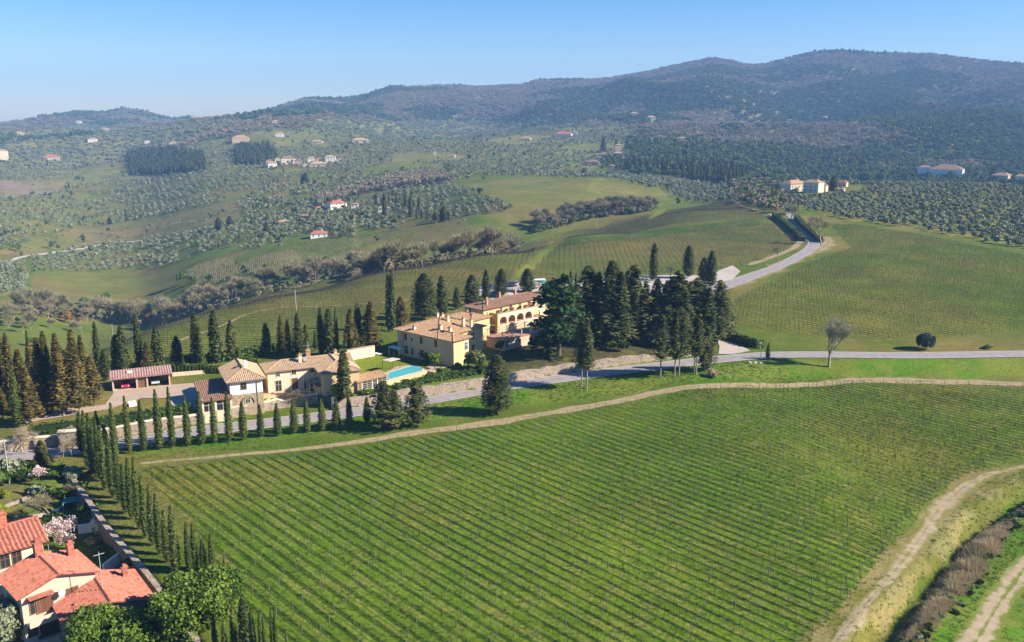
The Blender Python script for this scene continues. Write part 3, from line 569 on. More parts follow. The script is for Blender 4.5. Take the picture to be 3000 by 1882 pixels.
def crown_lobes(name, mat_, lobes, n, size, seed=0, flat=.7, quad=True, shell=.35):
    """broad crown of leafy lobes (metres)"""
    g = np.random.default_rng(seed); L_ = np.array(lobes, float); w = L_[:, 3] ** 2; w /= w.sum(); k = g.choice(len(L_), n, p=w)
    d = g.normal(size=(n, 3)); d /= np.linalg.norm(d, axis=1)[:, None]; d[:, 2] = np.where(d[:, 2] < -.5, -d[:, 2], d[:, 2])
    rad = 1 - shell * g.random(n) ** 1.5
    c = L_[k, :3] + d * L_[k, 3:6] * rad[:, None]
    V_, F_ = tri_cloud(c, d, np.full(n, size), flat=flat, quad=quad)
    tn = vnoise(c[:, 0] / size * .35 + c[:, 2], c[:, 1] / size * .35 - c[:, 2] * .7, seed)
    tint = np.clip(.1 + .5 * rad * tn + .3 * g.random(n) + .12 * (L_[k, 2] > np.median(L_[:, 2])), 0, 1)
    return mesh_from(name, V_, F_, mat_, tint=np.repeat(tint, 4 if quad else 3))
def bare_tree(name, m, h=8.0, spread=.55, seed=0, depth=5, twigs=500, trunk_r=.16, lean=.1, twig_l=.7, first=.25, tw=.018):
    g = random.Random(seed); tv, tf, tips = MB(), MB(), []
    def grow(p, d, ln, r, k):
        q = p + d * ln; (tv if k == depth else tf).tube(p, q, r, r * .68, 5 if k == depth else 3); 
        if k <= 2: tips.append((p, q))
        if k == 0: return
        for i in range(g.choice((2, 3, 3)) if k < depth else g.choice((3, 4))):
            ax = Vector((g.gauss(0, 1), g.gauss(0, 1), g.gauss(0, .4))).normalized(); nd_ = (d + ax * spread * g.uniform(.6, 1.3) + Vector((0, 0, .12))).normalized()
            grow(q - d * ln * g.uniform(0, .35), nd_, ln * g.uniform(.6, .85), r * .62, k - 1)
    grow(Vector((0, 0, -.3)), Vector((g.gauss(0, lean), g.gauss(0, lean), 1)).normalized(), h * first, trunk_r, depth)
    n = twigs; c = np.zeros((n, 3)); d = np.zeros((n, 3))
    for i in range(n):
        a, b = g.choice(tips); t = g.random(); c[i] = a.lerp(b, t)[:]; x = (b - a).normalized() + Vector((g.gauss(0, .7), g.gauss(0, .7), g.gauss(0, .5))); d[i] = x.normalized()[:]
    e = np.cross(d, rng.normal(size=(n, 3))); e /= np.linalg.norm(e, axis=1)[:, None]
    L_ = twig_l * (.5 + rng.random((n, 1))); V_ = np.stack([c - e * tw, c + e * tw, c + d * L_], 1).reshape(-1, 3)
    k = len(tf.v); tf.v += [tuple(x) for x in V_]; tf.f += [(k + 3 * i, k + 3 * i + 1, k + 3 * i + 2) for i in range(n)]
    top = max(v[2] for v in tf.v)
    return tv.mesh(name + '_trunk', m), tf.mesh(name + '_branches', m), top

M_CYP = leafmat('cypress_foliage', (.032, .052, .010), (.115, .145, .030), (.19, .205, .05))
M_CYPD = leafmat('dark_cypress_foliage', (.026, .038, .011), (.095, .112, .032), (.18, .18, .052))
M_CYPB = leafmat('brownish_cypress_foliage', (.035, .036, .010), (.175, .135, .036), (.28, .20, .055))
M_OLV = leafmat('olive_foliage', (.15, .17, .09), (.29, .31, .18), (.42, .43, .28), trans=.1)
M_OAK = leafmat('evergreen_foliage', (.03, .06, .010), (.115, .18, .022), (.21, .27, .045))
M_BUSH = leafmat('bush_foliage', (.025, .05, .01), (.085, .135, .022), (.15, .20, .04))
M_CED = leafmat('cedar_foliage', (.012, .034, .012), (.055, .105, .030), (.095, .155, .045))
M_PINE = leafmat('pine_foliage', (.05, .075, .03), (.125, .16, .06), (.18, .215, .085))
M_BARK = plain('bark', (.15, .11, .075), (.09, .07, .05), 4.0)
M_BARKP = plain('pale_bark', (.32, .27, .21), (.2, .17, .13), 4.0)
M_TWIG = leafmat('bare_twigs', (.29, .24, .14), (.29, .24, .14), None, .5, 0)
M_TWIGG = leafmat('lichened_twigs', (.26, .235, .125), (.26, .235, .125), None, .5, 0)
M_TWIGP = leafmat('purplish_twigs', (.29, .245, .155), (.29, .245, .155), None, .5, 0)
M_TWIGO = leafmat('rusty_leaves', (.22, .10, .03), (.32, .16, .05), (.38, .2, .07), .4)
M_BLOS = leafmat('blossom', (.55, .36, .36), (.78, .6, .58), (.85, .74, .7), .1)
M_BRAM = leafmat('brambles', (.27, .215, .115), (.46, .37, .21), (.56, .47, .29), .5, .3)
M_YELG = leafmat('yellow_green_foliage', (.10, .14, .01), (.24, .28, .02), (.34, .36, .04))
M_TUFT = leafmat('grass_blades', (.055, .12, .012), (.10, .18, .02), (.17, .21, .045), .7, .25)
slim = lambda t: min(1, (t + .02) * 9) ** .5 * max(0, 1 - t ** 2.6) ** .8 * (.72 + .28 * (1 - abs(t - .35)))
colm = lambda t: min(1, (t + .03) * 7) ** .5 * max(0, 1 - t ** 3.2) ** .75
cone = lambda t: min(1, (t + .03) * 8) ** .5 * max(0, 1 - t) ** .72
bull = lambda t: min(1, (t + .02) * 6) ** .5 * max(0, 1 - t ** 4) ** .6 * (1 - .25 * t)
def trunk_mesh(name, r, h, m): return MB().tube((0, 0, -.6), (0, 0, h), r, r * .7, 6).mesh(name, m)
TRK = trunk_mesh('trunk', .14, 1.6, M_BARK); TRKL = trunk_mesh('long_trunk', .2, 5.5, M_BARKP)
KIND = {
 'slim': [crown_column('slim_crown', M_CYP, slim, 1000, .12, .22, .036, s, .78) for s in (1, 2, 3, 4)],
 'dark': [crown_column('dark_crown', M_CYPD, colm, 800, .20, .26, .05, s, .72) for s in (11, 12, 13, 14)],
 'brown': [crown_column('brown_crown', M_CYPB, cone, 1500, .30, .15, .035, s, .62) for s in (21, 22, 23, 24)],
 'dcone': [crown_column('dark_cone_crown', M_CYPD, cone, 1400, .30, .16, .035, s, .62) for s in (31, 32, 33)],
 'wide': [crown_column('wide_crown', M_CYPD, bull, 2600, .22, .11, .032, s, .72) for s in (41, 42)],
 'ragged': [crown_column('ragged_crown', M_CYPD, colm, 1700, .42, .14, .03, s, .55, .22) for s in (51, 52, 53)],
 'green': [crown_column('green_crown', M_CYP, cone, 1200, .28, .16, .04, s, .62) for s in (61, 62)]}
def height_at(b, top):
    d = ray(top); return b[2] * 0 + CAMZ + math.hypot(b[0], b[1]) * d[2] / math.hypot(d[0], d[1]) - b[2]
def mpp(b): return (b[1] * CP - (b[2] - CAMZ) * SP) / FPX                       # metres per photograph pixel at b
def tree(kind, base, top, wpx, label, group=None, lift=.35, trunk=None, name='cypress_tree', rmin=60, k=None, cat='cypress'):
    b = at(base, rmin); h = max(height_at(b, top), 2.0); w = wpx * mpp(b) / 2 * (1.18 if kind == 'slim' else 1.2)
    e = empty(name, b, label, cat, group, random.uniform(0, 6.28)); ms = KIND[kind]
    c = bpy.data.objects.new('crown', ms[(k if k is not None else random.randrange(99)) % len(ms)]); link(c, e); c.scale = (w, w, h - lift); c.location = (0, 0, lift)
    t = bpy.data.objects.new('trunk', trunk or TRK); link(t, e); s = min(1.0, max(.5, w)); t.scale = (s, s, 1)
    return e
NUM = 'first second third fourth fifth sixth seventh eighth ninth tenth eleventh twelfth thirteenth fourteenth fifteenth sixteenth seventeenth eighteenth nineteenth twentieth'.split()
def nth(i): return NUM[i] if i < 20 else 'twenty-' + NUM[i - 20] if i < 29 else 'thirtieth' if i == 29 else 'thirty-' + NUM[i - 30]

# ---- rows of slender cypresses
row = [(A(1305, 1475), A(1235, 895)), (A(1450, 1450), A(1400, 935)), (A(1610, 1435), A(1550, 830)), (A(1740, 1420), A(1685, 805)), (A(1895, 1400), A(1860, 890)), (A(2035, 1385), A(2000, 850)),
 (A(2165, 1370), A(2120, 915)), (A(2310, 1360), A(2270, 860)), (B(565, 1340), B(540, 950)), (B(740, 1310), B(710, 980)), (B(910, 1300), B(890, 970)), (B(1075, 1275), B(1050, 930)),
 (B(1205, 1265), B(1185, 935)), (B(1355, 1250), B(1340, 920)), (B(1500, 1240), B(1490, 915)), (B(1630, 1230), B(1605, 880)), (B(1808, 1165), B(1795, 905))]
for i, (b, t) in enumerate(row):
    tree('slim', b, t, 19 + (i % 3) * 1.5, f'{nth(i)} slender cypress from the left in the row beside the road', 'slender cypresses in the row beside the road', .25)
diag = pts(E, 655, 240, 690, 280, 715, 300, 745, 325, 780, 390, 835, 450, 885, 490, 930, 565, 975, 605, 1030, 680, 1075, 745, 1130, 800, 1180, 865, 1235, 925, 1295, 1000)
dtop = pts(E, 590, -190, 625, -170, 640, -110, 690, -120, 745, -80, 790, -30, 832, 10, 905, 200, 920, 155, 990, 150, 1035, 285, 1100, 350, 1140, 420, 1200, 540, 1250, 505)
for i, (b, t) in enumerate(zip(diag, dtop)):
    tree('slim', b, t, 22 if i < 14 else 27, f'{nth(i)} slender cypress from the road in the file above the garden wall', 'slender cypresses in the file above the garden wall', .25)
d2 = pts(A, 830, 1470, 900, 1500, 960, 1510, 1010, 1500, 1075, 1510, 1165, 1510); d2t = pts(A, 750, 1055, 840, 1090, 925, 1190, 925, 1050, 1075, 1180, 1068, 968)
for i, (b, t) in enumerate(zip(d2, d2t)):
    tree('slim', b, t, 21, f'{nth(i)} cypress from the left in the clump where road row and wall row meet', 'slender cypresses at the corner of the two rows', .25)
d3 = pts(E, 1395, 1000, 1440, 985, 1500, 985, 1565, 985, 1660, 1080, 1690, 1100); d3t = pts(E, 1372, 630, 1420, 638, 1485, 755, 1547, 712, 1635, 880, 1660, 930)
for i, (b, t) in enumerate(zip(d3, d3t)):
    tree('brown' if i > 3 else 'slim', b, t, 18, ('brownish thin cypress beside the vineyard corner, ' + ('front' if i == 4 else 'rear') + ' one of the pair') if i > 3 else f'{nth(i)} slender cypress from the left in the short file behind the round evergreens', 'slender cypresses at the vineyard corner', .25)
for i, (u, v, hh, w) in enumerate([(627, 1798, 170, 18), (656, 1810, 170, 20), (682, 1775, 180, 22), (714, 1743, 200, 30), (737, 1778, 190, 20), (760, 1790, 180, 14), (772, 1800, 180, 14), (794, 1778, 190, 13), (804, 1777, 190, 12), (837, 1858, 150, 12)]):
    tree('dark' if i == 3 else 'slim', (u + 10, v + hh), (u, v), w, f'{nth(i)} cypress from the left in the group at the bottom edge of the vineyard', 'cypresses at the bottom edge of the vineyard', .25)
# ---- conifers left of the carport
clump = [(50, 235, 70, 1000, 170), (120, 250, 150, 1080, 150), (10, 800, 30, 1130, 120), (400, 300, 450, 1080, 180), (210, 420, 240, 1000, 190), (530, 230, 520, 1060, 170), (610, 260, 640, 1095, 210), (805, 215, 800, 1075, 190), (860, 280, 870, 940, 150), (960, 490, 950, 990, 180), (290, 600, 310, 1180, 220), (700, 420, 705, 980, 150), (330, 330, 345, 900, 130), (20, 420, 20, 1060, 150)]
for i, (tx, ty, bx, by, w) in enumerate(sorted(clump, key=lambda c: c[2])):
    tree('brown', A(bx, by), A(tx, ty), w * .29, f'{nth(i)} broad brownish cypress from the left in the grove beside the carport', 'broad brownish cypresses left of the carport', 1.2, TRK)
singles = [('slim', A, 110, 640, 190, 1210, 100, 'dark green cypress standing in front of the brownish grove by the road'), ('slim', A, 290, 230, 320, 700, 50, 'thin dark cypress poking up behind the brownish grove'), ('dark', A, 965, 150, 1000, 680, 58, 'tall thin cypress directly left of the carport'),
 ('dark', A, 1050, 420, 1070, 740, 80, 'short dark cypress at the left corner of the carport'), ('dark', A, 1185, 280, 1190, 650, 90, 'cypress behind the carport roof, left of a close pair'), ('dark', A, 1232, 190, 1250, 660, 95, 'cypress behind the carport roof, right of a close pair'),
 ('dark', A, 1370, 70, 1410, 620, 60, 'very tall thin cypress behind the middle of the carport'), ('brown', A, 1465, 350, 1490, 640, 120, 'brownish conical cypress behind the middle of the carport'), ('dark', A, 1560, 200, 1600, 620, 95, 'cypress rising behind the right bay of the carport'),
 ('dark', A, 1765, 295, 1790, 590, 85, 'medium cypress behind the hedge right of the carport'), ('slim', A, 1845, 490, 1850, 650, 35, 'small thin cypress by the hedge right of the carport'), ('dark', A, 1950, 60, 1995, 600, 95, 'tall leaning cypress left of the white house'),
 ('green', A, 2000, 200, 2030, 610, 80, 'greenish cypress in front of the tall leaning one'), ('dark', A, 2135, 40, 2180, 560, 105, 'tall cypress behind the left roof of the white house'), ('dark', A, 2300, 140, 2340, 540, 85, 'cypress behind the ridge of the white house'),
 ('slim', B, 510, 400, 515, 540, 28, 'tiny cypress in the hedge behind the white house'), ('slim', B, 680, 380, 685, 490, 42, 'small pointed cypress left of the farmhouse roof'), ('dark', B, 790, 160, 800, 480, 78, 'dark cypress behind the left end of the farmhouse'),
 ('slim', B, 860, 360, 865, 470, 26, 'tiny cypress between two dark ones behind the farmhouse'), ('brown', B, 930, 80, 950, 490, 110, 'tall brownish conifer behind the farmhouse roof'), ('brown', B, 1010, 120, 1015, 480, 95, 'second brownish conifer behind the farmhouse roof'),
 ('dcone', B, 1140, 60, 1120, 470, 130, 'broad dark conifer behind the farmhouse ridge'), ('dcone', B, 1195, 170, 1195, 450, 90, 'smaller dark conifer beside the broad one behind the farmhouse'), ('slim', B, 1280, 240, 1290, 440, 45, 'small green cypress behind the farmhouse chimney'),
 ('dark', B, 1340, 10, 1350, 490, 62, 'thin tall cypress behind the farmhouse roof end'), ('dark', B, 1430, 20, 1430, 500, 95, 'taller dark cypress behind the farmhouse wing'), ('slim', B, 1505, 10, 1505, 490, 45, 'slender cypress between dark cypress and bushy conifer'),
 ('brown', B, 1640, 20, 1650, 490, 170, 'bushy greenish brown conifer behind the garden wall'), ('dark', B, 1720, -40, 1720, 420, 75, 'dark cypress rising behind the garden wall'), ('brown', B, 1840, -60, 1850, 430, 200, 'broad conifer behind the garden wall by the lawn'),
 ('dark', Cc, 290, 190, 310, 760, 55, 'left stem of the tall twin cypress beside the villa'), ('dark', Cc, 330, 155, 345, 760, 60, 'right stem of the tall twin cypress beside the villa'), ('brown', Cc, 410, 410, 430, 700, 160, 'bushy conifer beside the twin cypress at the villa'),
 ('wide', Cc, 670, 175, 670, 640, 225, 'very wide dark cypress behind the villa roof'), ('dark', Cc, 830, 205, 840, 600, 95, 'cypress right of the very wide one behind the villa'), ('slim', Cc, 850, 250, 862, 600, 60, 'thin greenish cypress leaning on the one behind the villa'), ('dark', Cc, 985, 320, 990, 540, 66, 'short cypress behind the middle of the villa roof'),
 ('dark', Cc, 1145, 195, 1145, 500, 125, 'broad cypress at the left end of the long wing'), ('dark', Cc, 1285, 145, 1285, 450, 70, 'narrow cypress behind the long wing, between two broad ones'), ('wide', Cc, 1435, 130, 1440, 420, 130, 'broad cypress behind the middle of the long wing'), ('dark', Cc, 1700, 130, 1700, 365, 120, 'broad cypress in the car park behind the long wing'),
 ('dark', D, 1437, 45, 1425, 420, 75, 'isolated tall cypress sticking up above the dark grove'), ('wide', D, 1790, 70, 1770, 400, 120, 'rusty dark cypress by the car park entrance'), ('dark', D, 1940, 190, 1920, 480, 85, 'left of two joined cypresses at the lane entrance'), ('dark', D, 2000, 125, 2000, 480, 95, 'right of two joined cypresses at the lane entrance'),
 ('wide', Cc, 1395, 1000, 1395, 1590, 268, 'large dense dark cypress alone on the grass below the road'), ('ragged', B, 1950, 750, 1975, 1240, 220, 'bushy evergreen on the verge, left of three'), ('ragged', B, 2090, 830, 2080, 1235, 180, 'bushy evergreen on the verge, middle of three'), ('ragged', B, 2290, 750, 2310, 1205, 200, 'bushy evergreen on the verge, right of three'),
 ('dark', B, 1555, 440, 1580, 935, 115, 'stout dark cypress in the yard at the end of the farmhouse'), ('slim', M, 603, 735, 600, 852, 28, 'single small cypress on the far kerb of the right road'), ('dcone', AC, 815, 600, 850, 1160, 330, 'young spruce with drooping boughs in the roadside garden')]
for k, f, tx, ty, bx, by, w, lab in singles:
    sc = (f(1, 0)[0] - f(0, 0)[0]); tree(k, f(bx, by), f(tx, ty), w * sc, lab, None, .8 if k in ('wide', 'ragged') else .4)
# ---- dark grove right of the villa
grove = [(770, 270, 760, 1050, 150), (860, 340, 860, 1070, 120), (960, 225, 980, 1070, 150), (1080, 330, 1080, 1080, 130), (1215, 260, 1215, 1060, 150), (1320, 430, 1330, 1080, 95), (1440, 400, 1445, 1090, 110), (1530, 420, 1540, 1100, 115), (1650, 320, 1650, 1090, 150), (1710, 420, 1715, 1100, 125), (1830, 390, 1840, 1070, 135), (1960, 490, 1960, 1080, 130), (2060, 415, 2070, 1060, 115), (2110, 560, 2115, 1010, 140), (1000, 240, 1020, 1000, 110), (1150, 330, 1150, 1000, 100), (1400, 520, 1400, 1030, 100), (1590, 380, 1590, 1000, 110), (1770, 430, 1770, 1000, 110), (1900, 440, 1900, 1000, 115)]
for i, (tx, ty, bx, by, w) in enumerate(sorted(grove, key=lambda c: c[2])):
    tree('dcone' if i % 3 else 'ragged', D(bx, by), D(tx, ty), w * .54, f'{nth(i)} tall dark conifer from the left in the dense grove right of the villa', 'tall dark conifers in the grove right of the villa', 1.5)
for i, (tx, ty, bx, by, w) in enumerate([(390, 415, 400, 545, 60), (515, 345, 520, 560, 85), (587, 320, 590, 560, 62), (636, 348, 640, 560, 50), (830, 345, 830, 560, 100)]):
    tree('dcone', D(bx, by), D(tx, ty), w * .29, f'{nth(i)} small dark conifer from the left behind the cedar', 'small dark conifers behind the cedar', .6)
for i, (tx, ty, bx, by, w) in enumerate([(715, 790, 700, 1490, 130), (775, 850, 752, 1512, 140), (1490, 760, 1492, 1405, 150), (1630, 700, 1636, 1395, 140), (1715, 690, 1680, 1385, 150), (1860, 780, 1832, 1365, 110), (1880, 800, 1852, 1370, 110), (1965, 890, 1945, 1330, 170)]):
    tree('dcone' if i % 2 else 'ragged', D(bx, by), D(tx, ty), w * .33, f'{nth(i)} conifer with bare lower trunk from the left on the verge below the grove', 'conifers with bare trunks on the road verge', 4.6 if i < 7 else 1.5, TRKL)
# ---- broad trees, bushes, bare trees
def lobed(h, r, n, seed, zf=.62, rf=.55):
    g = random.Random(seed); out = [(0, 0, h * zf, r * .7, r * .7, h * .3)]
    for i in range(n):
        a = g.uniform(0, 6.28); q = r * g.uniform(.35, .72); out.append((q * math.cos(a), q * math.sin(a), h * g.uniform(.35, .88) * (1 - .18 * q / r), r * g.uniform(.22, .42), r * g.uniform(.22, .42), r * g.uniform(.2, .34)))
    return out
def broad(name, p, h, crown, trunk, label, cat, sc=1.0, group=None, rmin=60, rz=None, extra=None):
    b = at(p, rmin) if len(p) == 2 else p; e = empty(name, b, label, cat, group, random.uniform(0, 6.28) if rz is None else rz); e.scale = (sc, sc, sc)
    for nm, me in (('crown', crown), ('trunk', trunk)):
        if me: link(bpy.data.objects.new(nm, me), e)
    return e
def fork(h, r, seed, m=None):
    g = random.Random(seed); t = MB().tube((0, 0, -.5), (0, 0, h * .35), r, r * .75, 6)
    for i in range(5):
        a = g.uniform(0, 6.28); t.tube((0, 0, h * .3), (math.cos(a) * h * .22, math.sin(a) * h * .22, h * .7), r * .55, r * .2, 4)
    return t.mesh('forked_trunk', m or M_BARK)
big = [((E(860, 1512)[0], 1950), 6.6, 6.2, 'large glossy evergreen tree in front of the lowest red roof', 4), (E(1430, 1440), 7.0, 5.2, 'tall round evergreen tree right of the lowest red roof', 5), (E(1290, 1500), 5.4, 4.0, 'evergreen tree squeezed between two larger ones', 6), (E(40, 1500), 5.5, 3.4, 'grey green garden tree left of the balcony', 7), (E(1640, 1240), 5.0, 3.0, 'smaller evergreen at the right of the round tree', 8)]
for p, h, r, lab, sd in big:
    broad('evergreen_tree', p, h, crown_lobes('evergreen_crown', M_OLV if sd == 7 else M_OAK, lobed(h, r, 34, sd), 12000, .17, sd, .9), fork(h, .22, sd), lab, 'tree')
def cedar():
    g = np.random.default_rng(77); h, r = 17.0, 6.6; c = []; nn = []; t = MB().tube((0, 0, -1), (0, 0, 7), .5, .4, 7).tube((0, 0, 7), (.3, 0, 14.5), .4, .12, 6)
    for i in range(95):
        zf = g.random() ** .8; z = 2.2 + zf * (h - 3.2); a = g.random() * 6.283; ln = r * (1.0 - .45 * zf ** 2) * (.55 + .5 * g.random())
        if zf > .9: ln *= .7
        t.tube((0, 0, z - .4), (math.cos(a) * ln * .8, math.sin(a) * ln * .8, z), .09, .03, 3)
        m = int(70 * (ln / r)); s = g.random(m) ** .6; off = (g.random(m) - .5) * ln * .62 * np.sqrt(s)
        x = math.cos(a) * ln * s - math.sin(a) * off; y = math.sin(a) * ln * s + math.cos(a) * off
        c.append(np.stack([x, y, z + .35 * np.sin(s * 3) - .9 * s ** 2 + g.normal(size=m) * .16], 1)); nn.append(np.tile((.15 * math.cos(a), .15 * math.sin(a), 1.0), (m, 1)))
    c = np.vstack(c); nn = np.vstack(nn); V_, F_ = tri_cloud(c, nn, np.full(len(c), .42), flat=.45, quad=True)
    return mesh_from('cedar_crown', V_, F_, M_CED, tint=np.repeat(np.clip(.25 + .5 * g.random(len(c)) + .02 * (c[:, 2] - 8), 0, 1), 4)), t.mesh('cedar_trunk', M_BARK)
cm, tm = cedar(); broad('cedar_tree', D(470, 1180), 17, cm, tm, 'spreading dark cedar with layered boughs beside the villa', 'tree', 1.22, rz=.4)
broad('round_tree', Cc(1185, 1170), 5.6, crown_lobes('round_crown', leafmat('orchard_foliage', (.06, .09, .03), (.15, .17, .06), (.26, .25, .12)), lobed(5.4, 3.0, 14, 9), 2400, .26, 9), fork(5.2, .14, 9), 'round pale green tree against the corner of the villa', 'tree')
broad('round_bush', M(1712, 782), 4.6, crown_lobes('bush_crown', leafmat('blue_green_foliage', (.025, .05, .03), (.055, .09, .05), (.08, .12, .06)), [(0, 0, 2.1, 2.3, 2.3, 2.1), (.8, 0, 1.6, 2, 2, 1.6), (-.6, .5, 2.6, 1.8, 1.8, 1.6)], 1800, .24, 15), fork(3.5, .14, 15), 'round dark bush casting a shadow above the right road', 'bush')
broad('yellow_bush', B(1510, 915), 2.4, crown_lobes('yellow_crown', M_YELG, lobed(3.2, 1.7, 8, 18), 700, .2, 18), fork(2.4, .06, 18), 'bright yellow green bush beside the green gate', 'bush')
def topiary():
    t = MB().tube((0, 0, -.3), (0, 0, 3.2), .12, .08, 6).mesh('topiary_trunk', M_BARK)
    lb = [(0, 0, 3.4, 1.7, 1.5, .45), (.3, .1, 2.5, 1.5, 1.3, .4), (-.2, 0, 1.6, 1.2, 1.1, .35)]
    return crown_lobes('topiary_crown', M_OAK, lb, 900, .18, 19), t
tc, tt = topiary(); broad('cloud_topiary', V(2060, 330), 3.4, tc, tt, 'layered cloud pruned tree by the end of the pool', 'topiary')
BT = [bare_tree('bare_tree', M_TWIG, 8, .55, s, 5, 900, .15) for s in (1, 2, 3)]
BTG = [bare_tree('lichen_tree', M_TWIGG, 8, .5, s, 5, 1100, .13, twig_l=.9, first=.2) for s in (5, 6, 7)]
BLT = [bare_tree('belt_tree', m_, 8, .42, s, 5, 1500, .12, twig_l=1.1, first=.2, tw=.04) for s, m_ in ((301, M_TWIGG), (302, M_TWIG), (303, M_TWIGG), (304, M_TWIGP))]
BTP = [bare_tree('purplish_tree', M_TWIGP, 8, .6, s, 5, 1100, .14, twig_l=.8, first=.18) for s in (8, 9)]
def bare(var, p, top, label, group=None, rmin=60, wide=1.0, h=None, name='bare_tree'):
    b = at(p, rmin) if len(p) == 2 else p; tk, br, H0 = var; s = (h or height_at(b, top)) / H0
    e = empty(name, b, label, 'tree', group, random.uniform(0, 6.28)); e.scale = (s * wide, s * wide, s)
    link(bpy.data.objects.new('trunk', tk), e); link(bpy.data.objects.new('branches', br), e); return e
OAKB = bare_tree('tall_bare_tree', leafmat('pale_twigs', (.36, .32, .22), (.36, .32, .22), None, .2, 0), 11, .42, 33, 6, 3200, .30, .03, 1.3, .24)
bare(OAKB, M(1030, 905), M(1050, 530), 'large leafless tree between the road and the dirt track', None, 60, .8)
for i, (f, bx, by, tx, ty, lab) in enumerate([(J, 245, 1150, 240, 990, 'small leafless tree on the strip between the two lanes'), (J, 625, 1010, 600, 760, 'leafless tree at the bend of the upper lane'), (J, 560, 930, 555, 745, 'purplish leafless tree just above the lane bend'), (J, 345, 800, 335, 640, 'leafless tree with pinkish trunk where the lanes meet'),
    (AC, 445, 850, 450, 300, 'leafless roadside tree nearest the lamp post'), (AC, 515, 880, 560, 350, 'second leafless roadside tree beside the lamp post'), (AC, 1300, 760, 1290, 330, 'leafless tree in front of the stone gate pier'), (AC, 1420, 930, 1440, 560, 'leafless sapling below the stone gate pier'), (AC, 1225, 950, 1210, 600, 'thin leafless sapling at the road edge of the garden'),
    (U, 860, 1170, 870, 570, 'pale leafless tree in the garden above the blossoming one'), (U, 1225, 740, 1240, 380, 'forked leafless tree in the garden'), (U, 1360, 800, 1350, 420, 'slight leafless tree beside the garden wall'), (A, 640, 1100, 640, 860, 'leafless young tree on the drive edge'), (B, 1120, 980, 1110, 790, 'brown leafless tree in front of the farmhouse yard'), (D, 1590, 400, 1575, 235, 'leafless tree at the edge of the car park')]):
    bare((BT + BTP)[i % 5], f(bx, by), f(tx, ty), lab, None, 60, 1.05 if i != 13 else 1.6)
bt = bare_tree('almond', M_BARK, 3.4, .6, 44, 4, 60, .12)
broad('almond_tree', S(1400, 890), 4, crown_lobes('blossom_crown', M_BLOS, lobed(4.6, 2.9, 22, 45, .6), 3000, .105, 45, 1.0, True, .8), bt[0], 'pink blossoming almond tree beside the red roofed house', 'tree', .95)
broad('almond_bush', AC(770, 1400), 2, crown_lobes('white_crown', M_BLOS, lobed(2.6, 1.5, 8, 46, .6), 700, .10, 46, 1.0, True, .8), fork(1.8, .06, 46), 'small white blossoming shrub in the upper garden', 'shrub')
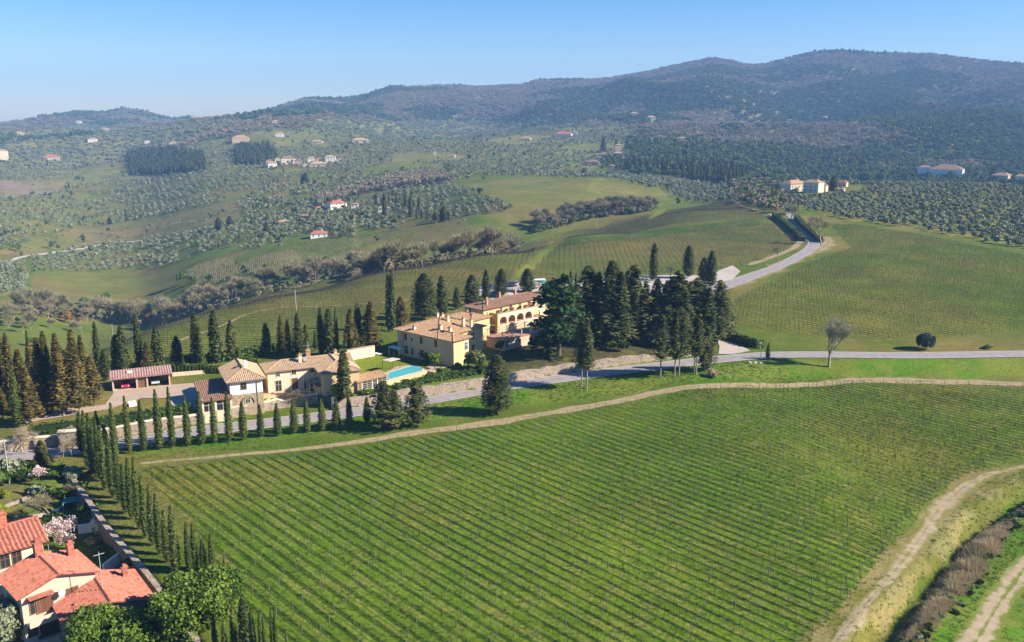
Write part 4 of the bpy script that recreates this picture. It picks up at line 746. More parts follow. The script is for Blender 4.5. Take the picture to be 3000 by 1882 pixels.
# garden shrubs: (frame, x, y, radius m, height, material, label)
SH = {k: [crown_lobes('shrub_crown', m, lobed(1.0, .62, 7, s, .5), 420, .11, s, .8) for s in (sd, sd + 1)] for k, (m, sd) in {'g': (M_BUSH, 60), 'o': (M_OLV, 64), 'y': (M_YELG, 68), 'b': (M_BRAM, 72), 'k': (M_OAK, 76)}.items()}
def shrub(p, h, wd, k, label, group=None, name='shrub', rmin=60):
    b = at(p, rmin); o = bpy.data.objects.new(name, SH[k][random.randrange(2)]); link(o); o.location = b; s = wd / 1.1; o.scale = (s, s, h); o.rotation_euler = (0, 0, random.uniform(0, 6.28)); return tag(o, label, 'shrub', group)
for f, x, y, h, w, k, lab in [(U, 1640, 1130, 2.6, 4.4, 'g', 'dense green shrub against the garden wall above the patio'), (U, 420, 480, 2.2, 3.4, 'g', 'dark round shrub under the pale lamp post garden'), (U, 200, 420, 3.4, 4.5, 'o', 'tall olive coloured shrub at the left garden edge'), (U, 60, 560, 3.0, 3.5, 'g', 'dark shrub at the far left garden edge'),
    (U, 950, 1290, 2.6, 3.4, 'g', 'dark green shrub left of the pink almond tree'), (U, 820, 1400, 2.2, 2.6, 'g', 'shrub touching the house below the almond tree'), (U, 1080, 760, 1.6, 3.6, 'k', 'low rounded shrub behind the pale garden tree'), (U, 640, 720, 1.6, 2.6, 'o', 'grey green shrub by the garden path'), (U, 1300, 440, 2.0, 3.5, 'o', 'grey shrub near the top of the garden wall'), (U, 1060, 420, 2.0, 3.2, 'g', 'dark shrub in the shade of the upper garden'),
    (U, 30, 1080, 1.6, 2.6, 'y', 'yellow green shrub beside the top red roof'), (U, 60, 760, 1.4, 2.0, 'y', 'yellowish shrub at the left garden slope'), (S, 2250, 1080, 1.4, 3.0, 'g', 'flat shrub right of the middle red roof'), (S, 2200, 660, 1.2, 2.2, 'o', 'grey flowering shrub below the garden wall'), (S, 2100, 860, 1.0, 2.6, 'b', 'bare twiggy shrub in the lower garden'), (E, 990, 960, 1.8, 3.0, 'g', 'shrub in the corner under the garden wall'), (E, 860, 870, 1.4, 3.2, 'g', 'wide low shrub on the lower lawn'), (E, 120, 1480, 1.6, 2.6, 'y', 'yellowish shrub at the foot of the balcony'), (E, 180, 260, 2.2, 3.0, 'g', 'dark shrub beside the small spruce'),
    (V, 1930, 540, 1.6, 2.2, 'g', 'dark clipped ball by the pool terrace, right one'), (V, 1440, 660, 1.5, 2.0, 'g', 'dark clipped ball by the pool terrace, left one'), (Cc, 990, 1170, 2.0, 3.4, 'g', 'big clipped mound in front of the villa corner'), (Cc, 880, 1190, 1.5, 3.6, 'k', 'low clipped mound at the villa corner'), (Cc, 1090, 1170, 1.5, 3.0, 'k', 'clipped mound under the round pale tree'), (Cc, 1250, 1180, 1.8, 3.0, 'g', 'clipped mound right of the round pale tree'), (V, 2200, 500, 1.2, 4.0, 'k', 'spreading green planting by the retaining wall'), (V, 620, 870, 1.1, 3.6, 'k', 'triangular clipped box planting by the pool house'),
    (Cc, 1420, 960, 3.0, 2.2, 'g', 'dark ivy mass on the villa corner'), (D, 1120, 1130, 3.0, 3.2, 'g', 'lit green shrub beneath the dark grove'), (D, 1000, 1120, 2.4, 3.0, 'g', 'dark shrub beneath the dark grove'), (D, 300, 1180, 2.0, 4.5, 'g', 'dark undergrowth left of the cedar foot'), (AD, 2480, 230, .9, 1.8, 'b', 'low clump of dry stems'), (D, 2020, 1390, 1.8, 3.2, 'b', 'grey leafless shrub at the end of the verge'), (M, 2150, 775, .9, 2.6, 'g', 'small bush on the bank above the right road'), (AD, 60, 960, 1.6, 3.0, 'b', 'grey leafless shrub under the last verge conifer'), (U, 1650, 345, 1.0, 1.5, 'k', 'small dark round shrub at the foot of the cypresses'), (B, 1620, 900, .9, 2.2, 'g', 'low green edging at the stout cypress')]:
    shrub(f(x, y), h, w, k, lab)
# hedges
def hedge(p, hgt, wid, label, m=None, name='hedge', n=9.0, off=0.0):
    xy = resample([q[:2] for q in p], .8); c = []; nr = []
    t = np.gradient(xy, axis=0); t /= np.linalg.norm(t, axis=1)[:, None]
    ln = len(xy) * .8; k = int(ln * n * (hgt * 2 + wid)); i = rng.integers(0, len(xy), k); s = rng.random(k) * (2 * hgt + wid)
    side = np.where(s < hgt, -1, np.where(s < hgt + wid, 0, 1)); lat = np.where(side == 0, (s - hgt) - wid / 2, side * wid / 2) + rng.normal(size=k) * .08
    z = np.where(side == 0, hgt, np.where(side < 0, s, s - hgt - wid)) + rng.normal(size=k) * .08; nx = -t[i, 1]; ny = t[i, 0]
    px = xy[i, 0] + nx * lat + t[i, 0] * rng.normal(size=k) * .4; py = xy[i, 1] + ny * lat + t[i, 1] * rng.normal(size=k) * .4
    z = z * (.9 + .25 * vnoise(px * .6, py * .6, 5))
    c = np.stack([px, py, zat(px, py) + z + off], 1); nn = np.stack([nx * side, ny * side, (side == 0) * 1.0 + .2], 1)
    V_, F_ = tri_cloud(c, nn, np.full(k, .24), flat=.6, quad=True)
    o = bpy.data.objects.new(name, mesh_from(name, V_, F_, m or M_BUSH, tint=np.repeat(np.clip(rng.random(k) * .8 + .1, 0, 1), 4))); link(o); tag(o, label, 'hedge')
    core = MB(); ring = []
    for (x, y), (tx, ty) in zip(xy[::2], t[::2]):
        zz = float(zat(x, y)) + off; a = wid * .42; ring.append([(x + ty * a, y - tx * a, zz - .2), (x + ty * a, y - tx * a, zz + hgt * .92), (x - ty * a, y + tx * a, zz + hgt * .92), (x - ty * a, y + tx * a, zz - .2)])
    for r0, r1 in zip(ring[:-1], ring[1:]):
        for q in range(3): core.quad(r0[q], r0[q + 1], r1[q + 1], r1[q])
    core.build('core', m or M_BUSH, o); return o
hedge(ats(pts(A, 330, 1290, 700, 1250, 960, 1215, 1150, 1180, 1500, 1130, 1700, 1090, 1920, 1060)), 1.7, 1.6, 'clipped green hedge along the top of the left road wall')
hedge(ats(pts(A, 1960, 1075, 2150, 1060, 2290, 1045, 2400, 1020)), .7, .8, 'low hedge in front of the lean-to')
hedge(ats(pts(A, 1330, 640, 1500, 632, 1640, 640, 1800, 660, 2040, 650, 2150, 640)), 1.6, 1.4, 'hedge behind the carport lawn', None)
hedge(ats(pts(A, 1660, 605, 1850, 575, 2100, 565, 2240, 550, 2400, 540) + pts(B, 600, 500, 760, 490, 900, 480)), 2.2, 1.6, 'tall dark hedge behind the white house and farmhouse')
hedge(ats(pts(Cc, 440, 975, 560, 1000, 680, 1040, 790, 1085)), 1.9, 1.8, 'dark clipped hedge along the long villa wall')
hedge(ats(pts(Cc, 380, 1330, 600, 1290, 760, 1260, 1000, 1215, 1240, 1185)), .9, 1.6, 'clipped low hedge above the road wall in front of the pool')
hedge(ats(pts(Cc, 820, 1225, 1000, 1190, 1180, 1165, 1280, 1150)), .9, 2.2, 'parterre hedge below the villa corner')
hedge(ats(pts(AD, 420, 400, 560, 470, 720, 545, 860, 585, 985, 585)), 2.2, 1.0, 'dark hedge lining the side drive')
hedge(ats(pts(J, 200, 768, 300, 842, 400, 932, 458, 995)), 2.4, 2.6, 'dark hedge between the sandy track and the upper lane', None, 'hedge', 3.0)
hedge(ats(pts(J, 395, 790, 475, 880, 560, 955, 615, 1005)), 2.6, 2.4, 'dark hedge along the bend of the upper lane', None, 'hedge', 3.0)
hedge(ats(pts(U, 1440, 690, 1480, 740)), 1.0, 1.6, 'short hedge at the garden compost corner')
for i in range(15):
    x = 1690 + i * 37; tree('slim', A(x, 680 - i * 1.2 if x < 2100 else 668), A(x - 3, 610), 10, f'{nth(i)} bushy young cypress from the left in the screen right of the carport', 'young cypresses in the screen right of the carport', .1)
for i in range(5):
    x = 560 + i * 34; tree('slim', B(x, 600), B(x, 525), 9, f'{nth(i)} young cypress from the left between white house and farmhouse', 'young cypresses between white house and farmhouse', .1)
# ------------------------------------------------------------------ vineyard rows
M_VINE = plain('vine_wood', (.15, .12, .08), (.10, .08, .055), 3.0); M_POST = plain('grey_post', (.15, .13, .11), (.10, .085, .07), 3.0)
def vine_rows(poly_px, holes_px, dirv, per, step, post_every, label, group, rmin=60, vine_w=.02, vh=.75, post_w=.03, post_h=1.6, minlen=8, joined=None):
    wp = np.array([p[:2] for p in ats(poly_px, rmin)]); hol = [[tuple(p[:2]) for p in ats(h, rmin)] for h in holes_px]
    poly = [tuple(p) for p in wp]; tt = wp @ per; ss = wp @ dirv; allv, allp = [], []
    d3 = np.array((dirv[0], dirv[1], 0)); p3 = np.array((per[0], per[1], 0)); up = np.array((0, 0, 1.0)); f = np.array([(0, 1, 5, 4), (1, 2, 6, 5), (2, 3, 7, 6), (3, 0, 4, 7), (4, 5, 6, 7)])
    for k in range(int(math.ceil(tt.min() / PITCH_ROW)), int(tt.max() / PITCH_ROW) + 1):
        t = (k + .5) * PITCH_ROW; s0 = np.arange(ss.min(), ss.max(), step); x0 = dirv[0] * s0 + per[0] * t; y0 = dirv[1] * s0 + per[1] * t
        ins = inpoly(x0, y0, poly) & (np.abs(np.arctan2(x0, y0)) < R(35))
        for h in hol: ins &= ~inpoly(x0, y0, h)
        e_ = np.diff(np.concatenate([[0], ins.astype(int), [0]]))
        for i0, i1 in zip(np.nonzero(e_ == 1)[0], np.nonzero(e_ == -1)[0]):
            if (i1 - i0) * step < minlen: continue
            x, y = x0[i0:i1], y0[i0:i1]; keep = rng.random(len(x)) > .25; c = np.stack([x, y, zat(x, y)], 1); cv = c[keep]; n = len(cv)
            hh = vh * (.7 + .5 * rng.random((n, 1))); jit = p3 * rng.normal(size=(n, 1)) * .07 + d3 * rng.normal(size=(n, 1)) * .15
            b0 = cv + jit; b1 = b0 + up * hh + p3 * rng.normal(size=(n, 1)) * .08; w = d3 * vine_w; V_ = [b0 - w, b0 + w, b1 + w, b1 - w]
            tp = b1 + d3 * rng.normal(size=(n, 1)) * .3 + up * (.3 + .35 * rng.random((n, 1))); V_ += [b1 - d3 * .03, b1 + d3 * .03, tp + d3 * .01, tp - d3 * .01]
            V_ = np.stack(V_, 1).reshape(-1, 3)
            k_ = c + up * vh * (.9 + .15 * rng.random((len(c), 1))); V_ = np.vstack([V_, np.stack([k_[:-1] - up * .03, k_[1:] - up * .03, k_[1:] + up * .035, k_[:-1] + up * .035], 1).reshape(-1, 3)])     # canes tied along the wire
            q = c[np.unique(np.concatenate([np.round(np.arange(rng.random() * post_every / step, len(c) - 1, max(1, post_every / step))).astype(int), [0, len(c) - 1]])) % len(c)]; m = len(q); hp = post_h * (.88 + .2 * rng.random((m, 1))); a_ = post_w
            lean = p3 * rng.normal(size=(m, 1)) * .07 + d3 * rng.normal(size=(m, 1)) * .07
            base = np.stack([q + d3 * a_ + p3 * a_, q - d3 * a_ + p3 * a_, q - d3 * a_ - p3 * a_, q + d3 * a_ - p3 * a_], 1); V2 = np.concatenate([base - up * .2, base + (up * hp + lean)[:, None]], 1).reshape(-1, 3)
            if joined: allv.append(V_); allp.append(V2); continue
            o = bpy.data.objects.new('vine_row', mesh_from('vine_row', V_, np.arange(len(V_)).reshape(-1, 4), M_VINE)); link(o); tag(o, label, 'vine row', group)
            po = bpy.data.objects.new('posts', mesh_from('posts', V2, (f[None] + 8 * np.arange(m)[:, None, None]).reshape(-1, 4), M_POST)); link(po, o); po['kind'] = 'stuff'
    if joined:
        V_ = np.vstack(allv); V2 = np.vstack(allp); m = len(V2) // 8; F_ = np.vstack([np.arange(len(V_)).reshape(-1, 4), len(V_) + (f[None] + 8 * np.arange(m)[:, None, None]).reshape(-1, 4)])
        o = bpy.data.objects.new(joined, mesh_from(joined, np.vstack([V_, V2]), F_, [M_VINE])); link(o); tag(o, label, None, None, 'stuff')
vine_rows(P_FRONT, [], ROWA, PERA, 1.0, 6.0, 'bare trellised vine row in the large vineyard below the road', 'vine rows of the large vineyard below the road', 60)
PITCH_ROW = 2.4; vine_rows(P_RIGHT, [], ROWA, PERA, 1.4, 14.0, 'bare vine row in the sloping vineyard right of the dark grove', 'vine rows of the vineyard right of the grove', 150, .04, .9, .025)
PITCH_ROW = 2.3; vine_rows(P_BACK, [P_LANE, P_BANKT, P_LANE2], ROWB, PERB, 2.2, 16.0, 'bare vine rows of the long vineyard behind the villa', None, 150, .05, .9, .035, joined='vineyard_rows')
for P_, d_, nm in ((P_V1, (.45, .89), 'left'), (P_V2, (.45, .89), 'middle'), (P_V3, (-.35, .94), 'right')):
    d_ = np.array(d_) / np.hypot(*d_); PITCH_ROW = 3.8; vine_rows(P_, [], d_, np.array((d_[1], -d_[0])), 2.0, 12.0, f'bare vine rows of the {nm} one of three small vineyards across the valley', None, 330, .32, 1.5, .06, 1.8, 14, 'small_vineyard_rows')
PITCH_ROW = 1.8

# ------------------------------------------------------------------ scattered growth
def scatter(name, P_, scl, protos, label, kind='stuff', rz=None, tilt=0.0):
    """copies of the prototypes on points: growth nobody could count"""
    n = len(P_); me = bpy.data.meshes.new(name); me.vertices.add(n); me.vertices.foreach_set('co', np.asarray(P_, np.float32).ravel())
    a = me.attributes.new('scl', 'FLOAT_VECTOR', 'POINT'); a.data.foreach_set('vector', np.asarray(scl, np.float32).ravel())
    rot = np.zeros((n, 3), np.float32); rot[:, 2] = rng.random(n) * 6.283 if rz is None else rz; rot[:, :2] = rng.normal(size=(n, 2)) * tilt
    a = me.attributes.new('rot', 'FLOAT_VECTOR', 'POINT'); a.data.foreach_set('vector', rot.ravel())
    cl = bpy.data.collections.new(name + '_kinds')
    for p in protos: cl.objects.link(p)
    ng = bpy.data.node_groups.new(name, 'GeometryNodeTree'); ng.interface.new_socket('Geometry', in_out='INPUT', socket_type='NodeSocketGeometry'); ng.interface.new_socket('Geometry', in_out='OUTPUT', socket_type='NodeSocketGeometry')
    N_, L_ = ng.nodes, ng.links; gi, go = N_.new('NodeGroupInput'), N_.new('NodeGroupOutput'); ip = N_.new('GeometryNodeInstanceOnPoints'); ci = N_.new('GeometryNodeCollectionInfo')
    ci.inputs['Collection'].default_value = cl; ci.inputs['Separate Children'].default_value = True; ci.inputs['Reset Children'].default_value = True; ip.inputs['Pick Instance'].default_value = True
    def attr(nm, tp):
        x = N_.new('GeometryNodeInputNamedAttribute'); x.data_type = tp; x.inputs['Name'].default_value = nm; return x.outputs['Attribute']
    rv = N_.new('FunctionNodeRandomValue'); rv.data_type = 'INT'; rv.inputs[4].default_value = 0; rv.inputs[5].default_value = max(len(protos) - 1, 0)
    L_.new(gi.outputs[0], ip.inputs['Points']); L_.new(ci.outputs[0], ip.inputs['Instance']); L_.new(attr('scl', 'FLOAT_VECTOR'), ip.inputs['Scale']); L_.new(attr('rot', 'FLOAT_VECTOR'), ip.inputs['Rotation']); L_.new(rv.outputs[2], ip.inputs['Instance Index'])
    L_.new(ip.outputs[0], go.inputs[0])
    o = bpy.data.objects.new(name, me); link(o); md = o.modifiers.new('growth', 'NODES'); md.node_group = ng
    return tag(o, label, None, None, kind)
def proto(name, me): return bpy.data.objects.new(name, me)
def merge(name, parts, mats):
    """several (mesh, matrix, material index) joined into one prototype mesh, tint kept"""
    V_, F_, T_, MI = [], [], [], []; k = 0
    for me, mx, mi in parts:
        n = len(me.vertices); co = np.zeros(n * 3, np.float32); me.vertices.foreach_get('co', co); co = co.reshape(-1, 3) @ np.array(mx.to_3x3()).T + np.array(mx.translation)
        at_ = me.attributes.get('tint'); t = np.full(n, .4, np.float32)
        if at_: at_.data.foreach_get('value', t)
        V_.append(co); T_.append(t); F_ += [tuple(i + k for i in p.vertices) for p in me.polygons]; MI += [mi] * len(me.polygons); k += n
    return mesh_from(name, np.vstack(V_), F_, mats, MI, np.concatenate(T_))
I4 = Matrix.Identity(4)
def MS(x, y, z, s, sz=None): return Matrix.Translation((x, y, z)) @ Matrix.Diagonal((s, s, sz or s, 1))
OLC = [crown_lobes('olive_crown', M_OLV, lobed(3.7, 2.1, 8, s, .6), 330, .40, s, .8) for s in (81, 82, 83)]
OLT = fork(2.6, .2, 84)
OLLO = [crown_lobes('olive_low', M_OLV, lobed(3.6, 2.1, 4, s, .58), 80, .75, s, .8) for s in (85, 86, 87)]
BARELO = [crown_lobes('bare_low', m, lobed(7, 3.0, 7, s, .6, .6), 190, .52, s, 1.2, False, .85) for s, m in ((88, M_TWIGP), (89, M_TWIG), (90, M_TWIGG))]
DARKLO = [crown_lobes('oak_low', M_OAK, lobed(7, 3.2, 6, s, .58), 120, .95, s, .7) for s in (91, 92)] + [crown_lobes('pine_low', M_PINE, lobed(9, 3.2, 6, s, .7), 120, .95, s, .7) for s in (93, 94)]
CONELO = [crown_column('cypress_low', M_CYPD, colm, 90, .2, .5, .08, s, .8) for s in (95, 96)]
PINELO = [crown_column('conifer_low', M_PINE, cone, 130, .3, .35, .07, s, .7) for s in (97, 98)]

def in_any(x, y, polys, rmin, rmax):
    z = zat(x, y); u, v = project(x, y, z); r = np.hypot(x, y); m = np.zeros(len(x), bool)
    for p in polys: m |= inpoly(u, v, p)
    return m & (r > rmin) & (r < rmax)
def grid(sp, r0, r1, ang=.5, jit=.25, half=34):
    n = int(2 * r1 / sp); i, j = np.meshgrid(np.arange(n), np.arange(n)); q = np.stack([i.ravel() * sp - r1, j.ravel() * sp - r1], 1) + rng.normal(size=(n * n, 2)) * sp * jit
    c, s = math.cos(ang), math.sin(ang); x = q[:, 0] * c - q[:, 1] * s; y = q[:, 0] * s + q[:, 1] * c
    r = np.hypot(x, y); m = (r > r0) & (r < r1) & (np.abs(np.arctan2(x, y)) < R(half)) & (y > 0); return x[m], y[m]
def P3(x, y, dz=0.0): return np.stack([x, y, zat(x, y) + dz], 1)
# olive groves: the nearest 300 trees are objects of their own
ox, oy = [], []
for polys, sp, r0, r1, ang, dens in (([P_OL_R], 6.3, 250, 1000, .35, .97), ([P_OL_A], 6.0, 400, 900, .05, .95), ([P_OL_B], 7.5, 380, 1500, .2, .8), ([P_OL_C], 7.6, 450, 2500, .4, .72), ([P_TERR], 6.8, 500, 2000, .1, .75), ([P_OL_V], 6.3, 420, 1500, .15, .85), ([P_OL_I], 6.2, 600, 2000, .3, .95)):
    x, y = grid(sp, r0, r1, ang, .16); m = in_any(x, y, polys, r0, r1); x, y = x[m], y[m]
    m = (rng.random(len(x)) < dens) & (fbm(x, y, 45, 3, 71) > (.36 if sp > 6.3 else .22)); ox.append(x[m]); oy.append(y[m])
x, y = grid(8.0, 800, 1900, .7, .3); u, v = project(x, y, zat(x, y)); r = np.hypot(x, y)
free = ~in_any(x, y, [P_HILL, P_SCRUB, P_PINE1, P_PINE2, P_CYPW, P_BAREB, P_PINK, P_OL_C, P_OL_B, P_TERR, P_OL_I, P_OL_R, P_LEFTF, P_BACK, P_RDARK, P_OL_V, P_BRN, P_V1, P_V2, P_V3], 0, 9000)
gate = fbm(x, y, 130, 4, 73); m = free & (gate > .46) & (rng.random(len(x)) < .8) & (zat(x, y) < 45) & ~((u > 1900) & (v < 520)); ox.append(x[m]); oy.append(y[m])
ox, oy = np.concatenate(ox), np.concatenate(oy); o_ = np.argsort(np.hypot(ox, oy)); ox, oy = ox[o_], oy[o_]
zz_ = zat(ox, oy); uu, vv = project(ox, oy, zz_ + 2); vis = (uu > -20) & (uu < 3020); near = np.nonzero(vis)[0][:300]; far = np.setdiff1d(np.arange(len(ox)), near)
for k, i in enumerate(near):
    left = uu[i] < 700
    e = empty('olive_tree', (ox[i], oy[i], zz_[i]), 'grey green olive tree in the dense planting at the left edge of the valley' if left else 'grey green olive tree in the grove on the slope right of the upper lane', 'olive tree', 'olive trees at the left edge of the valley' if left else 'olive trees in the grove on the right slope', random.uniform(0, 6.28)); s = random.uniform(.75, 1.05); e.scale = (s, s, s * random.uniform(.9, 1.15))
    link(bpy.data.objects.new('crown', OLC[k % 3]), e); link(bpy.data.objects.new('trunk', OLT), e)
sc = (.68 + .42 * rng.random((len(far), 1))) * np.array([[1, 1, 1.0]]); rf = np.hypot(ox[far], oy[far]); P_ = P3(ox[far], oy[far])
a = rf < 900
OLHI = [merge('olive_whole', [(c, I4, 0), (OLT, I4, 1)], [M_OLV, M_BARK]) for c in OLC]
scatter('olive_grove', P_[a], sc[a], [proto('olive', c) for c in OLHI], 'rows of grey green olive trees on the right slope and across the valley'); scatter('far_olive_groves', P_[~a], sc[~a], [proto('olive_far', c) for c in OLLO], 'far olive groves covering the lower slopes of the hills')
# woods of the far slopes
x, y = grid(13.0, 900, 4100, .2, .4); z = zat(x, y); u, v = project(x, y, z); r = np.hypot(x, y)
nb = fbm(x, y, 42, 4, 51); n2 = fbm(x, y, 300, 5, 75); hgt = sstep(10, 75, z) + .55 * ((u > 1850) & (v < 545)); open_ = in_any(x, y, [P_HILL, P_SCRUB, P_PINK, P_OL_B, P_TERR, P_OL_I, P_OL_C, P_OL_R, P_LEFTF, P_BACK, P_BAREB, P_PINE1, P_PINE2], 0, 9000) & (r < 1900)
isw = (hgt * .95 + (n2 - .5) * 2.2 + .12 > rng.random(len(x)) * .5 + .32) & ~open_ & (r > 1000) | ((u > 1850) & (v < 548) & (r > 1020) & (rng.random(len(x)) < .97))
pines = isw & (fbm(x, y, 260, 4, 77) + .10 * ((u > 1700) & (v > 330)) + .06 * (u > 1850) > .50 + .1 * rng.random(len(x)))
bareW = isw & ~pines
def clump(parts, n, rad, seed, sz=1.0):
    g = random.Random(seed); lst = []; mats = []
    for i in range(n):
        me = g.choice(parts); m = me.materials[0]
        if m not in mats: mats.append(m)
        q = math.sqrt(g.random()) * rad; a_ = g.uniform(0, 6.28); s = g.uniform(.75, 1.25) * sz; lst.append((me, MS(q * math.cos(a_), q * math.sin(a_), -.5, s), mats.index(m)))
    return merge('grove_clump', lst, mats)
BCL = [clump(BARELO, 6, 9, s) for s in (1, 2, 3)]; DCL = [clump(DARKLO, 5, 8, s) for s in (4, 5, 6)]
s3 = lambda n, lo=.8, hi=1.3: (lo + (hi - lo) * rng.random((n, 1))) * np.ones((1, 3))
scatter('bare_woods', P3(x[bareW], y[bareW]), s3(bareW.sum(), .75, 1.15), [proto('bare_clump', c) for c in BCL], 'brown leafless woods covering the far hillsides'); scatter('evergreen_woods', P3(x[pines], y[pines]), s3(pines.sum(), .8, 1.25), [proto('dark_clump', c) for c in DCL], 'dark evergreen woods in patches on the far hillsides')
groveF = ~isw & ~open_ & (r > 1850) & (gate.mean() > 0) & (rng.random(len(x)) < .8)
OCL = [clump(OLLO, 4, 7, s) for s in (7, 8)]
scatter('hill_groves', P3(x[groveF], y[groveF]), s3(groveF.sum()), [proto('olive_clump', c) for c in OCL], 'far olive groves between the woods on the hills')
# loose trees and hedges through the middle distance
x, y = grid(15.0, 430, 2000, .9, .45); r = np.hypot(x, y); hg = 1 - np.abs(2 * fbm(x, y, 120, 3, 79) - 1)
free2 = ~in_any(x, y, [P_HILL, P_BACK, P_RIGHT, P_V1, P_V2, P_V3, P_OL_R, P_LEFTF], 0, 9000)
m = free2 & (((hg > .93) & (rng.random(len(x)) < .5)) | (rng.random(len(x)) < .06)); k = rng.random(len(x))
a = m & (k < .55); b = m & (k >= .55)
scatter('scattered_bare_trees', P3(x[a], y[a]), s3(a.sum(), .5, .95), [proto('bare_one', c) for c in BARELO], 'leafless trees and hedges between the groves'); scatter('scattered_evergreens', P3(x[b], y[b]), s3(b.sum(), .45, .95), [proto('dark_one', c) for c in DARKLO], 'dark evergreens dotted between the groves')
# named woods
def wood(polys, sp, kinds, lab, nm, lo, hi, r0, r1, dens=1.0, flat=False):
    x, y = grid(sp, r0, r1, .3, .35); m = in_any(x, y, polys, r0, r1) & (rng.random(len(x)) < dens); n = m.sum()
    sc_ = s3(n, lo, hi)
    if flat: sc_ = np.stack([1.5 + rng.random(n) * .9] * 2 + [lo + (hi - lo) * rng.random(n)], 1)
    return scatter(nm, P3(x[m], y[m]), sc_, [proto('wood_one', c) for c in kinds], lab)
wood([P_PINE1], 6.5, PINELO + CONELO, 'square plantation of dark conifers on the left slope', 'conifer_plantation', 9, 13, 700, 3000, 1, True)
wood([P_PINE2], 7.0, PINELO + CONELO, 'smaller dark conifer wood above the white hamlet', 'conifer_wood', 9, 13, 700, 3000, 1, True)
wood([P_BAREB], 6.0, BARELO[:1] + BARELO[:2], 'purplish leafless wood along the middle ridge', 'ridge_wood', .9, 1.3, 550, 2500, .9)
wood([P_SCRUB], 9.0, BARELO, 'brown scrub and saplings on the valley slope', 'valley_scrub', .25, .5, 380, 1500, .35); wood([P_BRN], 9.0, BARELO, 'brown bushes on the tan slope across the valley', 'slope_scrub', .2, .45, 380, 900, .3); wood([P_OL_V], 11.0, BARELO + DARKLO, 'mixed trees around the valley cottages', 'cottage_trees', .4, .85, 400, 1500, .5)
wood([P_RDARK], 6.0, BARELO + DARKLO[:1], 'leafless trees around the lane below the hilltop houses', 'lane_wood', .7, 1.1, 420, 1500, .8)
wood([P_CYPW], 8.5, DARKLO + BARELO[:1], 'dark undergrowth of the cypress wood', 'cypress_wood_floor', .6, 1.0, 560, 2600, .9)
# cypresses in the middle distance, each one by itself
xs, ys = grid(11.5, 560, 2600, .25, .4); m = in_any(xs, ys, [P_CYPW], 560, 2600); xs, ys = xs[m], ys[m]; o_ = np.argsort(np.hypot(xs, ys))[:150]
def small_cyp(x, y, h, w, lab, grp=None, kind='dark'):
    o = bpy.data.objects.new('cypress_tree', random.choice(KIND['dark'] if kind == 'dark' else KIND[kind])); link(o); o.location = (x, y, float(zat(x, y)) - .2); o.scale = (w, w, h); o.rotation_euler = (0, 0, random.uniform(0, 6)); tag(o, lab, 'cypress', grp)
for i in o_: small_cyp(xs[i], ys[i], random.uniform(11, 19), random.uniform(1.3, 2.3), 'dark cypress in the long wood below the hilltop castle', 'cypresses in the wood below the castle')
lone = [(H, 685, 780, 560, 'tall cypress left of the white annex on the terraced slope'), (H, 785, 660, 560, 'thin cypress, first of the terrace file'), (H, 822, 660, 570, 'thin cypress, second of the terrace file'), (H, 868, 690, 555, 'thin cypress, third of the terrace file'), (H, 912, 770, 580, 'tall cypress at the middle of the terrace file'), (H, 940, 700, 610, 'thin cypress right of the tallest in the terrace file'), (H, 985, 700, 590, 'thin cypress, last of the terrace file'),
 (H, 965, 790, 690, 'lower cypress below the terrace file'), (H, 1010, 790, 700, 'second lower cypress below the terrace file'), (H, 1060, 800, 710, 'third lower cypress below the terrace file'), (H, 1130, 800, 720, 'broad lower cypress below the terrace file'), (H, 1200, 805, 680, 'broadest dark cypress at the end of the lower file'), (H, 1248, 805, 700, 'thin cypress at the very end of the lower file'), (H, 720, 640, 570, 'dark cypress above the white annex'), (H, 610, 690, 570, 'dark cypress right of the red roofed valley house'),
 (G, 488, 672, 610, 'single thin cypress by the pinkish plot'), (G, 893, 885, 800, 'single dark cypress in the left olive grove'), (G, 775, 910, 860, 'small round dark tree in the left olive grove'), (G, 592, 1035, 975, 'cypress beside the valley lane'), (G, 2160, 618, 545, 'big dark cypress clump below the white hamlet'), (G, 2140, 620, 560, 'left stem of the dark clump below the hamlet'), (G, 1932, 620, 575, 'small dark tree below the left pine wood'), (G, 1545, 945, 860, 'cypress left of the dark round oak across the valley'), (G, 1625, 935, 850, 'dark round oak across the valley'),
 (G, 1735, 905, 850, 'first small cypress of the file behind the cottages'), (G, 1775, 905, 840, 'second small cypress of the file behind the cottages'), (G, 1800, 900, 845, 'third small cypress of the file behind the cottages'), (G, 1885, 985, 900, 'dark bushy tree left of the cottages'), (G, 1690, 1030, 960, 'reddish dark tree below the cottages'), (G, 335, 505, 445, 'dark tree beside the left farmhouse'),
 (ZC, 1235, 400, 300, 'left cypress of the file behind the hilltop house'), (ZC, 1308, 430, 250, 'tallest thin cypress behind the hilltop house'), (ZC, 1395, 580, 325, 'broad dark cypress right of the hilltop house'), (ZC, 1500, 420, 310, 'cypress right of the broad one on the hilltop'), (ZC, 1575, 420, 310, 'farther cypress right of the hilltop house'), (ZC, 1685, 420, 310, 'thin cypress near the umbrella pine'),
 (AA, 1480, 340, 190, 'dark conifer right of the long white building'), (AA, 1860, 440, 190, 'thin dark cypress beside the round tree at the far right'), (AA, 2170, 540, 310, 'left cypress in front of the right farm roof'), (AA, 2210, 520, 280, 'right cypress in front of the right farm roof'), (AA, 1700, 450, 330, 'dark round tree between long white building and right farm'), (AB, 705, 400, 130, 'dark pointed conifer left of the castle tower'), (AB, 1120, 320, 140, 'dark conifer right of the castle tower'), (AB, 930, 260, 150, 'thin conifer behind the castle tower'), (AB, 1900, 130, 60, 'lone cypress on the slope above the castle wood'), (AB, 1970, 380, 220, 'dark conifer pair below the far villa')]
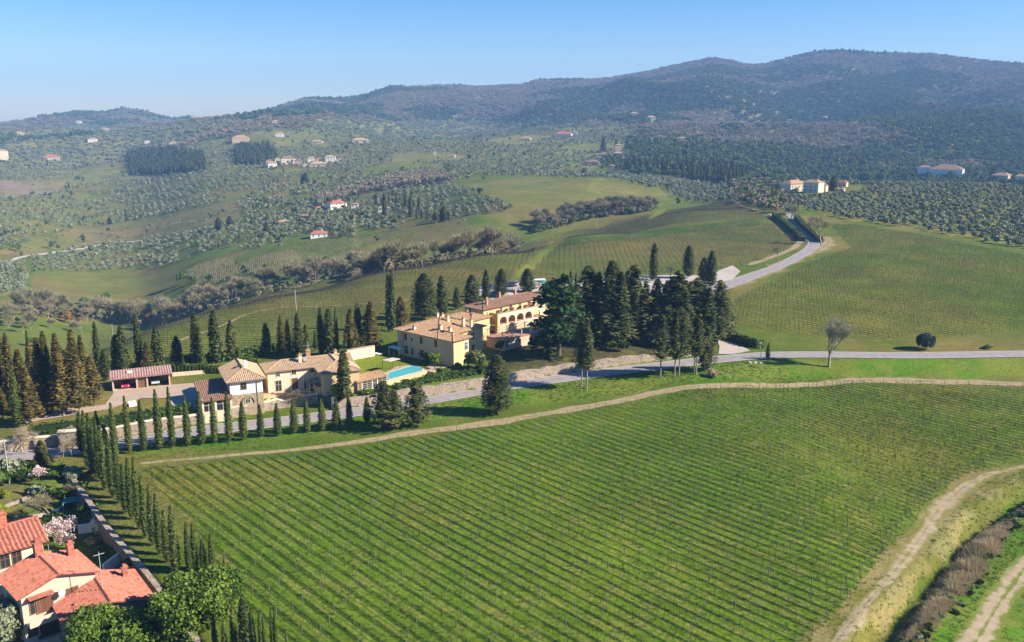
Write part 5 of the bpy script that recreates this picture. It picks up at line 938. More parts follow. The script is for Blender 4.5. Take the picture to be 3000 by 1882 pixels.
for f, x, y, ty, lab in lone:
    b = at(f(x, y), 380); h = max(3, height_at(b, f(x, ty))); broadw = any(s in lab for s in ('round', 'clump', 'broad', 'bushy', 'oak', 'conifer'))
    small_cyp(b[0], b[1], h, h * (.30 if broadw else .11), lab, None, 'dcone' if 'conifer' in lab else 'dark')
e = broad('umbrella_pine', at(ZC(1990, 470), 380), 9, crown_lobes('umbrella_crown', M_OAK, [(0, 0, 9, 7.5, 6, 2.2), (3, 0, 8.5, 4, 4, 1.8), (-3.5, 1, 8.6, 4, 4, 1.8)], 700, .8, 99), MB().tube((0, 0, -1), (0, 0, 8), .35, .3, 6).tube((0, 0, 4.5), (2.5, .5, 8), .2, .1, 4).mesh('pine_trunk', M_BARK), 'wide umbrella pine beside the hilltop houses', 'pine', 1.25, None, 380)
# the belt of leafless trees beyond the vineyard
belt = [(40, 905), (120, 912), (200, 915), (280, 925), (350, 930), (430, 935), (480, 930), (560, 905), (640, 890), (720, 868), (800, 845), (900, 828), (1000, 797), (1060, 788), (1132, 779), (1219, 767), (1325, 748), (1431, 731), (1500, 722)]
bw = np.array([p[:2] for p in ats([(q[0], q[1] + 22) for q in belt], 150)]); bl = resample(bw, 1.0); nbt = 215
for i in range(nbt):
    q = bl[int((i + .5) / nbt * len(bl))]; rad = q / np.hypot(*q); q = q + rad * random.uniform(5, 34) + np.array((rad[1], -rad[0])) * random.gauss(0, 2.5)
    h = random.uniform(9, 15); bare(random.choice(BLT), (q[0], q[1], float(zat(*q))), None, 'leafless tree in the belt along the far edge of the middle vineyard', 'leafless trees in the belt beyond the middle vineyard', 60, random.uniform(.85, 1.1), h)
for i in range(25):
    b = at(A(random.uniform(0, 900), random.uniform(70, 280)), 180); bare(random.choice(BLT + BT), b, None, 'leafless tree in the loose stand behind the brownish grove', 'leafless trees behind the brownish grove', 60, 1.0, random.uniform(6, 11))
b2 = resample(np.array([p[:2] for p in ats(pts(I, 200, 930, 500, 850, 700, 800, 900, 770, 1150, 745, 1260, 715), 300)]), 1.0)
for i in range(44):
    q = b2[int((i + .5) / 44 * len(b2))]; rad = q / np.hypot(*q); q = q + rad * random.uniform(4, 26); h = random.uniform(8, 14)
    bare(BLT[i % 4], (q[0], q[1], float(zat(*q))), None, 'leafless tree in the thicket above the upper vineyard', 'leafless trees in the thicket above the upper vineyard', 60, 1.0, h)
n = 1100; i = rng.integers(0, len(bl), n); q = bl[i]; rad = q / np.hypot(q[:, 0], q[:, 1])[:, None]; q = q + rad * (rng.random((n, 1)) * 34 + 2); k = rng.random(n)
scatter('thicket', P3(q[:, 0], q[:, 1]), s3(n, .30, .65), [proto('thicket_one', c) for c in BARELO], 'brown thicket under the belt of leafless trees')
n = 520; q = b2[rng.integers(0, len(b2), n)]; rad = q / np.hypot(q[:, 0], q[:, 1])[:, None]; q = q + rad * (rng.random((n, 1)) * 26 + 2)
scatter('upper_thicket', P3(q[:, 0], q[:, 1]), s3(n, .35, .8), [proto('thicket_two', c) for c in BARELO[:2] + DARKLO[:1]], 'dark thicket above the upper vineyard')
for i, (f, x, y, r_, kk, lab) in enumerate([(A, 690, 160, 7, 'o', 'rusty orange bush at the left end of the leafless belt'), (A, 1190, 110, 5, 'o', 'bright orange bush in the leafless belt'), (A, 1500, 150, 6, 'o', 'pale orange thicket right of the bright orange bush'), (G, 1290, 1330, 9, 'd', 'dark evergreen clump at the edge of the left field'), (G, 1480, 1320, 6, 'd', 'small dark oak left of the leafless belt'), (G, 750, 1460, 7, 'd', 'dark evergreen low in the leafless belt'), (G, 600, 1480, 6, 'd', 'dark evergreen at the lower left of the belt'), (G, 1880, 1235, 5, 'd', 'dark tree below the small vineyards'), (H, 175, 1200, 7, 'd', 'green tree standing in the leafless belt')]):
    b = at(f(x, y), 230); cr = crown_lobes('belt_crown', M_TWIGO if kk == 'o' else M_OAK, lobed(r_ * .9, r_ * .55, 8, 120 + i), 500, .5, 120 + i, .9); broad('bush' if kk == 'o' else 'oak_tree', b, 5, cr, fork(3, .1, 130 + i), lab, 'bush' if kk == 'o' else 'oak')
# brambles along the ditch, grass tufts
dl = resample(np.array(DITCHW), .4); n = 820; i = rng.integers(0, len(dl), n); i = i[vnoise(i * .15, i * 0.0, 12) > .24]; n = len(i); t = np.gradient(dl, axis=0); t /= np.linalg.norm(t, axis=1)[:, None]; nn = np.stack([-t[:, 1], t[:, 0]], 1)
cs = np.array([dl[j] + nn[j] * (1.2 + 2.0 * rng.random()) for j in i]); BRC = []
side = np.sign((cs[0] - dl[i[0]])[0]); 
if side < 0: cs = 2 * dl[i] - cs
hh = np.interp(vnoise(i * .02, i * 0.0, 3), [.2, .8], [.3, .85])
def twig_bush(seed, n=420):
    g = np.random.default_rng(seed); c = np.stack([g.normal(size=n) * .5, g.normal(size=n) * .5, g.random(n) * .5], 1); d = c * np.array((.8, .8, .4)) + g.normal(size=(n, 3)) * .4 + np.array((0, 0, .75)); d /= np.linalg.norm(d, axis=1)[:, None]
    e = np.cross(d, g.normal(size=(n, 3))); e /= np.linalg.norm(e, axis=1)[:, None]; L_ = .4 + .8 * g.random((n, 1)); V_ = np.stack([c - e * .035, c + e * .035, c + d * L_], 1).reshape(-1, 3)
    return mesh_from('twig_bush', V_, np.arange(3 * n).reshape(n, 3), M_BRAM, tint=np.repeat(g.random(n), 3))
def tuft(seed, n=9, h=.45, w=.32):
    g = np.random.default_rng(seed); c = np.stack([g.normal(size=n) * w * .5, g.normal(size=n) * w * .5, np.zeros(n)], 1); a = g.random(n) * 6.28; d = np.stack([np.cos(a), np.sin(a), np.zeros(n)], 1); e = np.stack([-np.sin(a), np.cos(a), np.zeros(n)], 1)
    hh = h * (.5 + .7 * g.random((n, 1))); V_ = np.stack([c - e * .05, c + e * .05, c + d * hh * .5 + np.array((0, 0, 1)) * hh], 1).reshape(-1, 3); return mesh_from('tuft', V_, np.arange(3 * n).reshape(n, 3), M_TUFT, tint=np.repeat(np.clip(g.random(n) * .7 + .1, 0, 1), 3))
BRC = [twig_bush(x) for x in (141, 142, 143)]
kb = rng.integers(0, len(dl), 240); gb = dl[kb] + nn[kb] * np.sign(((cs - dl[i]) * nn[i]).sum(1).mean()) * (.6 + 4.2 * rng.random((240, 1))); scatter('ditch_bushes', P3(gb[:, 0], gb[:, 1], -.1), s3(240, .35, .9), [proto('ditch_bush', c) for c in SH['g'] + SH['o'] + SH['k']], 'low green bushes among the brambles of the ditch')
hh = hh * (.6 + .7 * rng.random(len(hh))); scatter('brambles', P3(cs[:, 0], cs[:, 1], -.15), np.stack([hh, hh, hh * 1.1], 1), [proto('bramble_one', c) for c in BRC], 'grey brambles lining the dark ditch', 'stuff', None, .15)
TF = [tuft(s) for s in (151, 152, 153)]
N_ = 150000; a = (rng.random(N_) - .5) * R(70); r = np.sqrt(rng.random(N_) * (215**2 - 84**2) + 84**2); x, y = r * np.sin(a), r * np.cos(a); u, v = project(x, y, zat(x, y))
dr, _, _ = seg_dist(x, y, ROADW); vin = inpoly(u, v, P_FRONT); grn = inpoly(u, v, P_RGREEN) | inpoly(u, v, P_VERGE)
fr = np.abs(((x * PERA[0] + y * PERA[1]) / PITCH_ROW) % 1 - .5); w = np.where(vin, np.where(fr > .30, .55, .16), np.where(grn, .6, .30)) * (dr > 3.6) * sstep(.3, .55, fbm(x, y, 7, 3, 81) + .12)
tr = np.zeros(N_, bool)
for poly in ([p[:2] for p in ats(pts(W, 330, 1092, 640, 1064, 850, 1042, 1150, 999, 1450, 947, 1640, 909, 1900, 906, 2200, 898, 2600, 912))], [p[:2] for p in ats(pts(W, 2520, 1200, 2405, 1345, 2330, 1455, 2260, 1580))], [p[:2] for p in ats(pts(W, 2600, 1085, 2410, 1098, 2290, 1128, 2200, 1210, 2105, 1345))]):
    tr |= seg_dist(x, y, poly)[0] < 1.7
m = (rng.random(N_) < w) & ~tr & ~((u < 1950) & (v < 1290) & ~inpoly(u, v, P_VERGE))
scatter('grass', P3(x[m], y[m], -.03), s3(m.sum(), .4, 1.0) * np.array([[1, 1, .7]]), [proto('tuft_one', c) for c in TF], 'rough green grass between the vines and along the tracks', 'stuff', None, .1)
# ------------------------------------------------------------------ building materials
def stonemat(name, c1, c2, c3, scale=2.2):
    m, n, l, p = newmat(name); p.inputs['Roughness'].default_value = .95; p.inputs['Specular IOR Level'].default_value = .1
    tc = nd(n, 'ShaderNodeTexCoord'); vo = nd(n, 'ShaderNodeTexVoronoi', i_Scale=scale); l.new(tc.outputs['Object'], vo.inputs['Vector'])
    ve = nd(n, 'ShaderNodeTexVoronoi', i_Scale=scale, feature='DISTANCE_TO_EDGE'); l.new(tc.outputs['Object'], ve.inputs['Vector'])
    no = nd(n, 'ShaderNodeTexNoise', i_Scale=.35, i_Detail=5.0); l.new(tc.outputs['Object'], no.inputs['Vector'])
    sp = nd(n, 'ShaderNodeSeparateColor'); l.new(vo.outputs['Color'], sp.inputs[0])
    c = mixc(n, l, sp.outputs[0], c1, c2); c = mixc(n, l, mth(n, l, 'GREATER_THAN', sp.outputs[1], .82), c, c3); c = mixc(n, l, ramp(n, l, no.outputs[0], .45, .7), c, tuple(x * .8 for x in c1))
    e = ramp(n, l, ve.outputs['Distance'], .0, .07); c = mixc(n, l, mth(n, l, 'SUBTRACT', 1.0, e, None, True), c, tuple(x * .5 for x in c1)); l.new(c, p.inputs['Base Color'])
    b = nd(n, 'ShaderNodeBump', i_Strength=.7, i_Distance=.08); l.new(e, b.inputs['Height']); l.new(b.outputs[0], p.inputs['Normal']); return m
def tilemat(name, c1, c2, c3, c4):
    """old clay tiles: every tile a little different, lichen in patches"""
    m, n, l, p = newmat(name); p.inputs['Roughness'].default_value = .85; p.inputs['Specular IOR Level'].default_value = .15
    tc = nd(n, 'ShaderNodeTexCoord'); vo = nd(n, 'ShaderNodeTexVoronoi', i_Scale=3.2); l.new(tc.outputs['Object'], vo.inputs['Vector']); sp = nd(n, 'ShaderNodeSeparateColor'); l.new(vo.outputs['Color'], sp.inputs[0])
    no = nd(n, 'ShaderNodeTexNoise', i_Scale=.5, i_Detail=6.0, i_Roughness=.65); l.new(tc.outputs['Object'], no.inputs['Vector'])
    c = mixc(n, l, sp.outputs[0], c1, c2); c = mixc(n, l, mth(n, l, 'GREATER_THAN', sp.outputs[2], .86), c, c3); c = mixc(n, l, mth(n, l, 'MULTIPLY', ramp(n, l, no.outputs[0], .5, .72), .7), c, c4)
    l.new(c, p.inputs['Base Color']); return m
M_YEL = plain('yellow_plaster', (.66, .49, .26), (.58, .42, .22), 1.2, .9, (.55, .40, .24), .35); M_ORG = plain('orange_plaster', (.70, .42, .14), (.60, .35, .12), 1.2, .9)
M_CREAM = plain('cream_plaster', (.74, .62, .44), (.66, .54, .38), 1.2, .9, (.62, .50, .36), .3); M_WHITE = plain('white_plaster', (.80, .77, .70), (.72, .69, .62), 1.2, .9, (.66, .62, .55), .3)
M_PINKW = plain('pinkish_plaster', (.62, .465, .355), (.56, .42, .32), 1.2, .9, (.50, .36, .28), .3); M_TERRA = plain('terracotta_plaster', (.46, .25, .16), (.40, .21, .14), 1.0, .9)
M_STONE = stonemat('rubble_stone', (.46, .36, .27), (.36, .28, .21), (.24, .19, .16)); M_STONED = stonemat('dark_stone', (.24, .20, .17), (.17, .145, .125), (.12, .10, .10)); M_STONEP = stonemat('stone_base', (.52, .39, .26), (.42, .31, .21), (.30, .22, .16), 2.6)
M_TILE = tilemat('old_clay_tiles', (.40, .24, .125), (.49, .31, .17), (.29, .16, .09), (.33, .25, .15)); M_TILER = tilemat('red_clay_tiles', (.385, .125, .08), (.48, .175, .115), (.28, .09, .06), (.34, .16, .105)); M_TILEB = tilemat('brown_clay_tiles', (.25, .14, .09), (.31, .18, .12), (.18, .095, .065), (.24, .16, .11)); M_TILEP = tilemat('pale_clay_tiles', (.42, .28, .17), (.50, .34, .21), (.32, .20, .12), (.38, .30, .19))
M_SHUT = plain('brown_shutter', (.17, .075, .045), (.13, .055, .035), 4.0, .6); M_SHUTR = plain('reddish_shutter', (.27, .095, .05), (.21, .07, .04), 4.0, .6); M_FRAME = plain('window_frame', (.55, .48, .38), (.5, .44, .35), 3.0, .6); M_WOOD = plain('brown_wood', (.24, .13, .075), (.18, .10, .06), 3.0, .7); M_DARKI = plain('dark_interior', (.035, .03, .03), (.025, .02, .02), 2.0, .9)
M_METAL = plain('grey_metal', (.45, .45, .46), (.38, .38, .4), 4.0, .4, spec=.5); M_POLEW = plain('pale_pole', (.44, .42, .38), (.36, .34, .30), 2.0, .7); M_CANV = plain('white_canvas', (.78, .74, .68), (.7, .66, .6), 1.0, .85); M_GATE = plain('green_metal', (.03, .10, .085), (.025, .08, .07), 3.0, .5, spec=.4); M_TEAL = plain('teal_canvas', (.02, .26, .20), (.02, .2, .16), 1.0, .7); M_IVORY = plain('ivory_trim', (.72, .62, .46), (.66, .56, .42), 1.0, .85)
def glassmat():
    m, n, l, p = newmat('window_glass'); p.inputs['Base Color'].default_value = (.03, .035, .04, 1); p.inputs['Roughness'].default_value = .08; p.inputs['Specular IOR Level'].default_value = .6; return m
M_GLASS = glassmat()
def water():
    m, n, l, p = newmat('pool_water'); p.inputs['Roughness'].default_value = .28; p.inputs['Specular IOR Level'].default_value = .2
    tc = nd(n, 'ShaderNodeTexCoord'); no = nd(n, 'ShaderNodeTexNoise', i_Scale=1.2, i_Detail=3.0); l.new(tc.outputs['Object'], no.inputs['Vector']); l.new(mixc(n, l, no.outputs[0], (.055, .34, .36), (.10, .43, .43)), p.inputs['Base Color'])
    b = nd(n, 'ShaderNodeBump', i_Strength=.08, i_Distance=.05); l.new(no.outputs[0], b.inputs['Height']); l.new(b.outputs[0], p.inputs['Normal']); return m
M_WATER = water()
# ------------------------------------------------------------------ building kit (local x along the front, y inward, z up from the footing)
def slope(mb, a, b, tb, ta, sp=.34, amp=.09):
    """a pitched roof face of tile courses: eave a-b, top line ta-tb"""
    a, b, ta, tb = Vector(a), Vector(b), Vector(ta), Vector(tb); e = b - a; ln = e.length; e = e / ln
    s = (ta - a) - e * (ta - a).dot(e); hgt = s.length
    if hgt < 1e-4: s = (tb - b) - e * (tb - b).dot(e); hgt = s.length
    s = s / hgt; nrm = e.cross(s); nrm = nrm if nrm.z > 0 else -nrm
    al, ar = (ta - a).dot(e), (tb - a).dot(e); n = max(2, int(ln / sp)); vs = []; fs = []
    def tp(x):
        t = 1.0
        if al > 1e-3 and x < al: t = min(t, x / al)
        if ar < ln - 1e-3 and x > ar: t = min(t, (ln - x) / (ln - ar))
        return t * hgt
    xs = [ln * i / (2 * n) for i in range(2 * n + 1)]
    for i, x in enumerate(xs):
        o = nrm * (amp if i % 2 else 0.0); vs += [a + e * x + o, a + e * x + s * tp(x) + o]
    for i in range(2 * n): fs.append((2 * i, 2 * i + 2, 2 * i + 3, 2 * i + 1))
    k = len(vs); th = nrm * -.12; vs += [a + th, b + th, tb + th, ta + th, a, b]; fs += [(k + 3, k + 2, k + 1, k), (k, k + 1, k + 5, k + 4)]
    mb.add(vs, fs)
def roof_parts(e, L, Wd, h, kind, pitch, ov, m, sp=.34, amp=.09, axis='x', hip=(True, True), caps=True, name='roof'):
    """hip / gable / shed roof over the rectangle 0..L x 0..Wd"""
    mb = MB(); cp = MB(); tp = math.tan(R(pitch)); x0, x1, y0, y1 = -ov, L + ov, -ov, Wd + ov; z = h - ov * tp * .6
    if kind == 'shed':                    # low at y0, high at y1
        zz = z + (y1 - y0) * tp; slope(mb, (x0, y0, z), (x1, y0, z), (x1, y1, zz), (x0, y1, zz), sp, amp)
        o = mb.build(name, m, e); return o, zz
    if axis == 'x': half = (y1 - y0) / 2; P_ = lambda s, t: (s, t); s0, s1, t0, t1 = x0, x1, y0, y1
    else: half = (x1 - x0) / 2; P_ = lambda s, t: (t, s); s0, s1, t0, t1 = y0, y1, x0, x1
    zr = z + half * tp; tm = (t0 + t1) / 2; ra = s0 + (half if kind == 'hip' and hip[0] else 0); rb = s1 - (half if kind == 'hip' and hip[1] else 0)
    if rb < ra: ra = rb = (s0 + s1) / 2
    v = lambda s, t, q: (*P_(s, t), q)
    slope(mb, v(s0, t0, z), v(s1, t0, z), v(rb, tm, zr), v(ra, tm, zr), sp, amp); slope(mb, v(s1, t1, z), v(s0, t1, z), v(ra, tm, zr), v(rb, tm, zr), sp, amp)
    cp.tube(v(ra, tm, zr + .05), v(rb, tm, zr + .05), .15, .15, 6)
    if kind == 'hip':
        for on, s, r_ in ((hip[0], s0, ra), (hip[1], s1, rb)):
            if on:
                slope(mb, v(s, t1, z), v(s, t0, z), v(r_, tm, zr), v(r_, tm, zr), sp, amp) if s == s0 else slope(mb, v(s, t0, z), v(s, t1, z), v(r_, tm, zr), v(r_, tm, zr), sp, amp)
                for t in (t0, t1): cp.tube(v(s, t, z + .05), v(r_, tm, zr + .05), .13, .13, 5)
    o = mb.build(name, m, e)
    if caps: cp.build('ridge_tiles', m, o)
    return o, zr
def wallbox(e, L, Wd, h, m, gable=None, pitch=17, below=2.0, name='walls', base=None):
    mb = MB().box(0, 0, -below, L, Wd, h)
    if gable:
        tp = math.tan(R(pitch))
        if gable == 'y':
            z = h + L / 2 * tp
            mb.add([(0, 0, h), (L, 0, h), (L / 2, 0, z), (0, Wd, h), (L, Wd, h), (L / 2, Wd, z)], [(0, 1, 2), (5, 4, 3), (0, 2, 5, 3), (1, 4, 5, 2)])
        else:
            z = h + Wd / 2 * tp
            mb.add([(0, 0, h), (0, Wd, h), (0, Wd / 2, z), (L, 0, h), (L, Wd, h), (L, Wd / 2, z)], [(2, 1, 0), (3, 4, 5), (0, 3, 5, 2), (1, 2, 5, 4)])
    o = mb.build(name, m, e)
    if base: MB().box(-.05, -.05, -below, L + .05, Wd + .05, base[0]).build('stone_base', base[1], e)
    return o
def face_xf(face, L, Wd):
    """origin, along, outward of a wall"""
    return {'f': (Vector((0, 0, 0)), Vector((1, 0, 0)), Vector((0, -1, 0))), 'r': (Vector((L, 0, 0)), Vector((0, 1, 0)), Vector((1, 0, 0))), 'b': (Vector((L, Wd, 0)), Vector((-1, 0, 0)), Vector((0, 1, 0))), 'l': (Vector((0, Wd, 0)), Vector((0, -1, 0)), Vector((-1, 0, 0)))}[face]
def opening(e, L, Wd, face, s, z, w, h, kind='shut', proud=0.0, fm=None):
    """window or door at s along the wall: frame, pane, shutters as its sub-parts"""
    O_, A_, N_ = face_xf(face, L, Wd)
    def bx(mb, s0, z0, s1, z1, d0, d1):
        p = [O_ + A_ * a + N_ * d + Vector((0, 0, q)) for q in (z0, z1) for a, d in ((s0, d0), (s1, d0), (s1, d1), (s0, d1))]
        return mb.add(p, [(0, 1, 2, 3), (7, 6, 5, 4), (4, 5, 1, 0), (5, 6, 2, 1), (6, 7, 3, 2), (7, 4, 0, 3)])
    P = proud; s0, s1 = s - w / 2, s + w / 2; f = MB(); t = .10
    for q in ((s0 - t, z - t, s0, z + h + t), (s1, z - t, s1 + t, z + h + t), (s0, z + h, s1, z + h + t), (s0 - t * 1.6, z - t, s1 + t * 1.6, z)): bx(f, *q, -.02 + P, .07 + P)
    o = f.build('door' if kind in ('door', 'gate') else 'window', fm or M_IVORY, e)
    if kind == 'door': bx(MB(), s0, z, s1, z + h, -.02 + P, .03 + P).build('leaf', M_WOOD, o)
    elif kind == 'shut':
        sh = MB(); bx(sh, s0, z, s - .02, z + h, -.01 + P, .055 + P); bx(sh, s + .02, z, s1, z + h, -.01 + P, .055 + P); sh.build('shutter', M_SHUT, o)
    elif kind == 'open':
        bx(MB(), s0, z, s1, z + h, -.02 + P, .02 + P).build('pane', M_GLASS, o)
        for a in (s0 - w * .5 - .1, s1 + .1): bx(MB(), a, z, a + w * .5, z + h, .0 + P, .08 + P).build('shutter', M_SHUTR, o)
    else:
        bx(MB(), s0, z, s1, z + h, -.02 + P, .02 + P).build('pane', M_GLASS, o); mu = MB(); bx(mu, s - .035, z, s + .035, z + h, .015 + P, .05 + P)
        if kind == 'grid': 
            for q in (1, 2, 3): bx(mu, s0, z + h * q / 4 - .03, s1, z + h * q / 4 + .03, .015 + P, .05 + P)
        else: bx(mu, s0, z + h * .62, s1, z + h * .62 + .05, .02 + P, .05 + P)
        mu.build('mullion', fm or M_FRAME, o)
    return o
def chimney(parent, x, y, z0, h, w=.6, m=None, cap=None):
    o = MB().box(x - w / 2, y - w / 2, z0 - 1.2, x + w / 2, y + w / 2, z0 + h).build('chimney', m or M_CREAM, parent)
    MB().box(x - w / 2 - .12, y - w / 2 - .12, z0 + h, x + w / 2 + .12, y + w / 2 + .12, z0 + h + .12).box(x - w * .3, y - w * .3, z0 + h + .12, x + w * .3, y + w * .3, z0 + h + .4).build('chimney_cap', cap or M_TILE, o); return o
def frame_of(pO, pX, pY, z):
    """local frame from three picture corners at height z: origin, angle, length, width"""
    o, x, y = Gz(pO, z), Gz(pX, z), Gz(pY, z); d = x - o; L = math.hypot(d[0], d[1]); a = math.atan2(d[1], d[0]); q = y - o; w = -d[1] / L * q[0] + d[0] / L * q[1]; return o, a, L, w
def house(name, label, cat, o, a, z0): return empty(name, (o[0], o[1], z0), label, cat, None, a)

# ---- the villa
ZV = float(zat(*Gz(N(1000, 1100), 2.0)[:2])) + .0
HE = 6.4; zE = ZV + HE
o0, aV, Lf, W2 = frame_of(N(255, 470), N(1490, 740), N(1850, 652), zE)
_, _, _, W1 = frame_of(N(255, 470), N(1490, 740), N(2240, 425), zE)
L1 = Lf * .74
v = house('villa', 'main block of the yellow villa with long shuttered front and hipped tile roof', 'villa', o0, aV, ZV)
# plan runs along the long front; the inward side lies to the left of it
wallbox(v, L1, W1, HE, M_YEL); MB().box(L1 + .004, .0, -2, Lf, W2, HE - .03).build('front_wing_walls', M_YEL, v)
r1, zr1 = roof_parts(v, L1, W1, HE, 'hip', 17, .7, M_TILE, .42, .08)
r2, zr2 = roof_parts(v, Lf + W2 * .25 - L1, W2, HE + .02, 'hip', 17, .7, M_TILE, .42, .08, hip=(False, True), name='front_wing_roof')
r2.location = (L1 - W2 * .25, 0, 0)
for s, k in ((.155, 'shut'), (.44, 'shut'), (.70, 'shut')): opening(v, Lf, W1, 'f', Lf * s, 3.9, 1.0, 1.75, k)
opening(v, Lf, W1, 'f', Lf * .27, 4.0, .6, .95, 'shut')
for s, w, h in ((.16, 1.2, 2.0), (.275, .8, 1.9), (.445, 1.1, 1.6), (.705, 1.1, 1.6)): opening(v, Lf, W1, 'f', Lf * s, .6 if h > 1.7 else .9, w, h, 'pane')
for s in (.06, .17): opening(v, Lf, W1, 'f', Lf * s, 2.9, .5, .4, 'pane')
for s in (W2 * .82,): opening(v, Lf, W2, 'r', s, 3.4, 1.0, 1.8, 'pane', fm=M_WHITE)
for s, z, k in ((W1 * .52, 3.4, 'shut'), (W1 * .76, 3.6, 'pane'), (W1 * .76, .4, 'pane')): opening(v, L1, W1, 'r', s, z, 1.1, 1.9, k)
bl_ = MB().box(L1, W1 * .46, 3.2, L1 + .9, W1 * .58, 3.3); [bl_.box(L1 + .85, W1 * .46 + i * .22, 3.3, L1 + .9, W1 * .46 + i * .22 + .05, 4.2) for i in range(int(W1 * .12 / .22) + 1)]; bl_.build('balcony', M_METAL, v)
for x, y, zz, h in ((L1 * .36, .9, HE + .3, .7), (L1 * .84, W1 * .20, HE + .9, .9), (L1 * 1.06, W2 * .62, HE + 1.5, 1.1), (L1 * .66, W1 * .52, zr1 - .4, .6), (L1 * .25, W1 * .66, HE + 1.5, .7), (L1 * .42, W1 * .62, HE + 1.8, .7), (L1 * .93, W1 * .62, HE + 1.3, .8), (L1 * .99, W1 * .74, HE + .9, .8)): chimney(v, x, y, HE - .13 + (min(y, (W1 if x < L1 else W2) - y) + .7) * .306, h, .6)
for x, y in ((Lf + .05, -.05), (Lf * .105, -.08)): MB().tube((x, y, -1), (x, y, HE), .07, .07, 6).build('drainpipe', M_WOOD, v)
MB().tube((L1 * .78, W1 * .6, zr1 - .5), (L1 * .78, W1 * .6, zr1 + 2.2), .05, .04, 5).box(L1 * .78 - .5, W1 * .6 - .03, zr1 + 1.7, L1 * .78 + .5, W1 * .6 + .03, zr1 + 1.78).build('aerial', M_METAL, v)
# ---- the long wing with arcade and roof terrace
zA, zP, zE2 = ZV + 1.8, ZV + 5.3, ZV + 6.5
oA, aA, LA, _ = frame_of(O(985, 755), O(1920, 565), O(985, 600), zP); oU, aU, LU, WU = frame_of(O(650, 655), O(1880, 385), O(290, 560), zE2)
LA *= 1.18; LU *= 1.12
wg = house('arcaded_wing', 'long yellow wing with five arches below a planted roof terrace', 'villa wing', oA, aA, zA); hA = zP - zA
nb_, bay = 6, LA / 6; ar = MB()
for i in range(nb_):
    x0 = i * bay; a0, a1 = x0 + bay * .14, x0 + bay * .96; rad = (a1 - a0) / 2; zc = hA - 1.0 - rad * .8; cx = (a0 + a1) / 2
    ar.box(x0 if i else 0, 0, -3, a0, .4, hA); ar.box(a0, 0, -3, a1, .4, .35)
    arc = [(cx - rad * math.cos(t), zc + rad * .8 * math.sin(t)) for t in np.linspace(0, math.pi, 11)]
    for (xa, za), (xb, zb) in zip(arc[:-1], arc[1:]):
        ar.add([(xa, 0, za), (xb, 0, zb), (xb, 0, hA), (xa, 0, hA), (xa, .4, za), (xb, .4, zb), (xb, .4, hA), (xa, .4, hA)], [(0, 1, 2, 3), (7, 6, 5, 4), (4, 5, 1, 0), (3, 2, 6, 7)])
    ar.box(a1, 0, -3, x0 + bay - (0.001 if i < nb_ - 1 else 0), .4, hA)
ar.build('arcade', M_CREAM, wg)
MB().box(0, 4.2, -3, LA, 4.5, hA - .9).build('inner_wall', M_YEL, wg); MB().box(-.02, .41, hA - 1.15, LA, 4.5, hA - .9).build('terrace_floor', M_TERRA, wg); MB().box(0, .41, -.3, LA, 4.2, .05).build('loggia_floor', M_TERRA, wg)
sw = MB(); cx, rad = 2.3, 1.25; sw.box(-.4, 0, -3, 0, cx - rad, hA).box(-.4, cx + rad, -3, 0, 4.5, hA)
for (ya, za), (yb, zb) in zip(*(lambda q: (q[:-1], q[1:]))([(cx - rad * math.cos(t), 1.1 + rad * .8 * math.sin(t)) for t in np.linspace(0, math.pi, 9)])): sw.add([(-.4, ya, za), (-.4, yb, zb), (-.4, yb, hA), (-.4, ya, hA), (0, ya, za), (0, yb, zb), (0, yb, hA), (0, ya, hA)], [(3, 2, 1, 0), (4, 5, 6, 7), (0, 1, 5, 4), (2, 3, 7, 6)])
sw.build('side_arch_wall', M_ORG, wg); MB().box(-.1, -.12, hA, LA, .5, hA + .1).build('terrace_coping', M_TILE, wg)
up = house('terrace_storey', 'upper storey of the long wing with brown tile roof above the terrace', 'villa wing', oU, aU, zP - 1.0)
hU = zE2 - (zP - 1.0); wallbox(up, LU, WU, hU, M_YEL, below=4.0); ru, zru = roof_parts(up, LU, WU, hU, 'hip', 16, .6, M_TILEB, .42, .08, hip=(True, True))
for k in range(5): opening(up, LU, WU, 'f', LU * (.27 + .15 * k), .1, 1.3 if k % 2 else .9, 1.75, 'shut' if k % 2 else 'pane')
opening(up, LU, WU, 'f', LU * .055, .35, .45, .9, 'pane'); opening(up, LU, WU, 'l', WU * .3, .5, .8, 1.2, 'pane')
for x, y in ((LU * .12, WU * .25), (LU * .42, WU * .6), (LU * .66, WU * .55)): chimney(up, x, y, hU + 1.0, 1.2, .6, M_TERRA)
for k in range(6):
    p = Vector((math.cos(aA), math.sin(aA), 0)) * (LA * (.04 + .135 * k)) + Vector((-math.sin(aA), math.cos(aA), 0)) * 1.0 + Vector((oA[0], oA[1], zP - .95))
    o = bpy.data.objects.new('potted_shrub', SH['k' if k % 2 else 'b'][k % 2]); link(o); o.location = p; o.scale = (1.3, 1.3, 1.7); tag(o, f'{nth(k)} potted shrub from the left on the roof terrace', 'potted plant', 'potted shrubs on the roof terrace')
# connecting house between villa and wing
oc, ac, Lc, Wc = frame_of(N(1860, 300), N(2120, 345), N(1600, 110), zE + .4)
cn = house('linking_house', 'small tiled house linking the villa roof to the long wing', 'house', Gz(N(1330, 170), zE + .6), aV, ZV + .4)
wallbox(cn, 9.0, 6.5, HE, M_YEL); roof_parts(cn, 9.0, 6.5, HE, 'hip', 15, .5, M_TILE, .42, .08); chimney(cn, 3.2, 4.4, HE + .35, .45, .5); chimney(cn, 6.8, 2.6, HE + .35, .45, .5)
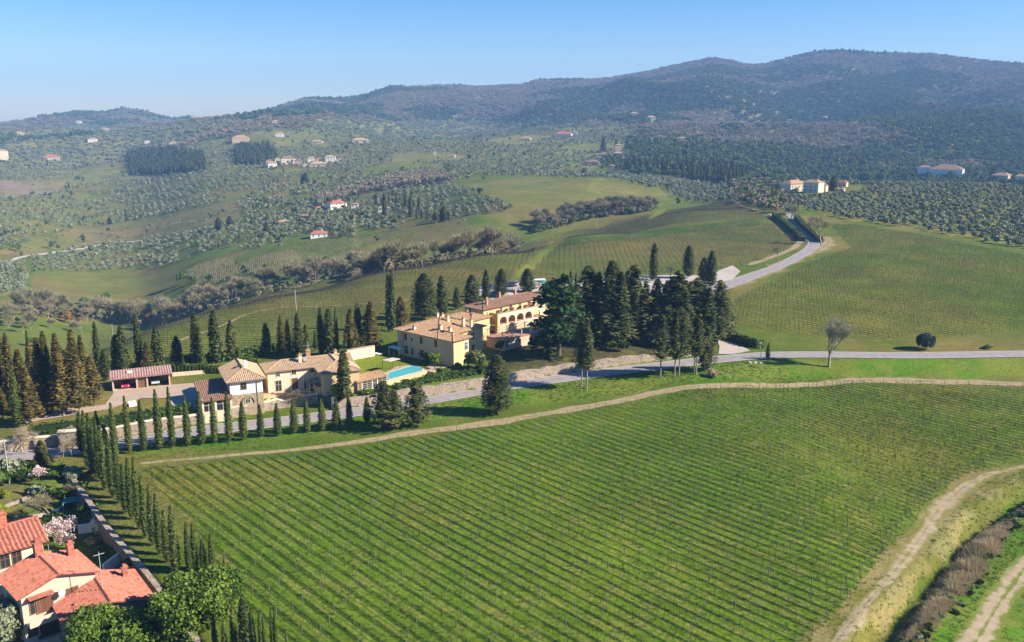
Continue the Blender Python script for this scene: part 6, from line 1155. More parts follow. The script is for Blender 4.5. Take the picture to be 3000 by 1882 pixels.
# low annex with pergola in the cedar's shade
an = house('annex', 'low pinkish annex in the shade of the cedar with timber pergola on top', 'annex', Gz(O(1075, 1575), ZV), aA - .02, ZV)
wallbox(an, 13.0, 6.0, 2.6, M_PINKW); MB().box(-.15, -.15, 2.6, 13.2, 6.1, 2.75).build('deck', M_TERRA, an); pg = MB()
for x in (.1, 3.2, 6.4, 9.6, 12.6):
    for y in (.1, 5.6): pg.box(x, y, 2.75, x + .16, y + .16, 4.5)
pg.build('pergola_posts', M_IVORY, an); pb = MB(); [pb.box(-.4 + i * 1.1, -.4, 4.5, -.3 + i * 1.1, 6.3, 4.6) for i in range(13)]; pb.build('pergola_beams', M_WOOD, an)
for s, k in ((1.6, 'door'), (5.6, 'pane'), (9.5, 'pane')): opening(an, 13, 6, 'f', s, .5 if k == 'door' else 1.3, 1.0, 1.9 if k == 'door' else .9, k)
# ---- farmhouse
zF = float(zat(*Gz((786, 1151), 2.0)[:2])); hF = 4.9; oF, aF, LF, WF = frame_of(Q(1455, 665), RR(935, 545), Q(1262, 500), zF + hF)
fa = house('farmhouse', 'cream farmhouse with corrugated tile roof and a wing at its right', 'farmhouse', oF, aF, zF)
wallbox(fa, LF, WF, hF, M_CREAM, below=2.5); MB().box(-.03, .0, -2.5, -.005, WF, hF - .02).build('end_wall', M_ORG, fa)
e2 = np.array((math.cos(aF), math.sin(aF))); n2_ = np.array((-e2[1], e2[0])); pe = Gz(RR(1865, 625), zF + hF)[:2] - oF[:2]; xr, yr = float(pe @ e2), float(pe @ n2_); yr = min(yr, -3.0)
WW = max(4.5, xr - LF + .3)
rf, zrf = roof_parts(fa, LF + WW, WF, hF, 'hip', 18, .6, M_TILEP, .34, .10, hip=(True, False))
MB().box(LF + .004, yr, -2.5, LF + WW, WF - .02, hF - .02).build('wing_walls', M_YEL, fa)
rw, zrw = roof_parts(fa, WW, WF * .5 - yr, hF - .02, 'hip', 18, .5, M_TILEP, .34, .09, axis='y', hip=(True, False), name='wing_roof'); rw.location = (LF, yr, 0.03)
for s, z, w, h, k in ((LF * .21, 3.55, .8, .8, 'pane'), (LF * .54, 3.6, .9, .9, 'pane'), (LF * .92, 3.6, .8, .9, 'pane'), (LF * .21, .35, 1.2, 2.3, 'pane'), (LF * .55, .2, 1.3, 2.6, 'shut'), (LF * .80, .2, 1.1, 2.2, 'pane'), (LF * .93, .5, 1.0, 1.6, 'pane')): opening(fa, LF, WF, 'f', s, z, w, h, k)
for s, w in ((.18, .7), (.38, .6), (.58, .7)):
    x = LF; w_ = opening(fa, WW, -yr, 'l', -yr * (1 - s) * 1.0, 3.0, w, 1.3, 'shut'); w_.location = (LF, yr, 0)
chimney(fa, LF * .72, WF * .3, hF + 1.0, 1.2, .7); chimney(fa, LF * .95, WF * .75, hF + .9, 1.3, .9, M_TERRA); chimney(fa, LF + WW * .7, WF * .7, hF + .5, 1.1, .6)
MB().box(LF * .78, WF * .22, hF + .92, LF * .85, WF * .34, hF + 1.55).build('rooflight', M_METAL, fa)
MB().tube((LF - .05, -.08, -1), (LF - .05, -.08, hF), .06, .06, 5).build('drainpipe', M_WOOD, fa)
MB().tube((LF * .97, WF * .8, hF + 1), (LF * .97, WF * .8, hF + 4.2), .04, .04, 5).box(LF * .97 - .6, WF * .8 - .02, hF + 3.2, LF * .97 + .6, WF * .8 + .02, hF + 3.26).build('aerial', M_METAL, fa)
lt = house('lean_to', 'dark roofed lean-to in the corner of the farmhouse wing', 'shed', Gz(RR(990, 1190), zF), aF, zF); wallbox(lt, 4.6, 4.6, 1.9, M_YEL); roof_parts(lt, 4.6, 4.6, 2.0, 'hip', 15, .3, M_TILEB, .36, .08, axis='x')
opening(lt, 4.6, 3, 'f', 3.2, .2, .9, 1.5, 'door')
pc = house('porch', 'small square canopy on four posts in the farmhouse yard', 'porch', Gz(RR(800, 1190), zF), aF, zF); pm = MB(); [pm.box(x, y, -.3, x + .18, y + .18, 2.6) for x in (0, 2.3) for y in (0, 2.3)]; pm.build('posts', M_IVORY, pc); roof_parts(pc, 2.5, 2.5, 2.7, 'hip', 12, .35, M_TILEP, .34, .06)
# ---- white house with stone ground floor
zW = float(zat(*Gz((690, 1192), 1.5)[:2])); hW = 5.5; oW, aW, LW, WW2 = frame_of(Q(600, 930), Q(1180, 885), Q(810, 420), zW + hW)
aW = R(25); oW = oW + np.array((-.35, 1.5, 0)); LW = 6.3; WW2 = 10.5
wh = house('white_house', 'white house with stone ground floor and hipped tile roof', 'house', oW, aW, zW)
WW2 = max(WW2, 9); wallbox(wh, LW, WW2, hW, M_WHITE, below=2.5, base=(2.5, M_STONEP)); roof_parts(wh, LW, WW2, hW, 'hip', 22, .75, M_TILEP, .36, .11, axis='y', hip=(True, False))
opening(wh, LW, WW2, 'f', LW * .42, 3.5, .95, 1.2, 'pane', fm=M_WOOD); opening(wh, LW, WW2, 'f', LW * .52, .6, .9, 1.0, 'pane', .05); opening(wh, LW, WW2, 'l', WW2 * .78, 3.9, .7, .8, 'pane'); opening(wh, LW, WW2, 'r', WW2 * .2, .4, 1.0, 2.0, 'door', .05)
arch = MB(); pr = [(LW * .52 + 1.25 * math.cos(t), .55 + 1.35 * math.sin(t)) for t in np.linspace(0, math.pi, 11)]
for (xa, za), (xb, zb) in zip(pr[:-1], pr[1:]): arch.tube((xa, -.1, za), (xb, -.1, zb), .12, .12, 4)
arch.build('stone_arch', M_STONED, wh); chimney(wh, LW * .62, WW2 * .45, hW + 1.5, .7, .6, M_WHITE, M_WHITE)
for x in (-.02, LW * .82): MB().tube((x, -.1, -1), (x, -.1, hW), .06, .06, 5).build('drainpipe', M_WOOD, wh)
ol, al_, LL, WL = frame_of(X(1560, 590), X(1935, 490), X(1500, 300), zW + 2.5)
le = house('glazed_lean_to', 'brown roofed lean-to with wide glass doors beside the white house', 'shed', ol, aW, zW); LL = min(LL, 9.5); WL = min(max(WL, 7), 10.5)
roof_parts(le, LL, WL, 2.55, 'shed', 6, .35, M_TILEB, .36, .09); lw = MB()
for x in (0, LL * .42, LL - .35): lw.box(x, 0, -2, x + .35, .35, 2.5)
lw.box(0, .36, -2, .25, WL, 2.7).box(0, WL - .3, -2, LL, WL, 3.1).box(0, .0, -2, LL, .3, .3).build('walls', M_CREAM, le)
for s, w in ((LL * .22, LL * .34), (LL * .70, LL * .42)): opening(le, LL, WL, 'f', s, .3, w, 2.0, 'pane', -.2, M_IVORY)
MB().box(.3, 3.0, -.5, LL, 3.2, 2.4).build('inner_wall', M_DARKI, le)
# ---- carport
zC = float(zat(*at(X(700, 400))[:2])); oC, aC, LC, _ = frame_of(X(255, 440), X(1105, 345), X(300, 200), zC)
cp_ = house('carport', 'pinkish open carport with two bays and a timber door between them', 'carport', oC, aC, zC); WC = 4.6; hC = 2.6; cw = MB()
fr_ = [(0, .022), (.405, .435), (.585, .612), (.975, 1.0)]
for a, b in fr_: cw.box(LC * a, 0, -1, LC * b, .5, hC)
cw.box(0, .51, -1, .3, WC, hC).box(LC - .3, .51, -1, LC, WC, hC).box(0, WC - .3, -1, LC, WC + .005, hC + .3).box(.02, .02, hC - .22, LC - .02, .4, hC + .06).box(LC * .41, .51, -1, LC * .43, WC - .31, hC).box(LC * .59, .51, -1, LC * .61, WC - .31, hC).build('walls', M_PINKW, cp_)
dr_ = MB().box(LC * .436, .25, 0, LC * .584, .35, hC - .25).build('timber_door', M_WOOD, cp_); pl_ = MB(); [pl_.box(LC * .436 + i * LC * .148 / 9 + .02, .22, .05, LC * .436 + (i + 1) * LC * .148 / 9 - .02, .249, hC - .3) for i in range(9)]; pl_.build('boards', M_WOOD, dr_)
roof_parts(cp_, LC, WC, hC + .1, 'shed', 5, .5, tilemat('mauve_clay_tiles', (.36, .20, .17), (.46, .27, .22), (.28, .15, .13), (.34, .22, .19)), .5, .10)
MB().box(LC * .27, WC * .5, hC + .35, LC * .36, WC * .75, hC + .62).build('rooflight', M_CANV, cp_)
def carpaint(name, c):
    m, n, l, p = newmat(name); p.inputs['Base Color'].default_value = (*c, 1); p.inputs['Roughness'].default_value = .3; p.inputs['Metallic'].default_value = .15; p.inputs['Coat Weight'].default_value = .5; return m
M_TYRE = plain('tyre', (.02, .02, .02), (.03, .03, .03), 5.0); M_LAMP = plain('car_lamp', (.7, .7, .68), (.6, .6, .58), 5.0, .3)
def car_meshes(nm, mt):
    sec = [(-2.05, .35, .55, .78), (-1.95, .3, .85, .84), (-1.2, .28, .92, .87), (-.2, .28, .95, .88), (.9, .28, .95, .88), (1.7, .3, .93, .86), (2.05, .38, .72, .78)]
    vs = []; fs = []
    for x, zl, zh, w in sec: vs += [(x, -w, zl), (x, w, zl), (x, w * 1.0, (zl + zh) / 2 + .1), (x, w * .9, zh), (x, -w * .9, zh), (x, -w, (zl + zh) / 2 + .1)]
    for i in range(len(sec) - 1):
        for j in range(6): fs.append((i * 6 + j, i * 6 + (j + 1) % 6, (i + 1) * 6 + (j + 1) % 6, (i + 1) * 6 + j))
    fs += [tuple(range(5, -1, -1)), tuple(range((len(sec) - 1) * 6, len(sec) * 6))]; body = mesh_from(nm, vs, fs, mt, smooth=False)
    cab = MB().add([(-.95, -.76, .93), (1.55, -.78, .93), (1.55, .78, .93), (-.95, .76, .93), (-.25, -.58, 1.42), (1.1, -.6, 1.42), (1.1, .6, 1.42), (-.25, .58, 1.42)], [(0, 1, 5, 4), (1, 2, 6, 5), (2, 3, 7, 6), (3, 0, 4, 7)]).mesh('windows', M_GLASS)
    rf_ = MB().box(-.27, -.6, 1.42, 1.12, .6, 1.47).mesh('roof', mt); wl_ = MB().tube((0, -.1, 0), (0, .1, 0), .32, .32, 10).mesh('wheel', M_TYRE); lm = MB().box(-.03, -.14, -.07, .03, .14, .07).mesh('headlight', M_LAMP); return body, cab, rf_, wl_, lm
CARS = {}
def car(loc, ang, colr, label, group=None):
    if colr not in CARS: CARS[colr] = car_meshes('body', carpaint('car_paint', colr))
    b, c, r_, w, lm = CARS[colr]; e = empty('parked_car', loc, label, 'car', group, ang)
    for nm, me in (('body', b), ('windows', c), ('roof', r_)): link(bpy.data.objects.new(nm, me), e)
    for x in (-1.3, 1.3):
        for y in (-.78, .78): o = bpy.data.objects.new('wheel', w); link(o, e); o.location = (x, y, .32)
    for y in (-.6, .6): o = bpy.data.objects.new('headlight', lm); link(o, e); o.location = (-2.03, y, .66)
    return e
def loc_of(o, a, x, y, z): return (o[0] + math.cos(a) * x - math.sin(a) * y, o[1] + math.sin(a) * x + math.cos(a) * y, z)
car(loc_of(oC, aC, LC * .22, 2.6, zC + .1), aC + R(90), (.45, .02, .07), 'red car parked in the left bay of the carport'); car(loc_of(oC, aC, LC * .74, 2.9, zC + .1), aC + R(90), (.5, .52, .56), 'silver car parked in the right bay of the carport')
bk = empty('bicycle', loc_of(oC, aC, LC * .90, 2.2, zC + .1), 'dark bicycle leaning in the right bay of the carport', 'bicycle', None, aC)
for x in (-.5, .5):
    wr = MB(); [wr.tube((x + .33 * math.cos(t), 0, .33 + .33 * math.sin(t)), (x + .33 * math.cos(t + .524), 0, .33 + .33 * math.sin(t + .524)), .025, .025, 4) for t in np.arange(0, 6.28, .524)]; wr.build('wheel', M_TYRE, bk)
MB().tube((-.5, 0, .33), (-.1, 0, .8), .03, .03).tube((-.1, 0, .8), (.4, 0, .8), .03, .03).tube((.4, 0, .8), (.5, 0, .33), .03, .03).tube((-.1, 0, .8), (.0, 0, .35), .03, .03).tube((0, 0, .35), (.4, 0, .8), .03, .03).build('frame', M_METAL, bk); MB().box(-.22, -.07, .86, .04, .07, .92).build('saddle', M_TYRE, bk); MB().tube((.4, -.28, .98), (.4, .28, .98), .02, .02).build('handlebar', M_METAL, bk)
for i, (x, y, an_, c, lab) in enumerate([(590, 265, .3, (.45, .5, .58), 'silver blue car parked left of the narrow cypress'), (815, 200, 1.2, (.03, .03, .035), 'black car parked right of the narrow cypress'), (860, 360, .2, (.25, .33, .42), 'blue grey car parked under the broad cypress'), (1250, 150, 1.4, (.03, .03, .035), 'dark car, left of three in the car park'), (1310, 142, 1.4, (.04, .045, .05), 'dark car, middle of three in the car park'), (1365, 135, 1.4, (.55, .55, .55), 'pale car, right of three in the car park')]):
    p = at(O(x, y), 150); car((p[0], p[1], p[2] + .13), an_, c, lab)
p = at(O(1850, 125), 150); vn_ = empty('minibus', (p[0], p[1], p[2] + .13), 'white and red van parked at the back of the car park', 'van', None, .15)
MB().add([(-2.6, -.95, .35), (2.6, -.95, .35), (2.6, .95, .35), (-2.6, .95, .35), (-2.6, -.95, 1.2), (-1.7, -.9, 2.1), (2.6, -.9, 2.15), (2.6, .9, 2.15), (-1.7, .9, 2.1), (-2.6, .95, 1.2)], [(0, 1, 6, 5, 4), (3, 9, 8, 7, 2), (4, 5, 8, 9), (5, 6, 7, 8), (1, 2, 7, 6), (0, 4, 9, 3), (0, 3, 2, 1)]).build('body', M_CANV, vn_); MB().box(-1.5, -.97, 1.3, 2.3, -.9, 1.8).box(-1.5, .9, 1.3, 2.3, .97, 1.8).build('windows', M_GLASS, vn_); MB().box(-2.2, -.99, .75, 2.55, -.94, 1.0).build('stripe', carpaint('red_stripe', (.5, .05, .06)), vn_)
for x in (-1.7, 1.6):
    for y in (-.8, .8): MB().tube((x, y - .12, .36), (x, y + .12, .36), .36, .36, 10).build('wheel', M_TYRE, vn_)
# ---- pool, pool house, garden structures
pz_ = [at(V(x, 395 - (x - 1420) * .36 + dy)) for x in range(1080, 1800, 40) for dy in (-60, -30, 0, 30, 60)]; zPo = max(p[2] for p in pz_) + .16
pool = [tuple(Gz(V(x, y), zPo)[:2]) for x, y in ((1062, 545), (1022, 500), (1022, 430), (1075, 378), (1540, 246), (1640, 240), (1800, 315), (1770, 352))]
c0 = np.mean(pool, axis=0); pe_ = empty('swimming_pool', (c0[0], c0[1], zPo), 'turquoise swimming pool with rounded end on the stone terrace', 'pool'); pl2 = [(x - c0[0], y - c0[1]) for x, y in pool]
mb = MB(); n = len(pl2); mb.add([(x, y, 0.0) for x, y in pl2], [tuple(range(n))]); wt = mb.build('water', M_WATER, pe_); mb = MB(); ring = [(x * 1.06, y * 1.10) for x, y in pl2]
ed = MB(); ed.add([(x, y, .05) for x, y in pl2] + [(x * (1 + .22 / math.hypot(x, y)), y * (1 + .22 / math.hypot(x, y)), .05) for x, y in pl2] + [(x, y, -.4) for x, y in pl2] + [(x * (1 + .22 / math.hypot(x, y)), y * (1 + .22 / math.hypot(x, y)), -.6) for x, y in pl2], [(i, (i + 1) % n, n + (i + 1) % n, n + i) for i in range(n)] + [(2 * n + i, 2 * n + (i + 1) % n, (i + 1) % n, i) for i in range(n)] + [(n + i, n + (i + 1) % n, 3 * n + (i + 1) % n, 3 * n + i) for i in range(n)]); ed.build('coping', M_PINKW, pe_)
def wall_run(px, h, th, m, label, name='garden_wall', cop=None, off=0.0, cat='wall', rmin=60, top=None, step=2.0, world=None, below=1.2):
    xy = resample(world if world is not None else [p[:2] for p in ats(px, rmin)], step); t = np.gradient(xy, axis=0); t /= np.linalg.norm(t, axis=1)[:, None]; nn_ = np.stack([-t[:, 1], t[:, 0]], 1)
    a = xy + nn_ * off; b = xy + nn_ * (off + th); zb = zat(a[:, 0], a[:, 1]); zt = zb + h if top is None else np.full(len(xy), 0.0) + zat(*(xy + nn_ * (off + th + 1.0)).T) + top
    mb = MB(); cb = MB()
    for i in range(len(xy) - 1):
        q = [(*a[i], zb[i] - below), (*a[i + 1], zb[i + 1] - below), (*b[i + 1], zb[i + 1] - below), (*b[i], zb[i] - below), (*a[i], zt[i]), (*a[i + 1], zt[i + 1]), (*b[i + 1], zt[i + 1]), (*b[i], zt[i])]
        mb.add(q, [(0, 1, 5, 4), (4, 5, 6, 7), (2, 3, 7, 6)] + ([(3, 0, 4, 7)] if i == 0 else []) + ([(1, 2, 6, 5)] if i == len(xy) - 2 else []))
        if cop:
            o_ = .08; f_ = lambda P_, k, s: (P_[k][0] + nn_[k][0] * s, P_[k][1] + nn_[k][1] * s)
            u = [(*f_(a, i, -o_), zt[i] + .01), (*f_(a, i + 1, -o_), zt[i + 1] + .01), (*f_(b, i + 1, o_), zt[i + 1] + .01), (*f_(b, i, o_), zt[i] + .01)]; u += [(p[0], p[1], p[2] + .12) for p in u]; cb.add(u, [(4, 5, 6, 7), (0, 1, 5, 4), (2, 3, 7, 6)])
    o = mb.build(name, m); tag(o, label, cat)
    if cop: cb.build('coping', cop, o)
    return o
gi = 8
wall_run(None, 0, .9, M_STONE, 'long rubble stone wall holding the garden above the left stretch of road', 'road_wall', M_IVORY, .15, top=.15, world=WALLW[:9])
wall_run(None, 0, .9, M_STONE, 'rubble stone wall holding the villa garden above the middle stretch of road', 'road_wall', None, .15, top=.2, world=WALLW[9:])
wall_run(None, 0, .6, M_STONED, 'dark stone retaining wall below the file of cypresses', 'bank_wall', M_STONE, -1.1, top=.45, world=[BANKW[0]] + BANKW[1:], below=3.6)
wall_run(pts(RR, 1640, 440, 1900, 385, 2250, 330), 2.5, .5, M_CREAM, 'cream garden wall with a niche behind the pool lawn', 'garden_wall', M_TILEP)
wall_run(V(1045, 640) and pts(V, 1010, 684, 1300, 605, 1600, 528, 1890, 454), 0, .5, M_YEL, 'cream retaining wall under the front edge of the pool', 'pool_wall', M_PINKW, .1, top=.12)
wall_run(pts(A, 1735, 700, 1900, 690, 2060, 672), .8, .4, M_CREAM, 'low cream wall behind the carport lawn')
wall_run(pts(S, 880, 830, 1000, 780), .9, .3, M_CREAM, 'short cream wall behind the middle red roof')
wall_run(pts(U, 1385, 1420, 1500, 1370, 1620, 1310, 1760, 1190), 1.4, .35, M_WHITE, 'white garden wall beyond the pink almond tree', 'garden_wall')
wall_run(pts(U, 30, 990, 200, 920, 400, 840, 540, 785), .5, .35, M_STONE, 'low stone edging along the garden path')
wall_run(pts(E, 770, 1000, 840, 930, 900, 900), 1.2, .3, M_WHITE, 'pale wall behind the lowest red roof', 'garden_wall')
pier = at(AC(1385, 735)); pr_ = empty('gate_pier', pier, 'stone gate pier at the end of the left road wall', 'pier', None, .2); MB().box(-1.7, -.6, -.6, 1.7, .6, 3.0).build('pier', M_STONE, pr_); MB().box(-1.8, -.7, 3.0, 1.8, .7, 3.15).build('cap', M_IVORY, pr_)
g0, g1 = at(RR(985, 1390)), at(RR(1310, 1380)); ga = empty('gate', g0, 'dark green metal gate in the road wall', 'gate', None, math.atan2(g1[1] - g0[1], g1[0] - g0[0])); Lg = math.hypot(g1[0] - g0[0], g1[1] - g0[1])
for x in (-.5, Lg): MB().box(x, -.3, -.5, x + .55, .3, 2.5).build('pillar', M_CREAM, ga)
for k in range(2): MB().box(.06 + k * Lg / 2, -.05, .1, Lg / 2 * (k + 1) - .03, .05, 2.1).build('leaf', M_GATE, ga)
zH = float(zat(*Gz(V(600, 780), 2.0)[:2])); oH, aH, LH, _ = frame_of(V(375, 835), V(985, 690), V(400, 500), zH)
ph = house('pool_house', 'low cream pool house with glazed bays under a narrow tile roof', 'pool house', oH, aH, zH); wallbox(ph, LH, 2.2, 2.3, M_CREAM); roof_parts(ph, LH, 2.2, 2.35, 'shed', 15, .35, M_TILE, .36, .08)
for s, w, k in ((.06, .8, 'door'), (.32, 2.3, 'grid'), (.60, 1.0, 'pane'), (.86, 2.1, 'grid')): opening(ph, LH, 2.2, 'f', LH * s, .15 if k != 'grid' else .45, w, 1.9 if k != 'grid' else 1.6, k)
def pergola(pf, quad_, z, h, label, cloth):
    c = [Gz(p, z + h) for p in quad_]; m_ = np.mean(c, axis=0); e = empty('pergola', (m_[0], m_[1], z), label, 'pergola'); q = [(p[0] - m_[0], p[1] - m_[1]) for p in c]; n = len(q)
    MB().add([(x, y, h) for x, y in q] + [(x, y, h + .10) for x, y in q], [tuple(range(n - 1, -1, -1)), tuple(range(n, 2 * n))] + [(i, (i + 1) % n, n + (i + 1) % n, n + i) for i in range(n)]).build('canopy', cloth, e)
    for x, y in q: MB().box(x * .94 - .06, y * .94 - .06, -.5, x * .94 + .06, y * .94 + .06, h).build('post', M_WOOD if cloth is not M_CANV else M_IVORY, e)
    return e
zpl = float(at(V(1080, 320))[2])
pergola(V, [V(890, 125), V(1075, 155), V(1300, 95), V(1130, 68)], zpl, 2.4, 'pale canopied pergola beside the pool', plain('canopy_cloth', (.62, .52, .44), (.5, .4, .33), 3.0)); pergola(N, [N(60, 885), N(290, 945), N(385, 910), N(175, 850)], float(at(N(290, 1120))[2]), 2.5, 'white canopied pergola at the end of the long villa wall', M_CANV)
for i, (x, y, ax, lab) in enumerate([(2230, 300, .3, 'white covered sunbed by the garden wall, left one'), (2330, 310, .3, 'white covered sunbed by the garden wall, right one')]):
    p = at(RR(x, y)); sb = empty('sunbed', p, lab, 'sunbed', None, ax); MB().box(-.9, -.4, .25, .9, .4, .42).build('mattress', M_CANV, sb); MB().box(-.85, -.35, -.1, -.75, .35, .25).box(.75, -.35, -.1, .85, .35, .25).build('frame', M_METAL, sb)
# ---- red roofed houses at the lower left
def gable_house(name, label, pO, pX, pY, zb, ze, pitch, axis, wm, rm, ov=.6, kind='gable', sp=.42, amp=.10, Lx=None, Wx=None):
    o, a, L, Wd = frame_of(pO, pX, pY, ze); L = Lx or L; Wd = Wx or Wd; e = house(name, label, 'house', o, a, zb); wallbox(e, L, Wd, ze - zb, wm, gable=axis if kind == 'gable' else None, pitch=pitch); rf, zr = roof_parts(e, L, Wd, ze - zb, kind, pitch, ov, rm, sp, amp, axis=axis); return e, L, Wd, ze - zb, zr, rf
zg = float(zat(*Gz(T(700, 900), 0)[:2]))
hb_, LB, WB, hB, zrB, _ = gable_house('red_roof_house', 'pale house with big red gabled roof and balcony, middle of the three', T(300, 440), T(1390, 60), S(1960, 930), zg, zg + 6.4, 17, 'y', M_PINKW, M_TILER, .6, 'gable', .42, .16)
for s, z, w, h, k in ((LB * .16, 3.7, 1.0, 1.7, 'pane'), (LB * .29, 3.5, 1.7, 2.1, 'shut'), (LB * .66, 3.9, 1.4, 1.3, 'shut')): opening(hb_, LB, WB, 'f', s, z, w, h, k, fm=M_WOOD)
opening(hb_, LB, WB, 'f', LB * .30, .3, 2.2, 2.1, 'pane', fm=M_WOOD); opening(hb_, LB, WB, 'f', LB * .1, .8, 1.2, 1.4, 'shut')
for s in (.82, .6, .3): opening(hb_, LB, WB, 'l', WB * s, 3.2, .9, 1.5, 'shut')
aw = MB().box(LB * .07, -1.0, 5.85, LB * .4, -.02, 5.95).build('awning_roof', M_TILER, hb_); bc = MB().box(LB * .02, -1.5, 2.7, LB * .46, 0, 2.85).box(LB * .02, -1.5, 2.85, LB * .46, -1.38, 3.7).build('balcony', M_PINKW, hb_); MB().box(LB * .02, -2.2, .0, LB * .5, 0, .15).box(LB * .02, -2.2, .15, LB * .5, -2.05, 1.0).build('terrace', M_PINKW, hb_)
MB().box(LB * .47, -.9, 5.1, LB * .53, -.02, 5.2).build('satellite_bracket', M_METAL, hb_); sd_ = MB(); sd_.tube((LB * .50, -.75, 5.45), (LB * .50, -.85, 5.48), .45, .42, 12); sd_.build('satellite_dish', M_METAL, hb_)
chimney(hb_, LB * .50, WB * .93, hB + 1.6, 1.5, .9, M_TILER, M_TILER); chimney(hb_, LB * .90, WB * .78, hB + .6, 1.5, .7, M_TILER, M_TILER)
MB().tube((LB * .58, WB * .65, hB + 1), (LB * .58, WB * .65, hB + 3.2), .03, .03, 5).build('aerial', M_METAL, hb_)
ha_, LA_, WA_, hA_, zrA, _ = gable_house('red_roof_house', 'house with ridged red roof and tall chimney, uppermost of the three', S(-700, 1220), S(930, 760), S(830, 60), zg, zg + 6.0, 19, 'x', M_CREAM, M_TILER, .7, 'gable', .55, .15, None, 8.5)
for s, k in ((LA_ - 6.2, 'shut'), (LA_ - 4.6, 'pane'), (LA_ - 3.2, 'pane'), (LA_ - 8.0, 'shut')): opening(ha_, LA_, WA_, 'f', s, 3.6, 1.0, 1.8, k, fm=M_WOOD)
chimney(ha_, LA_ - 3.6, WA_ * .5, zrA - .5, 2.2, 1.0, M_TILER, M_TILER)
hc_, LC_, WC_, hC_, zrC, _ = gable_house('red_roof_house', 'house with low red gabled roof half hidden by the evergreen, lowest of the three', T(1010, 850), T(2210, 470), T(1270, 270), zg, zg + 3.9, 17, 'y', M_PINKW, M_TILER, .6, 'gable', .40, .15)
for s in (.3, .7): opening(hc_, LC_, WC_, 'l', WC_ * s, 1.6, .9, 1.3, 'shut')
opening(hc_, LC_, WC_, 'f', LC_ * .3, 1.2, 1.2, 1.4, 'pane'); chimney(hc_, LC_ * .30, WC_ * .97, hC_ + 1.0, 1.5, .8, M_TILER, M_TILER); chimney(hc_, LC_ * .88, WC_ * .8, hC_ + .4, 1.3, .6, M_TILER, M_TILER); chimney(hc_, LC_ * .12, WC_ * .1, hC_ + .4, 1.2, .6, M_TILER, M_TILER)
MB().tube((LC_ * .5, WC_ * .35, zrC - .5), (LC_ * .5, WC_ * .35, zrC + 5), .05, .04, 5).box(LC_ * .5 - .6, WC_ * .35 - .03, zrC + 4.6, LC_ * .5 + .6, WC_ * .35 + .03, zrC + 4.66).build('aerial', M_METAL, hc_)
# ---- far houses: one object each
FARW = {'w': M_WHITE, 'c': M_CREAM, 'y': M_YEL, 'p': M_PINKW}; 
def far_house(p, wpx, hpx, wk, rk, ang, label, depth=.7, tower=False, name='far_house', cat='house'):
    b = at(p, 380); m_ = mpp(b); L = max(wpx * m_, 4); h = max(hpx * m_, 3.0); Wd = max(L * depth, 4)
    rot = math.atan2(b[0], b[1]); e = empty(name, (b[0], b[1], float(b[2])), label, cat, None, -rot + ang); wm = FARW[wk]; rm = {'t': M_TILE, 'r': M_TILER, 'b': M_TILEB, 'p': M_TILEP}[rk]
    MB().box(-L / 2, -Wd / 2, -3, L / 2, Wd / 2, h).build('walls', wm, e); rf = MB(); cpx = MB(); z = h; ov = .5; rz = h + min(L, Wd) * .22; x0, x1, y0, y1 = -L / 2 - ov, L / 2 + ov, -Wd / 2 - ov, Wd / 2 + ov; k = min(L, Wd) * .45
    rf.add([(x0, y0, z), (x1, y0, z), (x1, y1, z), (x0, y1, z), (x0 + k, 0, rz), (x1 - k, 0, rz)], [(0, 1, 5, 4), (1, 2, 5), (2, 3, 4, 5), (3, 0, 4), (3, 2, 1, 0)]); ro = rf.build('roof', rm, e)
    MB().box(L * .2, -.4, rz - .8, L * .2 + .7, .3, rz + .8).build('chimney', wm, ro)
    nwin = max(2, min(6, int(L / 3.2)))
    for fl in range(1 if h < 4.5 else 2):
        for i in range(nwin):
            s = L * (i + .5) / nwin; q = opening(e, L, Wd, 'f', s, .9 + fl * 2.8, .9, 1.3, 'pane'); q.location = (-L / 2, -Wd / 2, 0)
    return e
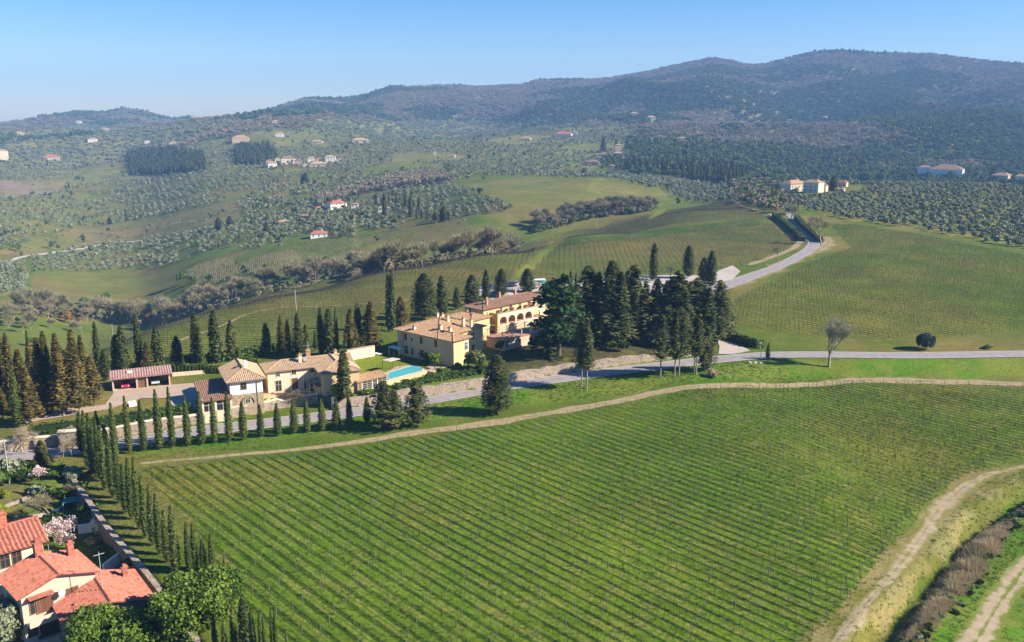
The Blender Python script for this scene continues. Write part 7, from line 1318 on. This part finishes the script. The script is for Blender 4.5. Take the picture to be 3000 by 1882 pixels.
FH = [(ZC, 720, 590, 64, 24, 'c', 't', .9, 'big hilltop house left part with tiled roof in shade'), (ZC, 1060, 600, 48, 29, 'c', 't', -.35, 'hilltop house right part with sunlit yellow gable'), (ZC, 1220, 590, 24, 18, 'c', 'b', -.2, 'low wing between hilltop house and broad cypress'), (ZC, 1510, 650, 26, 18, 'y', 't', -.1, 'small ochre house right of the broad hilltop cypress'), (ZC, 1560, 510, 26, 14, 'p', 'r', -.2, 'pinkish roof behind the small ochre house'),
 (AA, 640, 388, 36, 34, 'w', 'b', .35, 'left gable of the long white building on the hilltop'), (AA, 1030, 397, 88, 30, 'w', 'b', .05, 'long white building on the hilltop above the olive grove'), (AA, 1390, 440, 22, 8, 'p', 't', .1, 'small shed right of the long white building'), (AA, 2010, 470, 48, 24, 'p', 't', -.3, 'tiled farm roof at the far right edge'), (AA, 2360, 500, 36, 26, 'c', 't', -.1, 'yellow farmhouse at the right edge of the picture'), (AA, 2370, 300, 22, 10, 'w', 'r', 0, 'small house higher up at the right edge'),
 (AB, 965, 390, 18, 19, 'y', 't', .3, 'upper tower house of the hilltop castle'), (AB, 960, 500, 24, 14, 'y', 'p', .2, 'lower yellow house of the hilltop castle'), (AB, 730, 480, 36, 7, 'p', 'b', .1, 'long low building left of the castle'), (AB, 520, 620, 36, 9, 'p', 'b', .1, 'long low farm building below the castle'), (AB, 640, 560, 10, 12, 'c', 't', .2, 'small tall house at the end of the low farm building'), (AB, 870, 720, 14, 14, 'p', 't', .2, 'pinkish house at the foot of the castle wood'), (AB, 390, 710, 20, 6, 'p', 'b', .1, 'shed at the left foot of the castle hill'), (AB, 2110, 220, 52, 7, 'w', 't', .1, 'far white villa on the slope above the castle wood'), (AB, 40, 130, 28, 9, 'c', 't', .1, 'far houses above the terraces, left one'), (AB, 210, 110, 14, 12, 'w', 't', .1, 'far white house above the terraces, right one'),
 (Y, 450, 400, 26, 11, 'w', 't', .3, 'white house at the left end of the white hamlet'), (Y, 400, 355, 16, 10, 'p', 'r', .2, 'pink roofed house above the left end of the hamlet'), (Y, 720, 345, 42, 15, 'c', 'b', .25, 'long pale house in the middle of the white hamlet'), (Y, 545, 320, 16, 9, 'c', 't', .25, 'small house left of the long hamlet house'), (Y, 900, 355, 20, 10, 'p', 'b', .1, 'shaded house right of the long hamlet house'), (Y, 1120, 325, 22, 12, 'w', 't', .2, 'white house near the hamlet centre right'), (Y, 1270, 325, 22, 10, 'w', 'r', .2, 'white house beside the hamlet cypress'), (Y, 1440, 320, 32, 15, 'w', 'p', .1, 'largest white house at the right of the hamlet'), (Y, 1590, 330, 16, 9, 'w', 't', .1, 'last white house at the right end of the hamlet'), (Y, 1230, 385, 46, 4, 'c', 'p', .1, 'low terrace building below the hamlet'), (Y, 1000, 410, 10, 8, 'w', 'p', .1, 'tiny white hut below the hamlet'),
 (Y, 1550, 1110, 50, 16, 'w', 'r', .5, 'white house with red roof across the valley'), (Y, 1860, 1150, 20, 20, 'w', 'r', .1, 'tall narrow white house beside the red roofed one'), (Y, 1270, 1150, 28, 9, 'y', 'r', .2, 'yellow cottage left of the red roofed house'), (Y, 1040, 1290, 36, 8, 'p', 'b', .1, 'low roofed barn below the yellow cottage'), (Y, 640, 1390, 30, 10, 'w', 't', .2, 'white cottage above the small vineyards'), (Y, 490, 1410, 20, 8, 'p', 'r', .2, 'pinkish cottage left of the white one'), (G, 2250, 1000, 48, 9, 'w', 'r', .2, 'low white and red shed by the small vineyards'), (H, 680, 720, 34, 7, 'w', 'p', .1, 'white flat annex among the terrace cypresses'),
 (G, 25, 450, 26, 24, 'c', 't', .2, 'ochre house at the left edge of the picture'), (G, 360, 450, 46, 6, 'p', 'r', .1, 'long farm shed at the far left'), (G, 1700, 328, 46, 12, 'y', 't', .1, 'yellow villa on the left slope'), (G, 1975, 290, 24, 8, 'w', 'p', .1, 'white house above the yellow villa'), (G, 1950, 205, 22, 9, 'w', 't', .1, 'pale house high on the left ridge slope'), (G, 655, 325, 26, 7, 'w', 't', .1, 'white houses low on the far left hill'), (G, 140, 285, 26, 8, 'p', 't', .1, 'far pale house on the left hill foot'), (G, 560, 200, 14, 7, 'w', 't', 0, 'tiny white house on the left hill'), (G, 740, 250, 24, 5, 'c', 't', 0, 'tiny row of houses under the left hill'), (G, 1225, 355, 22, 9, 'c', 't', 0, 'pale house left of the plantation ridge'), (G, 1040, 335, 14, 6, 'w', 't', 0, 'small pale house above the plantation'), (G, 1370, 170, 14, 8, 'c', 't', 0, 'hilltop house on the saddle of the skyline'), (G, 2240, 340, 32, 6, 'c', 't', 0, 'pale farm above the white hamlet'),
 (L, 915, 440, 46, 8, 'c', 'p', .1, 'long pale farm right of the hamlet slope'), (L, 1345, 510, 10, 7, 'w', 't', 0, 'white hut among dark cypresses on the middle slope'), (L, 1460, 525, 14, 4, 'w', 't', 0, 'low white shed among dark cypresses on the middle slope'), (L, 1890, 425, 28, 6, 'c', 't', 0, 'pale farm on the central slope'), (L, 2110, 405, 48, 9, 'c', 'r', 0, 'row of pale houses right on the central slope'), (L, 680, 320, 18, 6, 'w', 't', 0, 'white house under the left wooded ridge'), (L, 845, 328, 14, 5, 'w', 't', 0, 'small white house in the far wooded slope'), (L, 1610, 185, 16, 5, 'c', 't', 0, 'pale house high on the central wooded slope'),
 (K, 1237, 510, 12, 11, 'w', 't', 0, 'small white house in the clearing on the right hills'), (K, 115, 490, 22, 12, 'c', 't', .3, 'left house of the small castle on the central hill'), (K, 215, 510, 26, 10, 'c', 't', .3, 'right house of the small castle on the central hill'), (K, 540, 322, 14, 6, 'c', 't', 0, 'tiny pale farm below the antenna summit'), (K, 1035, 295, 18, 5, 'c', 't', 0, 'tiny pale farm high on the right hills'), (K, 1325, 275, 14, 6, 'c', 't', 0, 'highest pale farm on the right hills')]
for f, x, y, w, h, wk, rk, an_, lab in FH: far_house(f(x, y), w, h, wk, rk, an_ + R(-8), lab)
# ---- poles, aerial masts, signs, garden things
for i, (f, x, y, ty, lab) in enumerate([(A, 1148, 390, 170, 'pale utility pole at the left end of the middle vineyard'), (W, 697, 730, 683, 'pale utility pole in the middle vineyard left of the villa'), (H, 962, 1320, 1175, 'pale utility pole behind the wide dark cypress'), (H, 1872, 1075, 935, 'pale utility pole at the upper edge of the middle vineyard'), (I, 750, 885, 770, 'utility pole in front of the upper thicket'), (I, 1437, 690, 575, 'tall pole by the upper vineyard corner'), (A, 1905, 90, 20, 'pole among the leafless belt at the left'), (AD, 970, 600, 470, 'white sign post at the side drive'), (AD, 982, 745, 645, 'short dark marker post on the road edge'), (AD, 600, 430, 370, 'small pale post in the drive hedge'), (D, 2340, 280, 210, 'pale marker post at the lane entrance')]):
    b = at(f(x, y), 60); h = height_at(b, f(x, ty)); e = empty('utility_pole' if h > 4 else 'marker_post', b, lab, 'pole'); r_ = .14 if h > 4 else .09; MB().tube((0, 0, -.6), (0, 0, h), r_, r_ * .75, 6).build('pole', M_POLEW if 'dark' not in lab else M_WOOD, e)
    if h > 4: MB().box(-.4, -.04, h - .5, .4, .04, h - .42).build('crossarm', M_POLEW, e)
    elif 'sign' in lab: MB().box(-.35, -.03, h - .6, .35, .03, h).build('plate', M_CANV, e)
b = at(AC(190, 1460)); lp = empty('lamp_post', b, 'tall pale lamp post at the left edge of the road', 'lamp post'); hh = height_at(b, AC(97, 580)); MB().tube((0, 0, -.5), (0, 0, hh), .11, .07, 7).build('pole', M_POLEW, lp); MB().tube((0, 0, hh), (-1.1, .1, hh + .15), .05, .05, 5).build('arm', M_POLEW, lp); MB().box(-1.7, -.14, hh + .08, -1.0, .2, hh + .22).build('lamp_head', M_METAL, lp)
for x, y0, y1, lab in ((488, 170, 122, 'tall radio mast on the wooded summit'), (543, 150, 124, 'shorter radio mast on the wooded summit')):
    b = at(K(x, y0), 1500); h = height_at(b, K(x, y1)); MASTS = [MB().tube((b[0], b[1], b[2] - 4), (b[0], b[1], b[2] + h), .9, .5, 5).build('radio_mast', M_METAL)]; tag(MASTS[-1], lab, 'mast')
for x, y, lab, sc_ in ((310, 500, 'green parasol behind the cedar', 3.2), (1355, 500, 'green parasol seen between the dark trees', 2.4), (1720, 450, 'green parasol at the edge of the dark grove', 2.2)):
    b = at(D(x, y), 150); e = empty('parasol', b, lab, 'parasol'); MB().tube((0, 0, -.2), (0, 0, 2.9), .05, .05, 6).build('pole', M_IVORY, e); n = 8; c_ = MB(); c_.add([(sc_ * .6 * math.cos(6.283 * i / n), sc_ * .6 * math.sin(6.283 * i / n), 2.25) for i in range(n)] + [(0, 0, 2.95)], [(i, (i + 1) % n, n) for i in range(n)]); c_.build('canopy', M_TEAL, e)
b = at(U(1290, 950)); e = empty('garden_frame', b, 'teal covered frame in the garden under the wall', 'frame', None, .3); MB().add([(-1.3, -.9, 1.3), (1.3, -.9, 1.3), (1.3, .9, 1.5), (-1.3, .9, 1.5), (-1.3, -.9, .2), (1.3, .9, .2), (-1.3, .9, .2)], [(0, 1, 2, 3), (0, 3, 6, 4), (2, 5, 6, 3)]).build('cover', M_TEAL, e); [MB().box(x - .05, y - .05, -.3, x + .05, y + .05, 1.28).build('leg', M_METAL, e) for x in (-1.2, 1.2) for y in (-.8, .8)]
for x, y, lab in ((1460, 940, 'terracotta heap beside the teal frame'), (1560, 900, 'clay pots stacked along the wall'),):
    b = at(U(x, y)); e = empty('plant_pots', b, lab, 'pots'); [MB().tube((dx, dy, -.1), (dx, dy, .7), .3, .42, 8).build('pot', M_TERRA, e) for dx, dy in ((-.6, 0), (.3, .4), (.5, -.5))]
b = at(U(1790, 1300)); e = empty('brick_oven', b, 'small domed brick oven by the garden wall', 'oven', None, .4); MB().box(-.8, -.7, -.4, .8, .7, 1.0).build('base', M_CREAM, e); MB().tube((0, 0, 1.0), (0, 0, 1.7), .8, .25, 8).build('dome', M_TILER, e)
b = at(X(548, 650)); e = empty('lawn_board', b, 'white tilted board lying on the lawn before the carport', 'board', None, .5); MB().add([(-.7, -.5, .1), (.7, -.5, .1), (.7, .5, .9), (-.7, .5, .9), (-.7, -.5, .0), (.7, -.5, .0), (.7, .5, .8), (-.7, .5, .8)], [(0, 1, 2, 3), (7, 6, 5, 4), (0, 3, 7, 4), (1, 5, 6, 2), (3, 2, 6, 7), (0, 4, 5, 1)]).build('board', M_CANV, e); MB().box(-.05, .4, -.2, .05, .5, .8).build('prop', M_WOOD, e)
for i, (x, y) in enumerate(((800, 838), (895, 838), (985, 848))):
    b = at(AD(x, y)); o = MB().add([(-.5, -.3, -.2), (.5, -.35, -.2), (.45, .3, -.2), (-.4, .35, -.2), (-.3, -.2, .35), (.3, -.15, .4), (.25, .2, .3), (-.25, .2, .38)], [(0, 1, 5, 4), (1, 2, 6, 5), (2, 3, 7, 6), (3, 0, 4, 7), (4, 5, 6, 7)]).build('stone', M_IVORY, None, b); tag(o, f'{nth(i)} white stone from the left below the small kerb cypress', 'stone', 'white stones below the kerb cypress')
